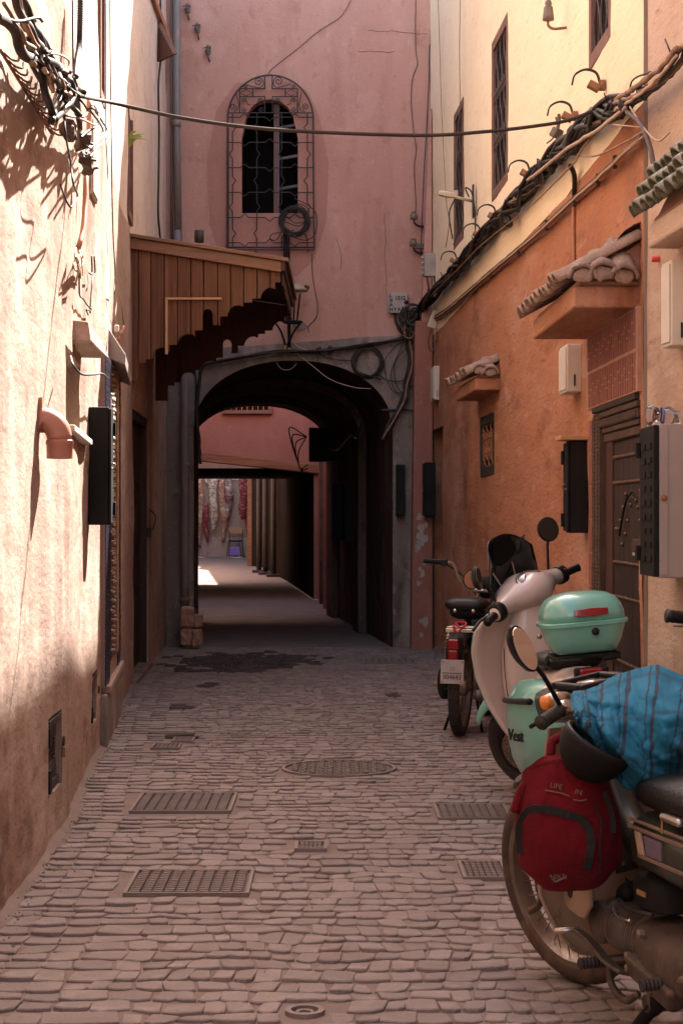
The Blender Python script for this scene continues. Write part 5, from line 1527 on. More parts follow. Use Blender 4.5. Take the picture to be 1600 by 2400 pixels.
# small white box hanging at the knot
wb_ = empty('white_junction', at(1016, 749, 17.0), 0, 'small white box dangling from the cable knot at the corner', 'electric box')
MB().box((0, 0, 0), (0.075, 0.04, 0.17), Euler((0, 0.35, 0.2)).to_matrix().to_4x4()).build('case', MT['white_plastic'], wb_, bev=0.006)
for k in range(3): MB().tube(spline([(0.02 * k - 0.02, 0, -0.08), (0.03 * k - 0.05, -0.02, -0.2), (0.02 * k - 0.03, -0.01, -0.30), (0.03 - 0.01 * k, 0, -0.2)], 6), 0.004, 5).build('lead', MT['cable_tan'] if k else MT['cable_black'], wb_, smooth=True)

# ---- number box on the back wall
nb_ = empty('number_box', at(933, 711, YB - 0.05), 0, 'grey electric box stencilled LBAHYA 1512 on the pink wall', 'electric box')
MB().box((0, 0, 0), (0.185, 0.09, 0.20)).build('case', MT['box_grey'], nb_, bev=0.008)
for k in range(13): MB().box((-0.098, -0.02, -0.085 + 0.0142 * k), (0.012, 0.04, 0.008)).build('louvre', MT['box_grey'], nb_)
MB().lathe([(0.0195, 0.0), (0.0195, -0.02), (0.014, -0.03), (0.004, -0.03)], 14, (0.075, -0.046, 0.005), 'y').build('knob', MT['black_plastic'], nb_, smooth=True)
TM = lambda x, z: Matrix.Translation((x, -0.0462, z)) @ Matrix.Rotation(radians(90), 4, 'X')
for (tx, x, z, sz) in (('L', -0.075, 0.071, 0.052), ('B', -0.072, 0.024, 0.048), ('A', -0.072, -0.020, 0.048), ('H', -0.072, -0.068, 0.050), ('1512', 0.018, 0.045, 0.052), ('Y', -0.032, -0.068, 0.052), ('A', 0.008, -0.066, 0.050)):
    text_mesh('stencil_letter', tx, sz, TM(x, z), MT['paint_black'], nb_, bold=0.0016)
MB().tube(spline([(-0.035, 0.0, -0.10), (-0.03, -0.01, -0.16), (0.01, -0.01, -0.26), (0.05, -0.01, -0.31)], 6), 0.014, 7).build('lead', MT['cable_black'], nb_, smooth=True)
for dx in (0.02, 0.07): MB().tube(spline([(0.045, 0, -0.10), (dx, -0.01, -0.20), (0.02 + dx * 0.3, -0.01, -0.30)], 5), 0.005, 5).build('lead', MT['cable_black'], nb_, smooth=True)

# ---- cables along the top of the arch and down the right jamb
ac = empty('arch_cables', at(700, 825, YB), 0, 'black cables strung along the top of the archway and down its right side', 'cables')
def BK(px, py, d=0.07): return at(px, py, YB - d)
def cab(pts, r, mat_, d=0.07, jit=0.0, root=ac, nm='cable'):
    P = spline([BK(a + rk.uniform(-jit, jit), b + rk.uniform(-jit, jit), d) for a, b in pts], 6)
    return keep(MB().tube(P, r, 6).build(nm, mat_, smooth=True), root)
top = [(468, 876), (472, 862), (484, 852), (520, 846), (560, 838), (620, 828), (665, 822), (720, 823), (770, 820), (840, 811), (900, 802), (945, 792)]
for k in range(7): cab(top, rk.choice((0.008, 0.011, 0.014)), MT['cable_black'] if k % 3 else MT['cable_dusty'], 0.05 + 0.012 * k, 3.0)
left_dn = [(470, 872), (463, 920), (462, 980), (466, 1030), (470, 1060), (468, 1085)]
for k in range(4): cab(left_dn, rk.choice((0.010, 0.016)), MT['cable_black'], 0.05 + 0.015 * k, 3.0)
cab([(458, 868), (460, 930), (458, 1000)], 0.008, MT['cable_black'])
knot = [(965, 770), (955, 800), (960, 850), (955, 900), (945, 940), (920, 985), (900, 1030)]
for k in range(9): cab([(a + rk.uniform(-6, 6), b) for a, b in knot], rk.choice((0.006, 0.010, 0.014)), CABS[k], 0.06 + 0.01 * k, 4.0)
for k in range(16):
    a0 = rk.uniform(0, 6.28); cx_, cy_ = 962 + rk.uniform(-14, 14), 755 + rk.uniform(-20, 34); R_ = rk.uniform(9, 26)
    cab([(cx_ + R_ * cos(a0 + t) * rk.uniform(0.7, 1.1), cy_ + R_ * 1.2 * sin(a0 + t)) for t in (0, 1, 2, 3, 4.2)], rk.choice((0.005, 0.008, 0.013)), CABS[k % 9], rk.uniform(0.08, 0.28))
for pts, r in (([(938, 800), (900, 850), (925, 920), (985, 893)], 0.004), ([(945, 800), (915, 880), (935, 925), (950, 905)], 0.004), ([(880, 870), (905, 890), (940, 893), (955, 880)], 0.006),
               ([(965, 800), (925, 850), (930, 905), (955, 930)], 0.004), ([(942, 960), (985, 963)], 0.008), ([(893, 962), (930, 960), (945, 945)], 0.016)):
    cab(pts, r, MT['cable_black'])
cab([(688, 822), (735, 860), (775, 890), (830, 908), (868, 911)], 0.0045, MT['cable_pale'])
cab([(686, 800), (705, 816), (745, 824), (775, 815), (790, 824)], 0.0045, MT['cable_pale'], 0.09)
cab([(740, 826), (775, 840), (815, 845), (838, 846)], 0.006, MT['cable_black'])
cab([(648, 850), (660, 865), (680, 866), (695, 852)], 0.003, MT['cable_pale'])
for (px, py) in ((746, 822), (774, 819)):
    c = MB().ball(BK(px, py, 0.09), (0.035, 0.03, 0.04), 7, 5); c.v = [v + Vector((0, 0, 0.03)) * fnoise(v.x, v.y, v.z, 25) for v in c.v]
    keep(c.build('clamp', MT['cable_black']), ac)
# coil on the right of the arch
cc = BK(861, 849, 0.09)
coil = empty('cable_coil', cc, 0, 'ring of thick black cable hung beside the top of the arch', 'cable')
for k in range(3):
    R_ = 0.128 + 0.010 * k
    MB().tube([Vector((R_ * cos(t) * (1 + 0.05 * sin(t * 2 + k)), 0.012 * k, R_ * 1.08 * sin(t))) for t in [2 * pi * i / 30 for i in range(30)]], 0.011, 6, closed=True).build('loop', MT['cable_black'], coil, smooth=True)
MB().tube(spline([(-0.08, 0, -0.1), (0.0, -0.01, -0.13), (0.08, 0, -0.15), (0.13, 0, -0.17)], 5), 0.010, 6).build('tail', MT['cable_black'], coil, smooth=True)
# coil on the window grille
cc = at(692, 518, YB - 0.12)
coil2 = empty('cable_coil', cc, 0, 'tangled coil of thin black cable hung on the corner of the window grille', 'cable')
for k in range(13):
    R_ = rk.uniform(0.105, 0.155); ph = rk.uniform(0, 6.28)
    dx, dz = rk.uniform(-0.015, 0.015), rk.uniform(-0.015, 0.015)
    MB().tube([Vector((dx + R_ * cos(t) * (1 + 0.10 * sin(t + ph)), -0.03 + 0.05 * rk.random(), dz + R_ * sin(t) * (1 + 0.08 * sin(2 * t + ph)))) for t in [2 * pi * i / 22 for i in range(22)]], 0.0055, 5, closed=True).build('loop', MT['cable_black'], coil2, smooth=True)
for pts in ([(663, 500), (660, 540), (648, 562), (634, 560), (640, 548), (690, 540)], [(690, 465), (720, 480), (740, 500), (742, 530), (735, 553), (715, 563), (690, 555), (665, 530)], [(672, 495), (700, 478), (722, 490), (722, 515)], [(668, 520), (700, 530), (715, 518)], [(668, 505), (690, 522), (712, 520)]):
    MB().tube(spline([at(a, b, YB - 0.13) - cc for a, b in pts], 6), 0.005, 5).build('loop', MT['cable_black'], coil2, smooth=True)
# thin wires on the back wall
for lab, pts, r in (('thin wire rising diagonally from the window arch', [(626, 180), (634, 165), (660, 143), (700, 112), (740, 78), (770, 58), (795, 42), (812, 20), (824, -5)], 0.0032),
                    ('thin wire hanging down the pink wall right of the lamp', [(731, 592), (732, 640), (738, 680), (744, 712), (742, 742), (728, 758), (722, 768), (724, 780)], 0.0035),
                    ('long thin wire down the right part of the pink wall', [(974, -5), (973, 60), (974, 120), (978, 150), (966, 185), (963, 240), (969, 310), (975, 350), (970, 395), (974, 470), (973, 500)], 0.0032),
                    ('thin wire lying along the corner of the pink wall', [(1006, 105), (1004, 200), (999, 300), (993, 400), (988, 520), (985, 600)], 0.004)):
    o = place(MB().tube(spline([BK(a, b, 0.01) for a, b in pts], 5), r, 5).build('wire', MT['cable_black'], smooth=True), BK(*pts[-1], 0.01))
    tag(o, lab, 'wire', 'thin wires on the pink wall')
for lab, pts in (('thin orange wire rising left of the far tall window', [(1026, -5), (1030, 120), (1034, 250), (1040, 380), (1046, 480), (1052, 520), (1044, 580)]), ('thin orange wire crossing in front of the far tall window', [(1078, -5), (1076, 120), (1077, 250), (1070, 330), (1068, 420), (1064, 450)])):
    o = place(MB().tube(spline([RIGHT.Q(a, b, 0.03) for a, b in pts], 5), 0.0035, 5).build('wire', MT['cable_tan'], smooth=True), RIGHT.Q(*pts[-1], 0.03))
    tag(o, lab, 'wire', 'thin wires on the cream wall')
for (px, py, lab) in ((440, 22, 'topmost dark insulator stub on the left of the pink wall'), (463, 68, 'middle dark insulator stub on the left of the pink wall'), (488, 120, 'lowest dark insulator stub on the left of the pink wall')):
    h = empty('insulator', BK(px, py, 0.05), 0, lab, 'insulator', 'dark insulator stubs')
    c = MB().lathe([(0.01, 0.055), (0.028, 0.04), (0.024, 0.02), (0.030, 0.005), (0.022, -0.03), (0.012, -0.04)], 10); c.v = [v * (1 + 0.3 * fnoise(v.x, v.y, v.z, 40)) for v in c.v]
    c.build('bell', MT['clamp'], h)
    MB().tube(spline([(0.0, 0, -0.03), (0.005, 0, -0.07), (0.012, 0.04, -0.09)], 4), 0.009, 6).build('pin', MT['clamp'], h, smooth=True)
    MB().tube(spline([(-0.05, 0, 0.03), (0, -0.02, 0.035), (0.03, 0, 0.02)], 4), 0.005, 5).build('binding_wire', MT['clamp'], h, smooth=True)

# ---- lantern on the back wall
lx = at(682, 760, YB - 0.25)
lan = empty('wall_lantern', at(684, 830, YB - 0.03), 0, 'black iron lantern with a cream cap fixed above the archway', 'lantern')
L0 = lan.location
def LP(px, py, d): return at(px, py, YB - d) - L0
MB().tube([LP(669, 538, 0.06), LP(669, 600, 0.06), LP(671, 640, 0.06)], 0.022, 10).build('conduit', MT['black_metal'], lan, smooth=True)
MB().tube([LP(677, 548, 0.05), LP(677, 610, 0.05)], 0.009, 8).build('pole', MT['black_metal'], lan, smooth=True)
MB().tube(spline([LP(674, 608, 0.06), LP(679, 640, 0.1), LP(684, 660, 0.14), LP(682, 700, 0.12), LP(677, 740, 0.06), LP(678, 800, 0.04), LP(679, 830, 0.04)], 6), 0.016, 8).build('stem', MT['black_metal'], lan, smooth=True)
MB().lathe([(0.018, -0.012), (0.02, 0.0), (0.018, 0.012)], 12, LP(678, 711, 0.07)).build('collar', MT['brass'], lan, smooth=True)
MB().lathe([(0.105, 0.0), (0.112, 0.018), (0.088, 0.03), (0.06, 0.055), (0.03, 0.072), (0.004, 0.08)], 20, LP(696, 683, 0.2)).build('cap', MT['lamp_cream'], lan, smooth=True)
fi = MB().ball(LP(718, 674, 0.22), (0.03, 0.03, 0.026), 8, 6); fi.v = [v + Vector((0, 0, 0.03)) * fnoise(v.x, v.y, v.z, 40) for v in fi.v]
fi.build('cap_ornament', MT['wood_carved'], lan)
MB().lathe([(0.088, -0.012), (0.10, -0.006), (0.10, 0.006), (0.088, 0.012)], 20, LP(686, 755, 0.2), closed=True).build('ring', MT['black_metal'], lan, smooth=True)
for (a, b) in (((703, 688), (696, 752)), ((668, 690), (671, 752)), ((690, 688), (688, 752))):
    MB().tube([LP(*a, 0.2), LP(*b, 0.2)], 0.009, 6).build('lantern_bar', MT['black_metal'], lan, smooth=True)
for pts in ([(645, 757), (656, 772), (664, 793), (668, 808)], [(704, 757), (690, 775), (680, 795), (673, 810)]):
    MB().tube(spline([LP(*pts[0], 0.2), LP(*pts[1], 0.18), LP(*pts[2], 0.12), LP(*pts[3], 0.08)], 6), 0.010, 6).build('lower_arm', MT['black_metal'], lan, smooth=True)
for (px, py, sc) in ((668, 818, 1.0), (678, 824, 1.2)):
    MB().lathe([(0.006, 0.04), (0.016 * sc, 0.03), (0.010, 0.012), (0.018 * sc, 0.0), (0.010, -0.014), (0.015, -0.03), (0.005, -0.045)], 12, LP(px, py, 0.07)).build('finial', MT['brass'], lan, smooth=True)
pc = MB(); n = 14
pc.add([LP(704 + 17 * cos(2 * pi * k / n) * (0.8 + 0.35 * rk.random()), 765 + 10 * sin(2 * pi * k / n) * (0.8 + 0.4 * rk.random()), 0.008) for k in range(n)], [tuple(range(n))])
pc.build('cement_daub', MT['cement_grey'], lan)

# ---- drainpipe in the left corner
dpp = empty('drainpipe', (at(418, 1400, YB - 0.06).x, YB - 0.06, 0), 0, 'grey drainpipe running down the left corner of the pink wall', 'pipe')
keep(MB().tube([at(414, -20, YB - 0.08), at(414, 300, YB - 0.08), at(418, 560, YB - 0.08)], 0.036, 12).build('upper_pipe', MT['pipe_grey'], smooth=True), dpp)
keep(MB().tube(spline([at(416, 540, YB - 0.08), at(422, 800, YB - 0.09), at(432, 880, YB - 0.1), at(433, 1000, YB - 0.1), at(434, 1460, YB - 0.1)], 5), 0.042, 12).build('lower_pipe', MT['pipe_grey'], smooth=True), dpp)
for (px, py, r_) in ((414, 290, 0.048), (434, 1090, 0.052), (434, 1405, 0.052), (434, 1250, 0.05)):
    keep(MB().lathe([(r_ - 0.012, -0.03), (r_, -0.02), (r_, 0.02), (r_ - 0.012, 0.03)], 14, at(px, py, YB - 0.09)).build('collar', MT['pipe_grey'], smooth=True), dpp)
keep(MB().tube([at(403, -20, YB - 0.05), at(403, 560, YB - 0.05)], 0.014, 8).build('thin_pipe', MT['pipe_grey'], smooth=True), dpp)
rp = place(MB().box(LEFT.Q(376, 37, 0.03), (0.03, 2.2, 0.07)).build('rusty_plate', MT['rust_box'], bev=0.004), LEFT.Q(376, 37, 0.03))
tag(rp, 'orange rusty metal plate high in the left corner', 'plate')
o = place(MB().tube(spline([LEFT.Q(a, b, 0.03) for a, b in ((376, -5), (377, 60), (381, 110), (372, 190), (373, 300), (372, 420), (371, 500), (376, 560))], 5), 0.010, 6).build('wire', MT['cable_black'], smooth=True), LEFT.Q(376, 560, 0.03))
tag(o, 'dark wavy cable hanging down the left corner wall', 'wire')
# stub pipe above the canopy
sp = place(MB().lathe([(0.03, 0), (0.04, 0.0), (0.04, 0.10), (0.03, 0.10)], 14, at(467, 568, 15.2), closed=True).build('vent_stub', MT['iron'], smooth=True), at(467, 568, 15.2))
tag(sp, 'short dark pipe stub on top of the wooden canopy', 'pipe')

# ---- rubble stones at the left foot of the arch
for k, (px, py, sx, sy, sz, lab) in enumerate(((438, 1492, 0.12, 0.15, 0.17, 'left lower pink stone block at the foot of the drainpipe'), (463, 1494, 0.10, 0.15, 0.18, 'right lower pink stone block at the foot of the drainpipe'),
                                               (440, 1446, 0.14, 0.14, 0.20, 'left upper pink stone block with a hole at the foot of the drainpipe'), (465, 1455, 0.09, 0.13, 0.13, 'right upper pink stone block stacked at the foot of the drainpipe'))):
    p = at(px, py, YB - 0.28)
    b = MB().box((0, 0, 0), (sx, sy, sz))
    mb = MB().grid(lambda u, v: (0, 0, 0), 1, 1); mb = MB()
    def blk(u, v):
        a, t = 2 * pi * u, pi * v
        d = Vector((sin(t) * cos(a), sin(t) * sin(a), cos(t)))
        m = max(abs(d.x), abs(d.y), abs(d.z))
        q = (d * 0.06 + d / m * 0.47)
        q = Vector((q.x * sx, q.y * sy, q.z * sz)) * 0.9
        return q * (1 + 0.20 * fnoise(q.x * 22 + k, q.y * 22, q.z * 22) + 0.08 * fnoise(q.x * 60 + k, q.y * 60, q.z * 60))
    mb.grid(blk, 28, 18)
    o = mb.build('rubble_stone', MT['mortar'], smooth=False); o.location = (p.x, p.y, max(sz * 0.42, p.z))
    tag(o, lab, 'stone', 'rubble by the arch')

# ---- meter boxes
def meter_box(path, px0, px1, yt, yb, prot, mat_, lab, lid=False, near=True):
    sA = path.hit(px1) if path is RIGHT else path.hit(px0)
    p0 = path.pos(sA)
    zt = CAMH - (yt - HZ) / FPX * p0.y; zb_ = CAMH - (yb - HZ) / FPX * p0.y
    return sA, zt, zb_
def black_box(path, s0, s1, z0, z1, prot, lab, tilt=0.0, board=False):
    c = path.P((s0 + s1) / 2, prot / 2, (z0 + z1) / 2)
    root = empty('meter_box', path.P((s0 + s1) / 2, 0, z0), 0, lab, 'electric box', 'black meter boxes')
    keep(wbox(MB(), path, s0, s1, 0.0, prot, z0, z1).build('case', MT['black_metal'], bev=0.006), root)
    keep(wbox(MB(), path, s0 - 0.008, s1 + 0.008, prot + 0.001, prot + 0.012, z0 + 0.01, z1 - 0.01).build('lid', MT['black_metal'], bev=0.003), root)
    for zz_ in (z0 + (z1 - z0) * 0.14, z0 + (z1 - z0) * 0.82):
        keep(wbox(MB(), path, s1 - 0.03, s1 + 0.005, prot + 0.012, prot + 0.026, zz_ - 0.035, zz_ + 0.035).build('hinge', MT['black_metal'], bev=0.004), root)
    zc = (z0 + z1) / 2
    keep(MB().tube([path.P(s0 + 0.02, prot + 0.02 + 0.012 * cos(t), zc + 0.014 * sin(t)) for t in [2 * pi * k / 12 for k in range(12)]], 0.004, 5, closed=True).build('hasp', MT['steel_dirty'], smooth=True), root)
    if board:
        keep(wbox(MB(), path, s0 - 0.03, s1 + 0.03, 0.0, prot + 0.05, z1 + 0.002, z1 + 0.026).build('cover_board', MT['wood_pale'], bev=0.005), root)
    return root
black_box(RIGHT, RIGHT.at_y(9.12), RIGHT.at_y(9.25), 1.215, 1.685, 0.095, 'black metal meter box with a plank on top beside the studded door', board=True)
black_box(LEFT, LEFT.at_y(9.25), LEFT.at_y(9.40), 1.255, 1.865, 0.105, 'large black metal meter box on the sunlit left wall')
black_box(RIGHT, RIGHT.at_y(17.25), RIGHT.at_y(17.5), 1.30, 1.82, 0.10, 'narrow black box on the red pilaster beside the arch')
bx2 = empty('meter_box', (0.58, YB - 0.03, 1.3), 0, 'narrow black box on the grey right jamb of the arch', 'electric box', 'black meter boxes')
MB().box((0, -0.06, 0.255), (0.085, 0.10, 0.51)).build('case', MT['black_metal'], bx2, bev=0.006)
MB().box((0, -0.118, 0.255), (0.075, 0.012, 0.49)).build('lid', MT['black_metal'], bx2, bev=0.003)
MB().box((-0.046, -0.08, 0.27), (0.014, 0.03, 0.03)).build('hasp', MT['steel_dirty'], bx2, bev=0.003)
for (y, lab) in ((20.9, 'black box deep inside the passage on its right wall, nearer of two'), (22.4, 'black box deep inside the passage on its right wall, farther of two')):
    xx = AX + pass_x(y) + AHW
    b_ = empty('meter_box', (xx, y, 1.0), 0, lab, 'electric box', 'black meter boxes')
    MB().box((-0.07, 0, 0.35), (0.12, 0.4, 0.7)).build('case', MT['black_metal'], b_, bev=0.006)
    MB().box((-0.137, 0, 0.35), (0.012, 0.38, 0.66)).build('lid', MT['black_metal'], b_, bev=0.003)
bx3 = empty('passage_cabinet', (AX + pass_x(23) + AHW - 0.2, 22.6, 2.0), 0, 'dark cabinet hanging under the vault at the far right of the passage', 'electric box')
MB().box((0, 0, 0.2), (0.34, 0.3, 0.42)).build('case', MT['black_metal'], bx3, bev=0.008)
MB().box((0, -0.158, 0.2), (0.31, 0.012, 0.39)).build('lid', MT['black_metal'], bx3, bev=0.004)
for k in range(4): MB().tube(spline([(-0.2, -0.1, 0.3), (-0.3 - 0.04 * k, -0.12, 0.1 + 0.1 * k), (-0.28, -0.12, -0.1), (-0.18, -0.1, -0.05 - 0.05 * k)], 6), 0.008, 5).build('lead', MT['cable_black'], bx3, smooth=True)
for pts, lab in (([(0.17, 17.9, 2.2), (0.2, 18.4, 2.3), (0.16, 19.2, 2.15), (0.10, 20.0, 2.2), (-0.05, 21.5, 2.1), (-0.2, 23.0, 2.2)], 'slack cable along the right haunch of the dark vault'),):
    o = place(MB().tube(spline(pts, 8), 0.016, 6).build('cable', MT['cable_black'], smooth=True), pts[0]); tag(o, lab, 'cable')

# white boxes
def white_box(path, s0, s1, z0, z1, prot, lab, mat_='white_plastic'):
    root = empty('white_box', path.P((s0 + s1) / 2, 0, z0), 0, lab, 'electric box', 'white wall boxes')
    keep(wbox(MB(), path, s0, s1, -0.005, prot, z0, z1).build('case', MT[mat_], bev=0.006), root)
    keep(wbox(MB(), path, s0 + 0.012, s1 - 0.012, prot + 0.001, prot + 0.006, z0 + 0.015, z1 - 0.015).build('lid', MT[mat_], bev=0.002), root)
    keep(wbox(MB(), path, s0 - 0.004, s0 - 0.0005, prot * 0.4, prot * 0.5, z0 + 0.03, z0 + 0.09).build('slot', MT['black_plastic']), root)
    return root
white_box(RIGHT, RIGHT.at_y(9.35), RIGHT.at_y(9.62), 1.95, 2.20, 0.075, 'white box tucked under the tiled door canopy')
white_box(RIGHT, RIGHT.at_y(16.9), RIGHT.at_y(17.2), 2.40, 2.72, 0.05, 'narrow peeling white box on the far corner of the orange wall')
white_box(BEIGE, BEIGE.at_y(6.98), BEIGE.at_y(7.12), 1.965, 2.30, 0.075, 'tall white conduit box under the green tiled canopy')
rcp = place(MB().lathe([(0.013, 0), (0.013, 0.05), (0.009, 0.055)], 12, BEIGE.Q(1527, 607, 0.03), 'x').build('pipe_cap', MT['red_cap'], smooth=True), BEIGE.Q(1527, 607, 0.03))
tag(rcp, 'small red pipe cap sticking out beside the tall white box', 'pipe cap')

# ---- big grey cabinet with slotted black edge
yb0, yb1 = 6.86, 7.20
xo = at(1545, 0, yb0).x
zt, zb_ = CAMH - (993 - HZ) / FPX * yb0, CAMH - (1355 - HZ) / FPX * yb0
cb = empty('meter_cabinet', (xo + 0.1, yb0, zb_), 0, 'tall grey metal cabinet with rust stains and a black slotted door on the beige wall', 'electric box')
H_ = zt - zb_
MB().span((-0.1, 0, 0), (0.16, yb1 - yb0, H_)).build('case', MT['grey_metal'], cb, bev=0.005)
MB().span((-0.122, 0.012, 0.004), (-0.102, yb1 - yb0 - 0.01, H_ - 0.004)).build('door', MT['black_metal'], cb, bev=0.003)
for k in range(9):
    for q in range(2):
        z = 0.06 + k * (H_ - 0.1) / 9
        MB().span((-0.128, 0.05 + q * 0.13, z), (-0.1225, 0.14 + q * 0.13, z + 0.022)).build('slat', MT['black_metal'], cb)
for z in (0.06, H_ - 0.12):
    MB().span((-0.14, yb1 - yb0 - 0.04, z), (-0.1225, yb1 - yb0 + 0.005, z + 0.06)).build('hinge', MT['black_metal'], cb, bev=0.003)
MB().span((-0.1, -0.004, H_ * 0.02), (-0.07, -0.0005, H_ * 0.98)).build('edge_strip', MT['grey_metal'], cb)
MB().lathe([(0.012, 0), (0.012, -0.012), (0.004, -0.014)], 10, (-0.085, -0.004, H_ * 0.52), 'y').build('lock', MT['rusty'], cb, smooth=True)
# crumpled clear bottle lying on the cabinet
bt = MB(); rings = []
for k in range(16):
    t = k / 15; rr = 0.03 * (1 + 0.25 * sin(t * 17)) if t < 0.8 else 0.03 - 0.085 * (t - 0.8)
    rr = max(rr, 0.011)
    rings.append([Vector((-0.09 + 0.2 * t, 0.06 + 0.02 * sin(t * 6), 0.034 + 0.008 * sin(t * 9))) + Vector((0, rr * cos(2 * pi * j / 12) * (1 + 0.3 * sin(3 * j + k)), rr * sin(2 * pi * j / 12) * (1 + 0.2 * cos(2 * j + k)))) for j in range(12)])
bt.loft(rings)
btr = empty('plastic_bottle', (xo + 0.06, yb0 + 0.05, zt + 0.002), 0, 'crumpled clear plastic bottle lying on top of the grey cabinet', 'bottle')
bt.build('bottle_body', MT['clear_plastic'], btr, smooth=True)
MB().lathe([(0.033, -0.005), (0.0335, -0.004), (0.0335, 0.003), (0.033, 0.004)], 14, (-0.03, 0.06, 0.036), 'x', cap=False).build('bottle_label', MT['label_blue'], btr, smooth=True)

# ---- left wall: elbow pipe, conduit, cable tangle
eb = LEFT.Q(96, 985, 0.0)
elb = empty('elbow_pipe', eb, 0, 'terracotta elbow drain pipe sticking out of the sunlit left wall', 'pipe')
n = Vector((*LEFT.nor(LEFT.hit(96)), 0)); R_ = 0.075
pts = [n * -0.02 + Vector((0, 0, 0.0)), n * 0.015]
for k in range(9):
    a = pi / 2 * k / 8
    pts.append(n * (0.015 + R_ * sin(a) * 0.75) + Vector((0, 0, -R_ * (1 - cos(a)))))
MB().tube(pts, 0.048, 18).build('bend', MT['pipe_terracotta'], elb, smooth=True)
e_ = pts[-1]
MB().lathe([(0.046, 0.002), (0.052, -0.002), (0.053, -0.014), (0.050, -0.02), (0.050, -0.07), (0.043, -0.07), (0.043, -0.01)], 20, e_).build('socket', MT['pipe_terracotta'], elb, smooth=True, angle=40)
MB().box(n * 0.0 + Vector((0, -0.01, 0.06)), (0.02, 0.03, 0.05)).build('plaster_chip', MT['pipe_orange'], elb)
# orange conduit with a white trunking box
oc = empty('orange_conduit', LEFT.Q(195, 500, 0.03), 0, 'orange conduit bending down the left wall below the cable tangle', 'conduit')
keep(MB().tube(spline([LEFT.Q(210, 230, 0.04), LEFT.Q(208, 330, 0.04), LEFT.Q(203, 400, 0.045), LEFT.Q(200, 480, 0.045), LEFT.Q(195, 540, 0.04), LEFT.Q(183, 585, 0.02), LEFT.Q(176, 605, -0.01)], 6), 0.0125, 8).build('pipe', MT['pipe_orange'], smooth=True), oc)
white_box(LEFT, Lh(209), Lh(221), 2.97, 3.38, 0.018, 'long narrow white trunking box on the left wall beside the orange conduit')
# slanted angle iron with little hooks
an = empty('angle_iron', LEFT.Q(60, 210, 0.01), 0, 'slanting rusty angle iron with small hooks under the left cable tangle', 'bracket')
A0, A1 = LEFT.Q(2, 118, 0.012), LEFT.Q(121, 312, 0.012)
keep(MB().tube([A0, A1], 0.006, 5).build('rail', MT['rusty']), an)
for k in range(13):
    t = (k + 0.5) / 13; p = A0.lerp(A1, t)
    keep(MB().tube(spline([p + Vector((0, 0.02, 0.01)), p + Vector((0.02, 0.05, -0.005)), p + Vector((0.035, 0.08, 0.0)), p + Vector((0.035, 0.10, 0.022))], 4), 0.0042, 5).build('hook', MT['rusty'], smooth=True), an)
# the tangle: thick cables looping along the wall
lt = empty('cable_tangle', LEFT.Q(120, 200, 0.1), 0, 'tangle of thick black cables hung along the upper left wall', 'cables')
def LQ(px, py, off): return LEFT.Q(px, py, off)
def lcab(pts, r, mat_, offs=None, n=6, nm='cable'):
    P = []
    for i, (a, b) in enumerate(pts):
        o_ = offs[i] if offs else 0.12
        P.append(LQ(a, b, o_))
    return keep(MB().tube(spline(P, 6), r, n).build(nm, mat_, smooth=True), lt)
lcab([(-12, 36), (15, 50), (34, 68), (42, 90), (46, 110), (58, 130), (75, 138)], 0.017, MT['cable_dusty'], n=10)
lcab([(36, -8), (42, 20), (56, 45), (72, 66), (84, 95), (98, 110)], 0.013, MT['cable_dusty'], n=8)
lcab([(50, -8), (62, 12), (70, 35), (76, 60), (92, 80), (102, 108), (100, 120)], 0.013, MT['cable_black'], n=8)
lcab([(44, -8), (50, 30), (66, 70), (80, 100), (88, 108)], 0.010, MT['cable_tan'], n=8)
lcab([(100, 150), (101, 185), (106, 215), (116, 240), (124, 270), (121, 283)], 0.014, MT['cable_black'], n=8)
lcab([(121, 283), (130, 258), (140, 236), (150, 215)], 0.013, MT['cable_black'], n=8)
lcab([(125, 280), (150, 258), (168, 235), (176, 205), (170, 185)], 0.014, MT['cable_black'], n=8)
lcab([(60, 130), (85, 142), (108, 158), (125, 178), (140, 195), (165, 205)], 0.012, MT['cable_black'])
lcab([(10, 8), (22, 26), (34, 48), (54, 80), (60, 100), (82, 112)], 0.007, MT['cable_tan'])
lcab([(0, 30), (20, 45), (40, 50), (60, 48), (75, 44), (92, 42), (101, 52)], 0.005, MT['cable_black'], [0.12, 0.13, 0.14, 0.15, 0.16, 0.17, 0.18])
lcab([(95, 78), (108, 96), (116, 112), (121, 118), (110, 124)], 0.006, MT['cable_black'])
lcab([(113, 124), (140, 128), (160, 140), (162, 155), (158, 172)], 0.004, MT['cable_pale'])
for k in range(30):
    t = rk.random()
    x0, y0 = 55 + 120 * t + rk.uniform(-14, 14), 100 + 120 * t + rk.uniform(-24, 24)
    dx, dy = rk.uniform(15, 45), rk.uniform(20, 60)
    lcab([(x0, y0), (x0 + dx * 0.5 + rk.uniform(-9, 9), y0 + dy * 0.4), (x0 + dx, y0 + dy)], rk.choice((0.004, 0.006, 0.009, 0.011)), CABS[k % 9] if k % 5 else MT['cable_pale'], [rk.uniform(0.04, 0.16) for _ in range(3)])
for k in range(8):
    lcab([(150 + rk.uniform(-8, 10), 195), (172 + rk.uniform(-6, 10), 225 + rk.uniform(-6, 6)), (182 + rk.uniform(-4, 6), 265), (188 + rk.uniform(-2, 4), 310), (190 + rk.uniform(-3, 3), 345)], rk.choice((0.006, 0.009)), CABS[k], [0.12, 0.10, 0.08, 0.06, 0.05])
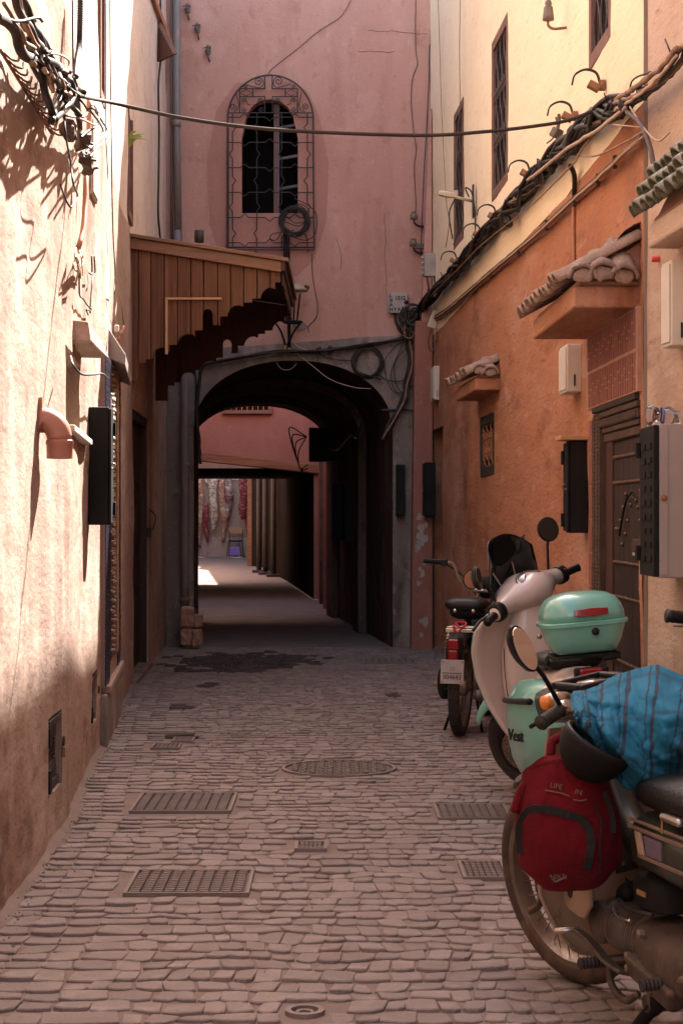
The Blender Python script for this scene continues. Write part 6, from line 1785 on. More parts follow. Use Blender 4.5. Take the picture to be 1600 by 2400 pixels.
for pts, mat_, r in (([(182, 228), (198, 245), (206, 258), (200, 272), (180, 275), (150, 270)], MT['cable_black'], 0.0045), ([(205, 258), (218, 246), (230, 262), (232, 285), (225, 294), (205, 285), (180, 275)], MT['cable_pale'], 0.0045),
                     ([(206, 256), (220, 255), (234, 272), (226, 295), (206, 308), (190, 322)], MT['cable_black'], 0.005), ([(212, 260), (232, 285), (242, 308), (232, 332), (212, 347), (202, 358)], MT['cable_blue'], 0.005),
                     ([(225, 262), (240, 285), (250, 305), (240, 335), (222, 355), (212, 368)], MT['cable_black'], 0.005), ([(150, 260), (155, 320), (166, 380), (172, 430), (182, 460), (166, 485), (150, 455), (142, 432)], MT['cable_dusty'], 0.004)):
    lcab(pts, r, mat_, [0.10 + 0.02 * (i % 2) for i in range(len(pts))])
for (px, py, sc) in ((160, 303, 1.2), (190, 332, 1.1), (200, 372, 1.05), (205, 398, 1.0), (82, 112, 0.9), (150, 190, 0.9), (95, 140, 0.9), (60, 62, 0.6)):
    p = LQ(px, py, 0.07)
    c = MB().ball(p, (0.032 * sc, 0.042 * sc, 0.034 * sc), 8, 6); c.v = [v + (v - p) * 0.75 * fnoise(v.x, v.y, v.z, 26) for v in c.v]
    keep(c.build('clamp', MT['clamp'] if px > 155 else MT['cable_black']), lt)
    for q in range(2):
        keep(MB().tube([p, p + Vector((rk.uniform(0, 0.05), rk.uniform(-0.06, 0.06), rk.uniform(-0.05, 0.03)))], 0.007, 5).build('bolt', MT['clamp'], smooth=True), lt)
for k in range(9):
    a, b = 178 + rk.uniform(-6, 12), 590 + rk.uniform(-10, 15)
    lcab([(a, b), (a + rk.uniform(-6, 14), b + rk.uniform(10, 30)), (a + rk.uniform(-8, 14), b + rk.uniform(30, 62))], rk.choice((0.003, 0.005)), MT['cable_tan'] if k % 2 else MT['cable_pale'], [0.03, 0.05, 0.03])
for pts in ([(184, 600), (186, 640), (187, 690), (195, 700), (205, 715), (214, 724), (212, 728), (203, 726), (207, 738)], [(221, 600), (223, 640), (217, 655), (214, 690), (212, 720), (212, 735)], [(215, 600), (216, 640), (209, 640)]):
    lcab(pts, 0.004, MT['cable_black'], [0.03] * len(pts))
lcab([(166, 835), (172, 855), (190, 876), (215, 878), (240, 876), (254, 888)], 0.005, MT['cable_black'], [0.05, 0.08, 0.1, 0.11, 0.1, 0.09])
# ribbed hose and thin wires rising beside it
rh = empty('ribbed_hose', LQ(185, 180, 0.05), 0, 'black corrugated hose rising up the left wall above the tangle', 'hose')
hp = spline([LQ(189, -10, 0.06), LQ(188, 60, 0.06), LQ(186, 110, 0.06), LQ(180, 150, 0.07), LQ(178, 180, 0.09)], 26)
keep(MB().tube(hp, [0.0135 if i % 2 else 0.0115 for i in range(len(hp))], 10).build('hose', MT['cable_black'], smooth=False), rh)
for lab, pts, r in (('thin dark wire rising beside the corrugated hose', [(170, -5), (171, 60), (172, 150), (173, 178)], 0.004), ('long thin wire running down the sunlit left wall far side', [(258, -5), (259, 150), (261, 300), (263, 450), (266, 560), (270, 640), (268, 690)], 0.004), ('second thin wire beside the long one on the sunlit left wall', [(248, -5), (249, 200), (248, 300), (254, 420)], 0.003)):
    o = place(MB().tube(spline([LQ(a, b, 0.03) for a, b in pts], 5), r, 5).build('wire', MT['cable_dusty'], smooth=True), LQ(*pts[-1], 0.03)); tag(o, lab, 'wire', 'thin wires on the left wall')
wj = empty('hanging_socket', LQ(274, 770, 0.06), 0, 'small white socket dangling from wires beside the wooden canopy', 'socket')
MB().box((0, 0, 0), (0.025, 0.03, 0.04)).build('socket', MT['white_plastic'], wj, bev=0.006)
for pts in ([(270, 650), (274, 700), (270, 745), (274, 765)], [(272, 660), (284, 710), (291, 765)]):
    MB().tube(spline([LQ(a, b, 0.05) - wj.location for a, b in pts], 5), 0.0035, 5).build('wire', MT['cable_tan'], wj, smooth=True)
MB().tube([LQ(291, 765, 0.06) - wj.location, LQ(274, 805, 0.02) - wj.location], 0.011, 8).build('tube', MT['rust_box'], wj, smooth=True)
# the wire across the alley
w0, w1 = LQ(184, 224, 0.12), RB(1462, 243, 0.1)
pts = [w0] + [at(a, b, Y_) for a, b, Y_ in ((260, 240, 7.9), (420, 275, 8.0), (600, 300, 8.05), (800, 312, 8.1), (1000, 317, 8.15), (1130, 309, 8.2), (1240, 297, 8.22), (1330, 282, 8.22), (1400, 255, 8.22), (1445, 243, 8.2))] + [w1]
o = place(MB().tube(spline(pts, 6), 0.0085, 7).build('overhead_wire', MT['cable_dusty'], smooth=True), w0); tag(o, 'single thick wire strung across the alley from the left tangle to the right bundle', 'wire')
# weeds in the far slit window
wd_ = empty('weed_tuft', LQ(303, 345, 0.02), 0, 'small green weed tuft growing from the left slit window', 'plant')
for k in range(11):
    a = rk.uniform(-0.6, 0.9); L = rk.uniform(0.08, 0.20)
    MB().strip(spline([(0, 0, 0), (0.4 * L * sin(a) + 0.02, -0.02, 0.5 * L), (L * sin(a) + 0.05, -0.03, 0.62 * L * cos(a))], 4), 0.012, 0.002, (0, -1, 0.2)).build('leaf', MT['leaf'], wd_)

# ================================================================ two-wheelers
def ring_y(y, cx_, cz, hw, ht, hb, n=20, e=2.6):
    """closed section in the plane y = const: half width hw, ht above and hb below cz"""
    out = []
    for k in range(n):
        a = 2 * pi * k / n; c, s = cos(a), sin(a)
        q = (abs(c) ** e + abs(s) ** e) ** (-1 / e)
        out.append(Vector((cx_ + hw * q * c, y, cz + (ht if s > 0 else hb) * q * s)))
    return out
def ring_z(z, cx_, cy_, hw, hd, n=28, e=4.0):
    out = []
    for k in range(n):
        a = 2 * pi * k / n; c, s = cos(a), sin(a); q = (abs(c) ** e + abs(s) ** e) ** (-1 / e)
        out.append(Vector((cx_ + hw * q * c, cy_ + hd * q * s, z)))
    return out
def ring_x(x, cy_, cz, hy, hz, n=20, e=2.2):
    out = []
    for k in range(n):
        a = 2 * pi * k / n; c, s = cos(a), sin(a); q = (abs(c) ** e + abs(s) ** e) ** (-1 / e)
        out.append(Vector((x, cy_ + hy * q * c, cz + hz * q * s)))
    return out
def vehicle(name, loc, heading, lean, label, cat, group=None):
    o = empty(name, loc, 0, label, cat, group)
    o.rotation_euler = (0, -radians(lean), radians(heading))
    return o
def axis_rot(point, rake, ang):
    a = Vector((0, -sin(radians(rake)), cos(radians(rake))))
    return Matrix.Translation(point) @ Matrix.Rotation(radians(ang), 4, a) @ Matrix.Translation(-Vector(point))
def wheel(V, c, R, tr, S=None, mt_tyre='rubber', mt_rim='steel_dirty', spokes=0, hub_r=0.05, hub_w=0.09, cast=False, tread=0):
    S = S or Matrix.Identity(4); c = Vector(c)
    rimR = R - 2 * tr * 0.82
    rim = MB()
    prof = [(rimR - 0.012, -tr * 0.75), (rimR + 0.010, -tr * 0.85), (rimR + 0.010, -tr * 0.7), (rimR - 0.006, -tr * 0.35), (rimR - 0.006, tr * 0.35), (rimR + 0.010, tr * 0.7), (rimR + 0.010, tr * 0.85), (rimR - 0.012, tr * 0.75), (rimR - 0.018, 0)]
    rim.lathe(prof, 44, c, 'x', closed=True).xf(S)
    w = rim.build('wheel', MT[mt_rim], V, smooth=True, angle=50)
    ty = MB(); pr = []
    for k in range(12):
        a = 2 * pi * k / 12
        pr.append((R - tr + tr * 1.0 * cos(a), tr * 0.98 * sin(a)))
    ty.lathe(pr, 48, c, 'x', closed=True).xf(S)
    ty.build('tyre', MT[mt_tyre], w, smooth=True)
    if tread:
        tm = MB()
        for k in range(tread):
            a = 2 * pi * k / tread
            for sx in (-1, 0, 1):
                d = Vector((0, cos(a), sin(a))); t = Vector((0, -sin(a), cos(a)))
                p = c + d * (R - tr * (0.10 if sx else 0.0)) + Vector((sx * tr * 0.48, 0, 0)) + t * (0.006 if sx else 0)
                m = Matrix(((1, d.x, t.x), (0, d.y, t.y), (0, d.z, t.z)))
                tm.box(p, (tr * 0.34, 0.008, 2 * pi * R / tread * 0.6), m)
        tag(tm.xf(S).build('tread_block', MT[mt_tyre], w), kind='stuff')
    MB().lathe([(0.012, -hub_w / 2 - 0.02), (hub_r * 0.5, -hub_w / 2), (hub_r, -hub_w * 0.4), (hub_r, hub_w * 0.4), (hub_r * 0.5, hub_w / 2), (0.012, hub_w / 2 + 0.02)], 24, c, 'x').xf(S).build('hub', MT['steel_dirty'], w, smooth=True, angle=40)
    for k in range(spokes):
        a = 2 * pi * k / spokes; b = a + (0.42 if k % 2 else -0.42); sx = 1 if (k // 2) % 2 else -1
        MB().tube([c + Vector((sx * hub_w * 0.4, hub_r * cos(b), hub_r * sin(b))), c + Vector((0, (rimR - 0.01) * cos(a), (rimR - 0.01) * sin(a)))], 0.0018, 4, cap=False).xf(S).build('spoke', MT['steel_dirty'], w)
    if cast:
        for k in range(5):
            a = 2 * pi * k / 5
            MB().strip([c + Vector((0, 0.03 * cos(a), 0.03 * sin(a))), c + Vector((0, rimR * cos(a), rimR * sin(a)))], 0.04, 0.03, (1, 0, 0)).xf(S).build('cast_arm', MT['black_plastic'], w, bev=0.005)
    return w
def mudguard(V, c, R, hw, a0, a1, S, mat_, name='mudguard', thick=0.006):
    c = Vector(c)
    def f(u, v):
        a = radians(a0 + (a1 - a0) * u); b = pi * (v - 0.5) * 0.96
        rr = R + hw * 0.75 * cos(b)
        return c + Vector((hw * sin(b), rr * cos(a), rr * sin(a)))
    mb = MB().grid(f, 26, 10, thick)
    if S: mb.xf(S)
    return mb.build(name, mat_, V, smooth=True)
def grip(V, a, b, r, S, mat_='rubber'):
    a, b = Vector(a), Vector(b)
    n = 15
    pts = [a.lerp(b, k / n) for k in range(n + 1)]
    rad = [r * (1.10 if k in (0, n) else (1.0 if k % 2 else 0.93)) for k in range(n + 1)]
    return MB().tube(pts, rad, 12).xf(S).build('grip', MT[mat_], V, smooth=True)
def mirror(V, base, ctr, rx, rz, face, S, glass, roll=0.0, nm='mirror'):
    """mirror head centred at ctr facing direction face, on a stalk from base"""
    base, ctr, face = Vector(base), Vector(ctr), Vector(face).normalized()
    a, b = frame_from(face)
    a, b = a * cos(roll) + b * sin(roll), b * cos(roll) - a * sin(roll)
    n = 24
    def ringp(sc, d): return [ctr + (a * (rx * sc * cos(2 * pi * k / n)) + b * (rz * sc * sin(2 * pi * k / n))) + face * d for k in range(n)]
    o = MB().loft([ringp(0.25, -0.030), ringp(0.75, -0.022), ringp(1.0, -0.006), ringp(1.0, 0.004), ringp(0.93, 0.005)]).xf(S).build(nm, MT['black_plastic'], V, smooth=True, angle=40)
    MB().loft([ringp(0.92, 0.0055), ringp(0.91, 0.0075)]).xf(S).build('glass', MT[glass], o)
    mid = base.lerp(ctr, 0.55) + Vector((0, 0, 0.01))
    MB().tube(spline([base, mid, ctr - face * 0.02 - b * rz * 0.6], 5), 0.0065, 8).xf(S).build('stalk', MT['black_plastic'], o, smooth=True)
    return o

# ---------------------------------------------------------------- mint scooter
SC = vehicle('mint_scooter', (0.98, 7.20, 0), 3.5, 5.0, 'mint and cream scooter with a mint top box parked by the studded door', 'scooter')
A_ = Vector((0, 1.0, 0.93)); ST = axis_rot(A_, 22, 44)
FA = (0, 1.30, 0.215)
wheel(SC, (0, 0, 0.215), 0.215, 0.052, None, 'rubber', 'black_plastic', cast=True)
fwh = wheel(SC, FA, 0.215, 0.052, ST, 'rubber', 'black_plastic', cast=True)
MB().lathe([(0.055, -0.062), (0.098, -0.062), (0.098, -0.058), (0.055, -0.058)], 32, FA, 'x', closed=True).xf(ST).build('brake_disc', MT['steel_dirty'], fwh, smooth=True, angle=40)
ho = MB()
for k in range(18):
    a = 2 * pi * k / 18
    for rr in (0.068, 0.086): ho.lathe([(0.0035, -0.0628), (0.001, -0.0630)], 6, (FA[0], FA[1] + rr * cos(a + rr * 9), FA[2] + rr * sin(a + rr * 9)), 'x')
tag(ho.xf(ST).build('disc_hole', MT['paint_black'], fwh), kind='stuff')
MB().box((-0.07, FA[1] - 0.08, FA[2] + 0.03), (0.045, 0.06, 0.09)).xf(ST).build('caliper', MT['black_metal'], SC, bev=0.008)
for sx in (-1, 1): MB().tube([(sx * 0.075, FA[1], FA[2]), (sx * 0.075, FA[1] - 0.08, FA[2] + 0.25), (sx * 0.03, 1.13, 0.55)], 0.02, 10).xf(ST).build('fork_leg', MT['black_metal'], SC, smooth=True)
mudguard(SC, (0, FA[1] - 0.02, FA[2] + 0.02), 0.225, 0.085, 36, 150, ST, MT['mint'])
# leg shield: mint outside, cream inside with a bulging glovebox
def lw(v):
    K = [(0, 0.075), (0.12, 0.120), (0.3, 0.168), (0.5, 0.200), (0.7, 0.212), (0.85, 0.198), (0.95, 0.155), (1.0, 0.11)]
    for (a, b), (c, d) in zip(K, K[1:]):
        if v <= c: return b + (d - b) * (v - a) / (c - a)
    return 0.11
def lsh(u, v, dy=0.0, sc=1.0):
    x = (2 * u - 1); w = lw(v) * sc * 1.22
    return Vector((w * x, 1.03 + 0.05 * sin(pi * v) - 0.10 * v * v - 0.085 * abs(x) ** 2.3 + dy, 0.27 + 0.63 * v))
MB().grid(lambda u, v: lsh(u, v, 0.028, 1.04), 20, 22, 0.010).build('leg_shield_front', MT['mint'], SC, smooth=True)
MB().grid(lambda u, v: lsh(u, v, 0.0, 1.0), 20, 22, 0.016).build('leg_shield', MT['scooter_white'], SC, smooth=True)
edge = [lsh(0, v / 20, 0.012, 1.03) for v in range(21)] + [lsh(u / 12, 1, 0.012, 1.03) for u in range(1, 12)] + [lsh(1, 1 - v / 20, 0.012, 1.03) for v in range(21)]
MB().tube(edge, 0.007, 6).build('edge_trim', MT['scooter_white'], SC, smooth=True)
gb = []
for (z, hw, hd, cy_) in ((0.32, 0.10, 0.05, 0.99), (0.42, 0.125, 0.075, 0.985), (0.55, 0.14, 0.085, 0.975), (0.68, 0.135, 0.085, 0.965), (0.78, 0.115, 0.075, 0.955), (0.88, 0.07, 0.06, 0.955), (0.93, 0.05, 0.05, 0.965)):
    gb.append(ring_z(z, 0, cy_, hw, hd, 28, 2.8))
MB().loft(gb).build('glovebox', MT['scooter_white'], SC, smooth=True)
sm = [Vector((-0.128, 0.925, 0.72)), Vector((-0.134, 0.915, 0.60)), Vector((-0.122, 0.92, 0.46)), Vector((-0.06, 0.896, 0.40)), Vector((0.06, 0.896, 0.40)), Vector((0.122, 0.92, 0.46)), Vector((0.134, 0.915, 0.60)), Vector((0.128, 0.915, 0.72))]
MB().tube(spline(sm, 5), 0.0022, 5).build('panel_seam', MT['paint_black'], SC)
MB().lathe([(0.012, 0.0), (0.012, -0.008), (0.005, -0.010)], 12, (0.03, 0.886, 0.76), 'y').build('ignition_lock', MT['chrome'], SC, smooth=True)
# floor
MB().loft([ring_y(0.40, 0, 0.275, 0.150, 0.035, 0.035, 20, 5), ring_y(0.55, 0, 0.27, 0.165, 0.035, 0.035, 20, 5), ring_y(0.80, 0, 0.265, 0.150, 0.035, 0.035, 20, 5), ring_y(0.92, 0, 0.275, 0.115, 0.05, 0.04, 20, 5), ring_y(1.02, 0, 0.31, 0.085, 0.05, 0.05, 20, 4)]).build('floorboard', MT['scooter_white'], SC, smooth=True, angle=50)
for sx in (-1, 1): MB().tube([(sx * 0.168, 0.42, 0.262), (sx * 0.170, 0.7, 0.255), (sx * 0.120, 0.93, 0.265)], 0.011, 8).build('floor_trim', MT['black_plastic'], SC, smooth=True)
MB().box((-0.10, 0.93, 0.325), (0.075, 0.045, 0.006), Euler((0.3, 0, 0.35)).to_matrix().to_4x4()).build('floor_vent', MT['black_plastic'], SC, bev=0.003)
# body and side cowls
MB().loft([ring_y(*q) for q in ((-0.44, 0, 0.60, 0.03, 0.03, 0.03), (-0.40, 0, 0.60, 0.09, 0.08, 0.08), (-0.28, 0, 0.58, 0.145, 0.13, 0.13), (-0.10, 0, 0.55, 0.165, 0.16, 0.17), (0.10, 0, 0.53, 0.165, 0.17, 0.20), (0.28, 0, 0.50, 0.15, 0.17, 0.22), (0.40, 0, 0.47, 0.125, 0.16, 0.20), (0.46, 0, 0.45, 0.08, 0.12, 0.16))]).build('body', MT['scooter_white'], SC, smooth=True)
for sx in (-1, 1):
    cw_ = MB().loft([ring_y(y, sx * cx_, cz, hw, ht, hb, 20, 2.5) for (y, cx_, cz, hw, ht, hb) in ((-0.43, 0.06, 0.56, 0.015, 0.03, 0.03), (-0.38, 0.095, 0.55, 0.045, 0.085, 0.09), (-0.25, 0.135, 0.53, 0.085, 0.14, 0.18), (-0.05, 0.155, 0.50, 0.10, 0.17, 0.23), (0.15, 0.155, 0.475, 0.10, 0.175, 0.235), (0.32, 0.142, 0.445, 0.09, 0.165, 0.215), (0.43, 0.122, 0.42, 0.068, 0.145, 0.18), (0.475, 0.100, 0.41, 0.025, 0.10, 0.11))]).build('side_cowl', MT['mint'], SC, smooth=True)
    st_ = []
    for y in (-0.30, -0.2, -0.08, 0.05, 0.18, 0.30, 0.40):
        t = (y + 0.43) / 0.9
        st_.append(Vector((sx * (0.212 + 0.028 * sin(pi * t)), y, 0.622 - 0.085 * t)))
    MB().tube(spline(st_, 4), [0.013] * 25, 8).build('side_stripe', MT['black_plastic'], cw_, smooth=True)
tx_, tn_ = Vector((0.34, -0.94, 0)).normalized(), Vector((-0.94, -0.34, 0)).normalized()
txm = Matrix(((tx_.x, 0, tn_.x, -0.2615), (tx_.y, 0, tn_.y, -0.085), (0, 1, 0, 0.455), (0, 0, 0, 1)))
text_mesh('badge', 'Vest', 0.066, txm, MT['paint_black'], SC, font_shear=0.25, ext=0.003, bold=0.0004)
MB().loft([ring_y(*q) for q in ((-0.12, 0, 0.725, 0.10, 0.02, 0.03), (-0.02, 0, 0.735, 0.135, 0.035, 0.04), (0.18, 0, 0.725, 0.135, 0.035, 0.045), (0.36, 0, 0.70, 0.10, 0.035, 0.05), (0.45, 0, 0.66, 0.05, 0.03, 0.05))]).build('seat', MT['black_plastic'], SC, smooth=True)
# rack, tail lamp, plate holder
for sx in (-1, 1):
    MB().tube(spline([(sx * 0.10, 0.0, 0.70), (sx * 0.12, -0.2, 0.765), (sx * 0.11, -0.42, 0.765), (sx * 0.04, -0.47, 0.765)], 5), 0.009, 8).build('rack_bar', MT['black_metal'], SC, smooth=True)
for y in (-0.2, -0.3, -0.4): MB().box((0, y, 0.772), (0.24, 0.03, 0.014)).build('rack_bar', MT['black_metal'], SC, bev=0.003)
MB().box((-0.015, -0.495, 0.722), (0.085, 0.03, 0.030)).build('tail_lamp', MT['red_lens'], SC, bev=0.008)
MB().box((-0.01, -0.470, 0.716), (0.13, 0.03, 0.045)).build('lamp_holder', MT['black_plastic'], SC, bev=0.008)
MB().box((0.03, -0.47, 0.55), (0.12, 0.015, 0.16), Matrix.Rotation(0.25, 4, 'X')).build('rear_flap', MT['black_plastic'], SC, bev=0.004)
MB().tube(spline([(0.15, 0.1, 0.17), (0.17, -0.1, 0.18), (0.18, -0.35, 0.24)], 5), [0.035] * 6 + [0.045] * 5, 12).build('exhaust', MT['black_metal'], SC, smooth=True)
MB().tube(spline([(-0.10, 0.35, 0.20), (-0.16, 0.32, 0.10), (-0.20, 0.28, 0.005)], 4), 0.012, 8).build('side_stand', MT['black_metal'], SC, smooth=True)
MB().loft([ring_y(-0.28, -0.06, 0.25, 0.05, 0.06, 0.07), ring_y(0.0, -0.07, 0.25, 0.06, 0.08, 0.09), ring_y(0.30, -0.05, 0.27, 0.07, 0.09, 0.09)]).build('engine', MT['black_metal'], SC, smooth=True)
# top box
CY = -0.31
TB = Matrix.Translation((0, CY, 1.018)) @ Matrix.Diagonal((0.875, 0.875, 0.875, 1)) @ Matrix.Translation((0, -CY, -1.018))
MB().loft([ring_z(z, 0, CY, a, b) for z, a, b in ((0.752, 0.128, 0.105), (0.760, 0.138, 0.115), (0.80, 0.158, 0.135), (0.858, 0.176, 0.152), (0.872, 0.178, 0.154))]).xf(TB).build('top_box', MT['mint'], SC, smooth=True, angle=60)
tbx = bpy.data.objects[-1] if False else [o for o in SC.children if o.name.startswith('top_box')][0]
MB().loft([ring_z(z, 0, CY, a, b) for z, a, b in ((0.871, 0.180, 0.156), (0.873, 0.190, 0.166), (0.888, 0.191, 0.167), (0.892, 0.186, 0.162))]).xf(TB).build('rim_band', MT['mint'], tbx, smooth=True, angle=50)
MB().loft([ring_z(z, 0, CY, a, b, 28, e) for z, a, b, e in ((0.891, 0.180, 0.156, 4), (0.925, 0.178, 0.154, 4), (0.958, 0.168, 0.145, 3.6), (0.985, 0.150, 0.128, 3.2), (1.004, 0.120, 0.10, 2.8), (1.014, 0.075, 0.065, 2.5), (1.018, 0.02, 0.02, 2))]).xf(TB).build('lid', MT['mint'], tbx, smooth=True)
rf_ = MB().grid(lambda u, v: Vector((-0.058 + 0.145 * u, CY - 0.162 + 0.02 * (u - 0.4) ** 2 + 0.004 * v, 0.912 + 0.036 * v * (1 - 0.25 * abs(2 * u - 1)) + 0.004 * abs(2 * u - 1))), 12, 4, -0.014)
rf_.xf(TB).build('reflector', MT['red_lens'], tbx, smooth=False, bev=0.002)
MB().lathe([(0.017, 0.0), (0.017, -0.006), (0.011, -0.009), (0.003, -0.009)], 18, (0.028, CY - 0.150, 0.845), 'y').xf(TB).build('lock', MT['black_plastic'], tbx, smooth=True, angle=40)
# headset, screen, controls (turned with the steering)
hs = MB().loft([ring_x(x, 1.0 + dy, 0.955 + dz, hy, hz) for x, dy, dz, hy, hz in ((-0.275, -0.035, -0.01, 0.018, 0.018), (-0.262, -0.035, -0.008, 0.036, 0.036), (-0.20, -0.025, 0.0, 0.040, 0.038), (-0.15, -0.012, 0.004, 0.058, 0.046), (-0.10, -0.012, 0.006, 0.105, 0.064), (0, -0.02, 0.006, 0.142, 0.088), (0.10, -0.012, 0.006, 0.105, 0.064), (0.15, -0.012, 0.004, 0.058, 0.046), (0.20, -0.025, 0.0, 0.040, 0.038), (0.262, -0.035, -0.008, 0.036, 0.036), (0.275, -0.035, -0.01, 0.018, 0.018))]).xf(ST).build('headset', MT['scooter_white'], SC, smooth=True)
MB().loft([ring_z(z, 0, y, a, b, 24, 2.6) for z, y, a, b in ((0.76, 1.005, 0.105, 0.075), (0.82, 0.995, 0.088, 0.078), (0.88, 0.99, 0.082, 0.085), (0.95, 0.985, 0.095, 0.105))]).xf(ST).build('column_cover', MT['scooter_white'], SC, smooth=True)
MB().loft([ring_x(x, 1.035 + dy, 0.945, hy, hz) for x, dy, hy, hz in ((-0.26, -0.05, 0.02, 0.02), (-0.2, -0.03, 0.036, 0.036), (-0.1, 0.0, 0.06, 0.055), (0, 0.02, 0.08, 0.07), (0.1, 0.0, 0.06, 0.055), (0.2, -0.03, 0.036, 0.036), (0.26, -0.05, 0.02, 0.02))]).xf(ST).build('headset_front', MT['mint'], SC, smooth=True)
MB().lathe([(0.05, 0), (0.062, -0.012), (0.06, -0.016), (0.02, -0.02)], 24, (0, 1.125, 0.93), 'y').xf(ST).build('headlamp', MT['lens_white'], SC, smooth=True)
dm = Matrix.Translation((0, 0.930, 1.016)) @ Matrix.Rotation(radians(32), 4, 'X')
MB().ball((0, 0, 0), (0.086, 0.060, 0.016), 24, 8).xf(ST @ dm).build('dial_rim', MT['chrome'], hs, smooth=True)
MB().ball((0, 0, 0.0035), (0.080, 0.055, 0.0165), 24, 8).xf(ST @ dm).build('dial', MT['dial'], hs, smooth=True)
for sx in (-1, 1):
    grip(SC, (sx * 0.258, 0.965, 0.945), (sx * 0.355, 0.94, 0.942), 0.019, ST, 'black_plastic')
    MB().loft([ring_x(sx * x, 0.965, 0.95, r_, r_) for x, r_ in ((0.225, 0.043), (0.232, 0.045), (0.258, 0.044), (0.266, 0.036))]).xf(ST).build('switch_pod', MT['black_plastic'], SC, smooth=True, angle=40)
    MB().tube(spline([(sx * 0.25, 1.0, 0.945), (sx * 0.30, 1.02, 0.94), (sx * 0.36, 1.005, 0.935), (sx * 0.41, 0.985, 0.93)], 5), 0.007, 8).xf(ST).build('brake_lever', MT['black_plastic'], SC, smooth=True)
MB().box((0.245, 0.925, 0.968), (0.016, 0.012, 0.016)).xf(ST).build('kill_switch', MT['red_lens'], SC, bev=0.003)
mirror(SC, (0.205, 0.99, 0.99), (0.275, 0.97, 1.165), 0.055, 0.058, (-0.35, -1, 0.05), ST, 'mirror_dark')
mirror(SC, (-0.205, 0.99, 0.99), (-0.285, 0.97, 1.13), 0.032, 0.055, (0.4, -1, 0.0), ST, 'mirror_dark', 0.5)
def scr(u, v):
    x = 2 * u - 1
    w = 0.19 - 0.02 * v
    top = 1.235 - 0.10 * abs(x) ** 3.2
    return Vector((w * x * (1 - 0.12 * v * v), 1.115 - 0.06 * v - 0.07 * x * x, 0.955 + (top - 0.955) * v))
MB().grid(scr, 20, 14, 0.004).xf(ST).build('windscreen', MT['smoked'], SC, smooth=True)
for sx in (-1, 1): MB().tube([(sx * 0.05, 1.06, 0.99), (sx * 0.075, 1.07, 1.09)], 0.004, 6).xf(ST).build('screen_stay', MT['chrome'], SC)

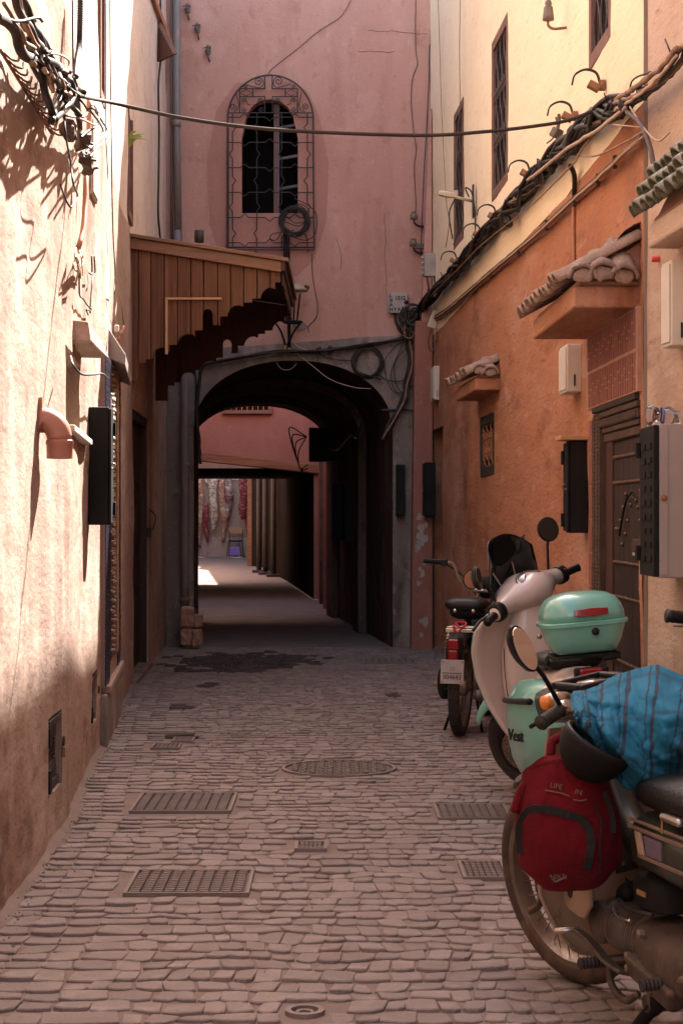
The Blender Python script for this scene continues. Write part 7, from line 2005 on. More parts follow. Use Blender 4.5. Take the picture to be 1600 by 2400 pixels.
# ---------------------------------------------------------------- black moped seen from behind
def black_moped(loc, heading, lean, label, mirrors=True, steer=0.0):
    SM = axis_rot(Vector((0, 0.93, 0.82)), 5, steer)
    V = vehicle('black_moped', loc, heading, lean, label, 'moped', 'dark mopeds')
    R = 0.285
    wheel(V, (0, 0, R), R, 0.036, None, 'rubber', 'steel_dirty', spokes=24, hub_r=0.05, tread=40)
    wheel(V, (0, 1.13, R), R, 0.034, SM, 'rubber', 'steel_dirty', spokes=16, hub_r=0.045)
    mudguard(V, (0, 0, R), R + 0.012, 0.05, 25, 128, None, MT['black_metal'])
    mudguard(V, (0, 1.13, R), R + 0.015, 0.05, 10, 150, SM, MT['black_metal'])
    for sx in (-1, 1):
        MB().tube([(sx * 0.088, -0.005, 0.29), (sx * 0.088, 0.075, 0.62)], 0.009, 8).build('shock_rod', MT['steel_dirty'], V, smooth=True)
        MB().tube([(sx * 0.088, -0.005, 0.27), (sx * 0.088, 0.03, 0.42)], 0.017, 10).build('shock_body', MT['steel_dirty'], V, smooth=True)
        hel = [Vector((sx * 0.088 + 0.0215 * cos(t), 0.032 + 0.0105 * t / 6.28 * 0.35 + 0.0215 * sin(t), 0.40 + 0.0175 * t / 6.28)) for t in [2 * pi * k / 10 for k in range(112)]]
        MB().tube(hel, 0.0042, 5).build('spring', MT['chrome'], V, smooth=True)
        MB().tube([(sx * 0.07, 0.0, R), (sx * 0.075, 0.35, 0.30)], 0.014, 8).build('swing_arm', MT['black_metal'], V, smooth=True)
        MB().tube(spline([(sx * 0.085, 0.09, 0.62), (sx * 0.08, 0.28, 0.64), (sx * 0.05, 0.5, 0.60)], 5), 0.012, 8).build('frame_rail', MT['black_metal'], V, smooth=True)
        MB().tube([(sx * 0.052, 1.13, R), (sx * 0.055, 0.98, 0.70), (sx * 0.05, 0.94, 0.80)], 0.014, 8).xf(SM).build('fork_leg', MT['steel_dirty'], V, smooth=True)
    # seat
    MB().loft([ring_y(*q) for q in ((0.08, 0, 0.765, 0.07, 0.015, 0.02), (0.10, 0, 0.770, 0.12, 0.03, 0.04), (0.20, 0, 0.775, 0.135, 0.04, 0.05), (0.32, 0, 0.77, 0.115, 0.04, 0.055), (0.45, 0, 0.76, 0.06, 0.035, 0.05), (0.50, 0, 0.75, 0.03, 0.02, 0.03))]).build('seat', MT['black_plastic'], V, smooth=True)
    MB().loft([ring_y(0.10, 0, 0.725, 0.09, 0.02, 0.03), ring_y(0.22, 0, 0.72, 0.11, 0.025, 0.045), ring_y(0.38, 0, 0.72, 0.07, 0.02, 0.04)]).build('seat_base', MT['black_metal'], V, smooth=True)
    for sx in (-1, 1): MB().lathe([(0.012, 0), (0.012, -0.01), (0.004, -0.012)], 10, (sx * 0.055, 0.085, 0.735), 'y').build('seat_bolt', MT['chrome'], V, smooth=True)
    MB().tube([(0, 0.26, 0.70), (0, 0.34, 0.45)], 0.016, 8).build('seat_post', MT['black_metal'], V, smooth=True)
    # chrome carrier with red strap
    for k in range(3): MB().box((0, -0.02 + 0.05 * k, 0.642), (0.17 - 0.01 * k, 0.022, 0.01)).build('carrier_bar', MT['chrome'], V, bev=0.003)
    MB().box((0, -0.045, 0.625), (0.175, 0.012, 0.022)).build('carrier_bar', MT['chrome'], V, bev=0.003)
    MB().tube(spline([(-0.03, 0.05, 0.66), (-0.04, -0.05, 0.655), (-0.03, -0.06, 0.62), (-0.02, -0.056, 0.60), (0.0, -0.058, 0.63), (0.03, -0.02, 0.665), (0.0, 0.02, 0.67), (-0.03, -0.03, 0.665), (0.01, -0.055, 0.64)], 5), 0.006, 6).build('strap', MT['red_strap'], V, smooth=True)
    # lamp and plate
    MB().loft([ring_z(z, 0, y, a, b, 16, 4) for z, y, a, b in ((0.43, -0.275, 0.035, 0.02), (0.46, -0.27, 0.045, 0.035), (0.52, -0.255, 0.048, 0.045), (0.585, -0.235, 0.045, 0.05), (0.605, -0.22, 0.03, 0.035))]).build('lamp_housing', MT['black_metal'], V, smooth=True, angle=50)
    MB().box((0, -0.290, 0.560), (0.062, 0.02, 0.058)).build('tail_lamp', MT['red_lens'], V, bev=0.006)
    MB().box((0, -0.300, 0.500), (0.055, 0.016, 0.055)).build('tail_lamp', MT['red_lens'], V, bev=0.006)
    pm = Matrix.Translation((0, -0.315, 0.405)) @ Matrix.Rotation(radians(-6), 4, 'X')
    pl = MB().box((0, 0, 0), (0.135, 0.004, 0.138)).xf(pm).build('number_plate', MT['box_grey'], V, bev=0.003)
    for (z, w) in ((-0.008, 0.115),): MB().box((0, -0.0035, z), (w, 0.002, 0.004)).xf(pm).build('plate_line', MT['paint_black'], pl)
    tr = Matrix.Rotation(radians(90), 4, 'X')
    text_mesh('plate_text', '20', 0.034, pm @ Matrix.Translation((0.0, -0.0035, 0.016)) @ tr, MT['cast_iron'], pl)
    text_mesh('plate_text', '004643', 0.036, pm @ Matrix.Translation((0.0, -0.0035, -0.032)) @ tr, MT['paint_black'], pl)
    for sx in (-1, 1):
        for sz in (-1, 1): MB().lathe([(0.005, 0), (0.005, -0.003), (0.002, -0.004)], 8, (sx * 0.056, -0.002, sz * 0.058), 'y').xf(pm).build('plate_bolt', MT['rusty'], pl)
    # engine, cover, pedals, stand, exhaust, chain
    MB().loft([ring_y(y, -0.10, z, a, b, b, 18, 2.4) for y, z, a, b in ((-0.02, 0.30, 0.02, 0.05), (0.02, 0.31, 0.045, 0.10), (0.2, 0.32, 0.055, 0.12), (0.42, 0.33, 0.055, 0.11), (0.52, 0.33, 0.03, 0.06))]).build('engine_cover', MT['black_metal'], V, smooth=True)
    MB().loft([ring_y(0.30, 0, 0.35, 0.07, 0.09, 0.1), ring_y(0.45, 0, 0.36, 0.09, 0.12, 0.12), ring_y(0.62, 0, 0.35, 0.06, 0.08, 0.08)]).build('engine', MT['engine'], V, smooth=True)
    MB().tube(spline([(0, 0.36, 0.52), (0, 0.55, 0.42), (0, 0.75, 0.50), (0, 0.92, 0.74)], 6), 0.04, 12).build('frame', MT['black_metal'], V, smooth=True)
    MB().loft([ring_y(0.5, 0, 0.60, 0.03, 0.02, 0.03), ring_y(0.56, 0, 0.62, 0.08, 0.06, 0.07), ring_y(0.74, 0, 0.66, 0.085, 0.065, 0.07), ring_y(0.86, 0, 0.70, 0.04, 0.03, 0.04)]).build('tank', MT['black_metal'], V, smooth=True)
    for sx, y, z in ((-1, 0.30, 0.27), (1, 0.42, 0.20)):
        MB().tube([(0, 0.36, 0.235), (sx * 0.10, 0.36, 0.235), (sx * 0.12, y, z)], 0.008, 6).build('pedal_crank', MT['steel_dirty'], V)
        MB().box((sx * 0.165, y, z), (0.10, 0.06, 0.024)).build('pedal', MT['steel_dirty'], V, bev=0.004)
    MB().tube([(-0.06, 0.22, 0.22), (-0.12, 0.16, 0.008)], 0.009, 8).build('stand_leg', MT['black_metal'], V, smooth=True)
    MB().tube([(0.06, 0.22, 0.22), (0.11, 0.16, 0.008)], 0.009, 8).build('stand_leg', MT['black_metal'], V, smooth=True)
    MB().tube(spline([(0.10, 0.5, 0.25), (0.12, 0.2, 0.22), (0.125, -0.15, 0.26)], 5), [0.02] * 5 + [0.032] * 6, 12).build('exhaust', MT['steel_dirty'], V, smooth=True)
    chn = []
    for k in range(40):
        a = 2 * pi * k / 40
        chn.append(Vector((-0.055, 0.0 + 0.06 * cos(a) if cos(a) < 0 else 0.42 * cos(a), R + 0.055 * sin(a))))
    MB().tube(chn, 0.006, 5, closed=True).build('chain', MT['steel_dirty'], V)
    # handlebar
    for sx in (-1, 1):
        MB().tube(spline([(0, 0.93, 0.82), (sx * 0.10, 0.92, 0.83), (sx * 0.165, 0.90, 0.90), (sx * 0.20, 0.88, 0.985), (sx * 0.25, 0.86, 1.0), (sx * 0.36, 0.82, 1.005)], 6), 0.0115, 10).xf(SM).build('handlebar', MT['chrome'], V, smooth=True)
        grip(V, (sx * 0.27, 0.852, 1.001), (sx * 0.385, 0.812, 1.008), 0.018, SM, 'black_plastic')
        MB().box((sx * 0.255, 0.855, 0.998), (0.04, 0.045, 0.045)).xf(SM).build('switch', MT['black_plastic'], V, bev=0.006)
        MB().tube(spline([(sx * 0.25, 0.88, 0.99), (sx * 0.32, 0.88, 0.985), (sx * 0.40, 0.85, 0.985)], 4), 0.005, 6).xf(SM).build('brake_lever', MT['steel_dirty'], V, smooth=True)
        MB().tube(spline([(sx * 0.25, 0.88, 0.985), (sx * 0.18, 1.0, 0.93), (sx * 0.10, 1.0, 0.84), (sx * 0.05, 0.98, 0.75)], 5), 0.0045, 6).xf(SM).build('brake_cable', MT['cable_black'], V, smooth=True)
    MB().ball((0, 1.0, 0.84), (0.075, 0.06, 0.075), 18, 12).xf(SM).build('headlamp', MT['black_metal'], V, smooth=True)
    if mirrors: mirror(V, (-0.05, 0.90, 0.84), (-0.075, 0.86, 0.895), 0.060, 0.064, (0.30, -1, 0.03), Matrix.Identity(4), 'mirror', 0.2)
    if mirrors: mirror(V, (0.24, 0.87, 1.0), (0.275, 0.86, 1.145), 0.062, 0.050, (-0.25, -1, 0.06), Matrix.Identity(4), 'mirror', -0.4)
    return V
black_moped((0.70, 10.62, 0), -13.0, -1.0, 'black moped with a rusty number plate seen from behind, farthest of the parked bikes')
black_moped((1.275, 5.90, 0), 178, 0.0, 'dark moped almost wholly out of frame at the right edge, only its grip showing', False, 40)

# ---------------------------------------------------------------- worn moped in front
CB = vehicle('worn_moped', (0.632, 4.97, 0), 15.0, 1.0, 'dusty old moped with a beige leg shield carrying a red backpack, nearest on the right', 'moped')
AF = Vector((0, -0.22, 0.74)); SF = axis_rot(AF, 26, 17)
R = 0.288
fw_ = wheel(CB, (0, 0, R), R, 0.033, SF, 'rubber_dusty', 'steel_dirty', spokes=36, hub_r=0.055, hub_w=0.10)
mudguard(CB, (0, 0, R), R + 0.002, 0.046, 62, 165, SF, MT['green_dark'])
MB().lathe([(0.02, -0.075), (0.062, -0.07), (0.066, -0.05), (0.066, -0.03), (0.05, -0.02)], 22, (0, 0, R), 'x').xf(SF).build('brake_drum', MT['engine'], CB, smooth=True, angle=40)
MB().tube(spline([(-0.082, 0.0, R), (-0.085, 0.03, R - 0.05), (-0.088, 0.075, R - 0.075)], 4), 0.010, 8).xf(SF).build('brake_arm', MT['engine'], CB, smooth=True)
for sx in (-1, 1):
    MB().strip(spline([(sx * 0.078, 0.01, R - 0.02), (sx * 0.08, -0.04, R + 0.10), (sx * 0.07, -0.10, R + 0.30), (sx * 0.04, -0.17, 0.70)], 5), 0.06, 0.03, (1, 0, 0)).xf(SF).build('fork_leg', MT['engine'], CB, bev=0.008)
    MB().tube([(sx * 0.092, 0.0, R), (sx * 0.092, -0.055, R + 0.06)], 0.016, 8).xf(SF).build('link_arm', MT['steel_dirty'], CB, smooth=True)
# leg shield
def cubw(v): return 0.115 + 0.085 * min(1, v / 0.25) ** 0.6 - 0.07 * max(0, v - 0.55)
def cubs(u, v):
    x = 2 * u - 1
    z = 0.155 + 0.60 * v
    y = -0.30 - 0.03 * abs(x) ** 2 + 0.035 * sin(pi * v) + 0.06 * (v - 0.6) * (1 if v > 0.6 else 0)
    return Vector((cubw(v) * x, y, z + 0.03 * (1 - v) * abs(x) ** 3))
cs_ = MB().grid(cubs, 26, 24, 0.006)
CBs = cs_.build('leg_shield', MT['enamel_beige'], CB, smooth=True)
MB().tube([cubs(0, v / 20) for v in range(21)], 0.006, 6).build('shield_edge', MT['enamel_beige'], CBs, smooth=True)
MB().tube([cubs(1, v / 20) for v in range(21)], 0.006, 6).build('shield_edge', MT['enamel_beige'], CBs, smooth=True)
# rear wing of the shield that wraps the frame, with its cut-outs
wing = [(-0.30, 0.30), (-0.33, 0.29), (-0.40, 0.285), (-0.44, 0.29), (-0.455, 0.315), (-0.475, 0.33), (-0.475, 0.37), (-0.485, 0.42), (-0.51, 0.455), (-0.56, 0.475), (-0.52, 0.53), (-0.47, 0.58), (-0.42, 0.66), (-0.36, 0.74), (-0.30, 0.76)]
for sx in (-1, 1):
    w_ = MB().prism(wing, lambda a, b, t: Vector((sx * (0.128 + t), a, b)), 0.0, 0.006).build('shield_wing', MT['enamel_beige'], CB, bev=0.002)
    MB().tube([Vector((sx * 0.131, a, b)) for a, b in wing[3:14]], 0.006, 6).build('wing_edge', MT['enamel_beige'], w_, smooth=True)
    MB().loft([[Vector((sx * 0.1355, -0.345 + 0.018 * cos(2 * pi * k / 14) * (abs(cos(2 * pi * k / 14)) ** -0.4 if abs(cos(2 * pi * k / 14)) > .2 else 1), 0.345 + 0.022 * sin(2 * pi * k / 14))) for k in range(14)], [Vector((sx * 0.1338, -0.345 + 0.018 * cos(2 * pi * k / 14), 0.345 + 0.022 * sin(2 * pi * k / 14))) for k in range(14)]]).build('bolt_hole', MT['paint_black'], w_)
# frame spine, tank cover, toolbox, seat
MB().tube(spline([(0, -0.20, 0.80), (0, -0.30, 0.66), (0, -0.42, 0.52), (0, -0.58, 0.46), (0, -0.80, 0.48), (0, -1.1, 0.52)], 6), 0.045, 14).build('frame', MT['green_dark'], CB, smooth=True)
MB().loft([ring_y(*q, 20, 3.2) for q in ((-0.60, 0, 0.52, 0.05, 0.04, 0.05), (-0.64, 0, 0.52, 0.095, 0.07, 0.075), (-0.84, 0, 0.52, 0.11, 0.08, 0.08), (-1.05, 0, 0.51, 0.11, 0.08, 0.07), (-1.12, 0, 0.52, 0.05, 0.04, 0.04))]).build('side_panel', MT['green_dark'], CB, smooth=True, angle=50)
for (y0, z0, y1, z1, h) in ((-0.66, 0.580, -1.0, 0.580, 0.008), (-0.665, 0.562, -1.0, 0.562, 0.010), (-0.72, 0.500, -1.0, 0.498, 0.010)):
    MB().box((-0.112, (y0 + y1) / 2, z0), (0.006, abs(y1 - y0), h)).build('panel_trim', MT['trim_tan'], CB, bev=0.002)
MB().hexa([(-0.116, -0.725, 0.505), (-0.116, -0.755, 0.505), (-0.108, -0.755, 0.505), (-0.108, -0.725, 0.505), (-0.116, -0.705, 0.556), (-0.116, -0.735, 0.556), (-0.108, -0.735, 0.556), (-0.108, -0.705, 0.556)]).build('panel_trim', MT['enamel_beige'], CB, bev=0.002)
MB().hexa([(-0.1145, -0.77, 0.508), (-0.1145, -0.85, 0.508), (-0.108, -0.85, 0.508), (-0.108, -0.77, 0.508), (-0.1145, -0.755, 0.552), (-0.1145, -0.85, 0.552), (-0.108, -0.85, 0.552), (-0.108, -0.755, 0.552)]).build('panel_inset', MT['frame_lilac'], CB)
stc = MB().loft([ring_y(*q) for q in ((-0.62, 0, 0.635, 0.05, 0.02, 0.03), (-0.645, 0, 0.638, 0.085, 0.035, 0.04), (-0.72, 0, 0.645, 0.105, 0.042, 0.045), (-0.88, 0, 0.65, 0.115, 0.045, 0.045), (-1.08, 0, 0.645, 0.105, 0.05, 0.05), (-1.14, 0, 0.65, 0.05, 0.02, 0.03))])
stc.v = [v + Vector((0, 0, 0.006)) * fnoise(v.x, v.y, v.z, 30) for v in stc.v]
stc.build('seat', MT['seat_black'], CB, smooth=True)
MB().box((-0.105, -0.90, 0.612), (0.03, 0.10, 0.02)).build('seat_catch', MT['chrome'], CB, bev=0.008)
MB().tube([(-0.115, -0.86, 0.605), (-0.116, -0.86, 0.575)], 0.003, 6).build('key_tag', MT['brass'], CB)
# engine
MB().lathe([(0.02, -0.405), (0.050, -0.41), (0.062, -0.42), (0.064, -0.455), (0.056, -0.462), (0.056, -0.474), (0.066, -0.48), (0.066, -0.495)], 26, (-0.035, 0, 0.275), 'y').build('cylinder_head', MT['steel_dirty'], CB, smooth=True, angle=30)
fins = []
for k in range(12):
    y = -0.497 - k * 0.0125
    fins += [(0.050, y), (0.050, y - 0.006), (0.067, y - 0.007), (0.067, y - 0.0115)]
MB().lathe(fins + [(0.05, -0.648)], 26, (-0.035, 0, 0.275), 'y').build('cylinder', MT['steel_dirty'], CB, smooth=False)
MB().tube(spline([(-0.09, -0.50, 0.335), (-0.095, -0.56, 0.318), (-0.10, -0.64, 0.325)], 4), 0.005, 6).build('oil_pipe', MT['chrome'], CB, smooth=True)
MB().lathe([(0.055, 0.0), (0.054, -0.014), (0.042, -0.022), (0.01, -0.024)], 22, (-0.078, -0.425, 0.275), 'x').build('head_cover', MT['engine'], CB, smooth=True, angle=40)
MB().loft([ring_y(y, -0.01, z, a, b, c_, 22, 3.2) for y, z, a, b, c_ in ((-0.635, 0.27, 0.055, 0.045, 0.05), (-0.65, 0.265, 0.085, 0.068, 0.07), (-0.76, 0.26, 0.105, 0.075, 0.08), (-0.88, 0.26, 0.105, 0.075, 0.085), (-0.96, 0.26, 0.09, 0.06, 0.07))]).build('crankcase', MT['engine'], CB, smooth=True, angle=50)
MB().hexa([(-0.115, -0.65, 0.195), (-0.115, -0.88, 0.165), (-0.08, -0.88, 0.165), (-0.08, -0.65, 0.195), (-0.125, -0.65, 0.250), (-0.125, -0.90, 0.220), (-0.08, -0.90, 0.225), (-0.08, -0.65, 0.26)]).build('gear_cover', MT['engine'], CB, bev=0.012, seg=3)
for (y, z) in ((-0.655, 0.245), (-0.73, 0.315), (-0.78, 0.19), (-0.655, 0.215)): MB().lathe([(0.011, 0), (0.011, -0.012), (0.005, -0.015)], 8, (-0.108, y, z), 'x').build('bolt', MT['steel_dirty'], CB)
MB().loft([ring_z(z, 0.0, -0.66, a, b, 20, 4) for z, a, b in ((0.352, 0.055, 0.07), (0.36, 0.075, 0.09), (0.41, 0.078, 0.092), (0.43, 0.07, 0.085), (0.44, 0.05, 0.06))]).build('carburettor_box', MT['black_metal'], CB, smooth=True, angle=50)
MB().box((-0.079, -0.66, 0.395), (0.004, 0.045, 0.012)).build('rating_label', MT['carved_ochre'], CB)
MB().tube(spline([(-0.06, -0.52, 0.365), (-0.02, -0.46, 0.36), (-0.03, -0.44, 0.33)], 4), 0.022, 10).build('intake', MT['black_metal'], CB, smooth=True)
for (z, y0) in ((0.345, -0.56),): MB().tube(spline([(-0.08, -0.53, 0.352), (-0.085, -0.60, 0.345), (-0.08, -0.72, 0.355)], 4), 0.006, 6).build('hose', MT['cable_black'], CB, smooth=True)
# pegs, levers, stand, exhaust
def peg(y, z, x0, x1):
    pts = [Vector((x0 + (x1 - x0) * k / 16, y, z)) for k in range(17)]
    return MB().tube(pts, [0.016 if k % 2 else 0.0125 for k in range(17)], 10).build('foot_peg', MT['rubber'], CB)
peg(-0.52, 0.20, -0.185, -0.105); peg(-0.84, 0.225, -0.165, -0.085)
MB().tube([(-0.11, -0.52, 0.20), (0.11, -0.52, 0.20)], 0.009, 8).build('peg_bar', MT['engine'], CB, smooth=True)
MB().tube(spline([(-0.11, -0.52, 0.198), (-0.115, -0.56, 0.150), (-0.115, -0.64, 0.135), (-0.11, -0.70, 0.165)], 6), 0.0095, 8).build('gear_lever', MT['engine'], CB, smooth=True)
MB().strip(spline([(-0.155, -0.44, 0.262), (-0.145, -0.50, 0.248), (-0.135, -0.58, 0.215), (-0.125, -0.66, 0.205)], 5), 0.035, 0.010, (0.3, 0, 1)).build('pedal_arm', MT['engine'], CB, bev=0.003)
MB().lathe([(0.007, 0.0), (0.008, 0.06), (0.006, 0.065)], 10, (-0.215, -0.44, 0.265), 'x').build('pedal_tip', MT['chrome'], CB, smooth=True)
MB().tube(spline([(-0.085, -0.84, 0.225), (-0.10, -0.95, 0.26), (-0.10, -1.05, 0.30)], 4), 0.014, 8).build('kick_lever', MT['steel_dirty'], CB, smooth=True)
for sx in (-1, 1):
    MB().tube(spline([(sx * 0.06, -0.80, 0.20), (sx * 0.07, -0.70, 0.13), (sx * 0.085, -0.62, 0.05), (sx * 0.09, -0.59, 0.008)], 5), [0.022] * 6 + [0.017] * 10, 10).build('stand_leg', MT['black_metal'], CB, smooth=True)
MB().tube([(-0.08, -0.80, 0.17), (0.08, -0.80, 0.17)], 0.02, 10).build('stand_pivot', MT['engine'], CB, smooth=True)
MB().tube([(-0.09, -0.70, 0.14), (-0.02, -0.70, 0.14)], 0.022, 10).build('stand_stop', MT['engine'], CB, smooth=True)
MB().tube(spline([(0.05, -0.45, 0.22), (0.10, -0.5, 0.15), (0.13, -0.8, 0.16), (0.14, -1.2, 0.22)], 6), [0.016] * 9 + [0.035] * 10, 12).build('exhaust', MT['steel_dirty'], CB, smooth=True)
# rear wheel (beyond the frame edge)
wheel(CB, (0, -1.2, R), R, 0.036, None, 'rubber_dusty', 'steel_dirty', spokes=18, hub_r=0.06)
mudguard(CB, (0, -1.2, R), R + 0.02, 0.06, 20, 190, None, MT['green_dark'])
MB().tube([(0.08, -0.85, 0.28), (0.09, -1.2, R)], 0.016, 8).build('swing_arm', MT['black_metal'], CB, smooth=True)
MB().tube([(-0.08, -0.85, 0.28), (-0.09, -1.2, R)], 0.016, 8).build('swing_arm', MT['black_metal'], CB, smooth=True)
# steering head, bar, nacelle tray, mirror, indicator
MB().tube([AF + Vector((0, -0.03, 0.06)), AF + Vector((0, 0.13, -0.26))], 0.03, 12).xf(SF).build('steering_head', MT['green_dark'], CB, smooth=True)
MB().tube(spline([(-0.23, -0.303, 0.81), (-0.15, -0.27, 0.820), (-0.10, -0.24, 0.815), (0, -0.22, 0.805), (0.10, -0.24, 0.815), (0.15, -0.27, 0.820), (0.23, -0.303, 0.81)], 5), 0.0115, 10).xf(SF).build('handlebar', MT['chrome'], CB, smooth=True)
for sx in (-1, 1):
    grip(CB, (sx * 0.150, -0.27, 0.820), (sx * 0.238, -0.306, 0.808), 0.0185, SF)
    MB().lathe([(0.018, -0.02), (0.023, -0.016), (0.023, 0.016), (0.018, 0.02)], 14, (sx * 0.132, -0.262, 0.820), 'x').xf(SF).build('bar_clamp', MT['chrome'], CB, smooth=True)
    MB().tube(spline([(sx * 0.13, -0.245, 0.81), (sx * 0.19, -0.25, 0.805), (sx * 0.25, -0.275, 0.798)], 4), 0.006, 8).xf(SF).build('brake_lever', MT['black_metal'], CB, smooth=True)
    ind = MB().lathe([(0.016, -sx * 0.03), (0.022, 0.0), (0.022, sx * 0.03), (0.016, sx * 0.036), (0.005, sx * 0.04)], 16, (sx * 0.118, -0.225, 0.838), 'x').xf(SF).build('indicator', MT['chrome'], CB, smooth=True)
    MB().lathe([(0.020, sx * 0.028), (0.021, sx * 0.034), (0.019, sx * 0.046), (0.010, sx * 0.052)], 16, (sx * 0.118, -0.225, 0.838), 'x').xf(SF).build('indicator_lens', MT['orange_lens'], ind, smooth=True)
nac = MB().loft([ring_y(*q, 20, 3.5) for q in ((-0.28, 0.03, 0.815, 0.05, 0.015, 0.03), (-0.26, 0.03, 0.82, 0.095, 0.025, 0.05), (-0.16, 0.03, 0.82, 0.105, 0.03, 0.07), (-0.04, 0.03, 0.81, 0.09, 0.03, 0.07), (0.0, 0.03, 0.80, 0.06, 0.02, 0.05))]).xf(SF).build('headlamp_nacelle', MT['green_dark'], CB, smooth=True, angle=50)
tray = MB()
for (a, b) in (((-0.055, -0.25), (0.115, -0.235)), ((-0.055, -0.13), (0.115, -0.115)), ((-0.055, -0.235), (-0.035, -0.13)), ((0.095, -0.235), (0.115, -0.13))):
    tray.span((a[0], a[1], 0.846), (b[0], b[1], 0.866))
tray.xf(SF).build('tray_rim', MT['black_plastic'], nac, bev=0.006)
MB().span((-0.034, -0.234, 0.848), (0.094, -0.131, 0.853)).xf(SF).build('tray_floor', MT['glass_pane'], nac)
MB().lathe([(0.04, 0), (0.038, 0.006), (0.01, 0.008)], 20, (0.03, -0.18, 0.853)).xf(SF).build('speedometer', MT['dial'], nac, smooth=True)
mirror(CB, (-0.150, -0.275, 0.835), (-0.288, -0.34, 1.01), 0.033, 0.073, (0.30, -1, -0.02), SF, 'mirror', -0.55)
MB().lathe([(0.03, 0), (0.045, 0.01), (0.044, 0.02), (0.02, 0.03)], 22, (0.03, -0.005, 0.79), 'y').xf(SF).build('headlamp', MT['lens_white'], nac, smooth=True)
for k in range(3): MB().tube(spline([(-0.15 + 0.02 * k, -0.27, 0.82), (-0.08, -0.31 - 0.02 * k, 0.80), (-0.02 + 0.02 * k, -0.28, 0.74)], 5), 0.0045, 6).xf(SF).build('control_cable', MT['cable_tan'] if k == 0 else MT['cable_black'], CB, smooth=True)

# ---------------------------------------------------------------- backpack, helmet and blue cloth on the front moped
BPY = 4.44
bpc = at(1340, 1925, BPY)
BP = empty('backpack', (bpc.x, BPY, bpc.z - 0.155), radians(-6), 'red backpack with black zips hanging on the front moped', 'backpack')
BP.rotation_euler = (radians(6), radians(-4), radians(-10))
HW, HH = 0.130, 0.148
def bag(u, v):
    """front shell: u across, v up"""
    x = 2 * u - 1; z = v
    w = HW * (1.0 - 0.22 * max(0, v - 0.55) ** 1.0 / 0.45 * 1.0) * (1 - 0.10 * max(0, 0.12 - v) / 0.12)
    d = 0.085 * (1 - abs(x) ** 3.0) * (0.55 + 0.45 * sin(pi * min(1, v * 0.9 + 0.1))) * (1 if v < 0.8 else 1 - (v - 0.8) * 1.6)
    wr = 0.006 * fnoise(x * 3.0, v * 4.0, 1.0) + 0.0035 * fnoise(x * 9, v * 7, 3.0)
    low = max(0.0, 0.34 - v) / 0.34
    return Vector((w * x * (1 - 0.10 * low ** 2), -d - wr, 2 * HH * v + 0.045 * abs(x) ** 4 * low ** 1.5 - 0.008 * x * x + (0.02 * (1 - x * x) if v > 0.9 else 0)))
MB().grid(bag, 34, 34).build('front_panel', MT['bag_red'], BP, smooth=True)
def bagb(u, v):
    p = bag(u, v); x = 2 * u - 1
    return Vector((p.x, 0.075 * (1 - abs(x) ** 4) * (0.7 + 0.3 * sin(pi * v)) , p.z))
MB().grid(bagb, 22, 22).build('back_panel', MT['bag_red'], BP, smooth=True)
MB().loft([[bag(k / 12, 0.0) for k in range(13)] + [bagb(k / 12, 0.0) for k in range(11, 0, -1)]] + [[bag(k / 12, 0.0) + Vector((0, 0.02, -0.006)) for k in range(13)] + [bagb(k / 12, 0.0) + Vector((0, -0.015, -0.006)) for k in range(11, 0, -1)]]).build('base', MT['bag_red'], BP, smooth=True)
MB().loft([[bag(k / 12, 1.0) for k in range(13)] + [bagb(k / 12, 1.0) for k in range(11, 0, -1)], [Vector((bag(k / 12, 1.0).x * 0.5, 0.0, 2 * HH + 0.028)) for k in range(13)] + [Vector((bag(k / 12, 1.0).x * 0.5, 0.02, 2 * HH + 0.028)) for k in range(11, 0, -1)]]).build('top_flap', MT['bag_red'], BP, smooth=True)
def on_bag(pts, w, nm, mat_, lift=0.004):
    C = []
    S2_ = spline([Vector((a, b, 0)) for a, b in pts], 7)
    for q in S2_: C.append(bag(q.x, q.y) + Vector((0, -lift, 0)))
    return MB().strip(C, w, 0.005, (0, -1, 0.05)).build(nm, mat_, BP, smooth=False)
on_bag([(0.05, 0.32), (0.05, 0.50), (0.075, 0.63), (0.15, 0.71), (0.30, 0.72), (0.48, 0.68), (0.62, 0.64), (0.70, 0.57), (0.725, 0.45), (0.70, 0.32), (0.665, 0.20)], 0.019, 'zip', MT['zip_black'])
on_bag([(0.93, 0.82), (0.945, 0.66), (0.925, 0.48)], 0.012, 'side_zip', MT['zip_black'], 0.006)
on_bag([(0.80, 0.75), (0.83, 0.60), (0.80, 0.40), (0.78, 0.15)], 0.004, 'seam', MT['zip_black'], 0.001)
def bag_text(tx, u, v, size, nm, tilt=0.0):
    p = bag(u, v); pu = bag(u + 0.03, v) - bag(u - 0.03, v); pv = bag(u, v + 0.03) - bag(u, v - 0.03)
    x = pu.normalized(); z = pu.cross(pv).normalized(); y = z.cross(x)
    if z.y > 0: z = -z
    M = Matrix(((x.x, y.x, z.x, p.x + z.x * 0.008), (x.y, y.y, z.y, p.y + z.y * 0.008), (x.z, y.z, z.z, p.z + z.z * 0.008), (0, 0, 0, 1))) @ Matrix.Rotation(tilt, 4, 'Z')
    return text_mesh(nm, tx, size, M, MT['thread_tan'], BP)
bag_text('NIKE', 0.40, 0.155, 0.020, 'logo_text', 0.1)
on_bag([(0.335, 0.125), (0.345, 0.105), (0.37, 0.105), (0.41, 0.125), (0.47, 0.150)], 0.004, 'logo_swoosh', MT['thread_tan'], 0.008)
bag_text('LIFE', 0.42, 0.885, 0.018, 'embroidery', -0.3); bag_text('IN', 0.66, 0.825, 0.018, 'embroidery', -0.2)
on_bag([(0.30, 0.865), (0.45, 0.84), (0.56, 0.81)], 0.002, 'embroidery_line', MT['thread_tan'], 0.006)
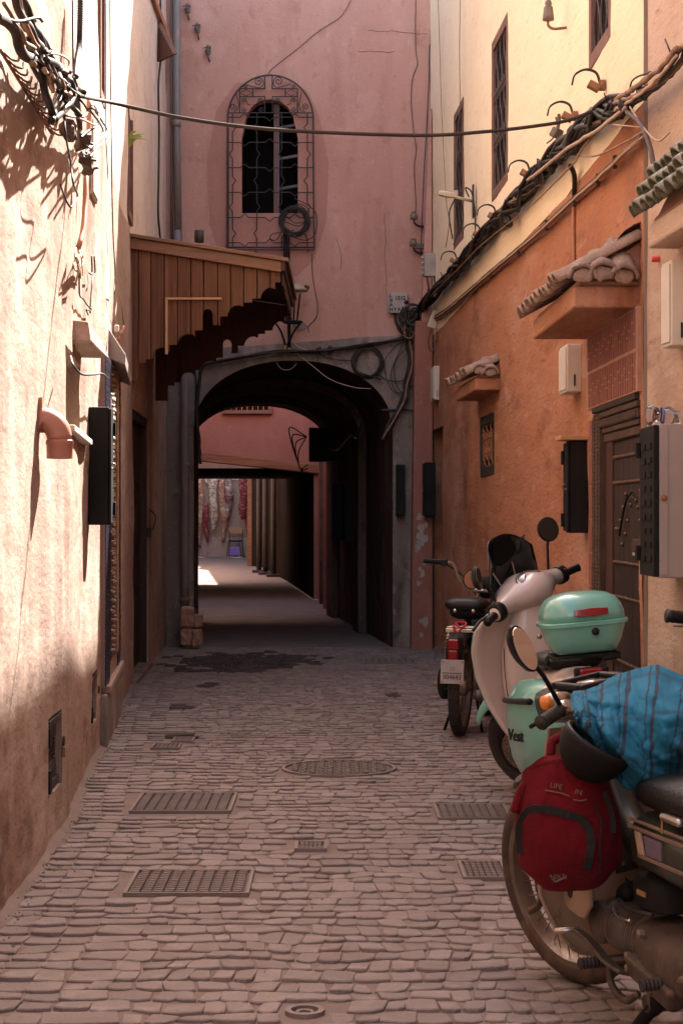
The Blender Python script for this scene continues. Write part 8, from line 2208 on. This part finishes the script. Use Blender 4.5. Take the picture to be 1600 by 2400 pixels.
on_bag([(0.60, 0.785), (0.68, 0.775), (0.74, 0.78)], 0.002, 'embroidery_line', MT['thread_tan'], 0.006)
MB().tube(spline([(-0.03, 0.02, 0.32), (-0.02, 0.04, 0.355), (0.04, 0.05, 0.36), (0.05, 0.03, 0.32)], 5), 0.012, 8).build('carry_loop', MT['bag_red'], BP, smooth=True)
MB().tube(spline([(-0.126, -0.01, 0.19), (-0.10, -0.005, 0.25), (-0.05, 0.0, 0.285), (0.02, 0.01, 0.31)], 6), 0.014, 8).build('strap', MT['bag_red'], BP, smooth=True)

hc_ = at(1398, 1745, 4.33)
HM = empty('helmet', hc_, 0, 'matt black open helmet hanging upside down above the red backpack', 'helmet')
HM.rotation_euler = (radians(12), radians(30), radians(0))
def bowl(u, v, r=0.082):
    a = 2 * pi * u; t = pi * (0.48 + 0.52 * v)
    return Vector((r * 1.0 * sin(t) * cos(a), r * 0.95 * sin(t) * sin(a), r * 1.05 * cos(t)))
MB().grid(bowl, 32, 14, 0.008).build('shell', MT['helmet'], HM, smooth=True)
rim_pts = [bowl(k / 32, 0.0) for k in range(32)]
MB().tube(rim_pts, 0.008, 8, closed=True).build('rim', MT['black_plastic'], HM, smooth=True)
MB().grid(lambda u, v: bowl(u, v, 0.073), 28, 10).build('lining', MT['dark_void'], HM, smooth=True)
band = [bowl(k / 36, 0.20) * 1.012 for k in range(36)]
MB().tube(band, 0.0035, 6, closed=True).build('band', MT['black_plastic'], HM, smooth=True)
for k in (20, 25, 30, 3, 12): MB().ball(bowl(k / 36, 0.30) * 1.01, 0.0055, 8, 5).build('rivet', MT['brass'], HM, smooth=True)
for k in (22, 28): MB().ball(bowl(k / 36, 0.06) * 1.03, 0.005, 8, 5).build('rivet', MT['brass'], HM, smooth=True)

# blue striped cloth draped over the handlebar
def cloth_mat():
    m = bpy.data.materials.new('blue_cloth'); m.use_nodes = True
    nt = m.node_tree; nd, lk = nt.nodes, nt.links; nd.clear()
    out = nd.new('ShaderNodeOutputMaterial'); b = nd.new('ShaderNodeBsdfPrincipled'); lk.new(b.outputs[0], out.inputs[0])
    uv = nd.new('ShaderNodeUVMap'); sp_ = nd.new('ShaderNodeSeparateXYZ'); lk.new(uv.outputs[0], sp_.inputs[0])
    def math(op, a, c=None):
        x = nd.new('ShaderNodeMath'); x.operation = op
        for i, v in enumerate((a, c)):
            if v is None: continue
            if isinstance(v, (int, float)): x.inputs[i].default_value = v
            else: lk.new(v, x.inputs[i])
        return x.outputs[0]
    nz_ = nd.new('ShaderNodeTexNoise'); nz_.inputs['Scale'].default_value = 60; lk.new(uv.outputs[0], nz_.inputs['Vector'])
    n2 = nd.new('ShaderNodeTexNoise'); n2.inputs['Scale'].default_value = 5; lk.new(uv.outputs[0], n2.inputs['Vector'])
    jit = math('MULTIPLY', math('SUBTRACT', nz_.outputs[0], 0.5), 0.05)
    def stripe(coord, freq, width, ph):
        f = math('FRACT', math('ADD', math('MULTIPLY', coord, freq), math('ADD', jit, ph)))
        return math('LESS_THAN', math('ABSOLUTE', math('SUBTRACT', f, 0.5)), width)
    s1 = stripe(sp_.outputs[0], 6.0, 0.065, 0.0); s2 = stripe(sp_.outputs[0], 6.0, 0.025, 0.26); s3 = stripe(sp_.outputs[1], 3.0, 0.05, 0.3)
    st_ = math('MAXIMUM', math('MAXIMUM', s1, s2), math('MULTIPLY', s3, 0.45))
    mx = nd.new('ShaderNodeMix'); mx.data_type = 'RGBA'; lk.new(n2.outputs[0], mx.inputs[0])
    mx.inputs[6].default_value = (0.006, 0.105, 0.195, 1); mx.inputs[7].default_value = (0.035, 0.205, 0.33, 1)
    m2 = nd.new('ShaderNodeMix'); m2.data_type = 'RGBA'; lk.new(math('MULTIPLY', st_, 0.8), m2.inputs[0]); lk.new(mx.outputs[2], m2.inputs[6]); m2.inputs[7].default_value = (0.035, 0.03, 0.04, 1)
    lk.new(m2.outputs[2], b.inputs['Base Color']); b.inputs['Roughness'].default_value = 0.85; b.inputs['Specular IOR Level'].default_value = 0.2
    bp = nd.new('ShaderNodeBump'); bp.inputs['Strength'].default_value = 0.5; bp.inputs['Distance'].default_value = 0.003
    n3 = nd.new('ShaderNodeTexNoise'); n3.inputs['Scale'].default_value = 220; lk.new(uv.outputs[0], n3.inputs['Vector']); lk.new(n3.outputs[0], bp.inputs['Height']); lk.new(bp.outputs[0], b.inputs['Normal'])
    return m
MT['blue_cloth'] = cloth_mat()
# outline of the hanging cloth (photo columns), from its upper to its lower hem
UP = [(1338, 1648), (1345, 1625), (1372, 1622), (1400, 1612), (1440, 1588), (1490, 1572), (1540, 1562), (1600, 1590), (1650, 1600)]
LO = [(1352, 1700), (1375, 1735), (1400, 1760), (1425, 1810), (1455, 1838), (1510, 1864), (1555, 1840), (1605, 1800), (1650, 1800)]
def lerp_list(L, t):
    i = min(int(t * (len(L) - 1)), len(L) - 2); f = t * (len(L) - 1) - i
    f = f * f * (3 - 2 * f) * 0.4 + f * 0.6
    return (L[i][0] + (L[i + 1][0] - L[i][0]) * f, L[i][1] + (L[i + 1][1] - L[i][1]) * f)
NU, NV = 130, 120
def cloth(u, v):
    a, b = lerp_list(UP, u), lerp_list(LO, u)
    px = a[0] + (b[0] - a[0]) * v; py = a[1] + (b[1] - a[1]) * v
    Yb = 4.62 - 0.36 * sin(pi * min(1, 0.08 + 0.62 * v)) + 0.10 * v
    ph = (u * 9.0 - v * 3.2) + 1.2 * fnoise(u * 3, v * 2.5, 1.0)
    r1 = 1 - abs(sin(ph * 1.15)) ** 0.75; r2 = 1 - abs(sin(ph * 2.6 + 0.9)) ** 0.8
    fold = 0.068 * r1 * (0.3 + 0.7 * v) + 0.030 * r2 * (0.4 + 0.6 * fnoise(u * 4, v * 3, 9.0)) + 0.012 * fnoise(u * 14, v * 8, 5.0) + 0.004 * fnoise(u * 40, v * 22, 7.0)
    fold += 0.018 * (1 - abs(sin(7.0 * (v - 0.45 * u) + 2.0 * fnoise(u * 2, v * 2, 4.0)))) ** 2
    p = at(px, py, Yb - fold)
    return p
cl_ = MB().grid(cloth, NU, NV)
me = cl_.mesh('blue_cloth', True); me.materials.append(MT['blue_cloth'])
uvl = me.uv_layers.new(name='UVMap')
for poly in me.polygons:
    for li in poly.loop_indices:
        vi = me.loops[li].vertex_index
        i, j = divmod(vi, NV + 1)
        uu, vv = i / NU, j / NV
        uvl.data[li].uv = (uu * 1.0 + 0.10 * vv, vv)
cp = at(1470, 1860, 4.4)
for v in me.vertices: v.co -= cp
clo = bpy.data.objects.new('blue_cloth', me); col.objects.link(clo); clo.location = cp
sol = clo.modifiers.new('solid', 'SOLIDIFY'); sol.thickness = 0.006; sol.offset = -1
tag(clo, 'blue checked cloth with dark stripes draped over the front moped handlebar', 'cloth')
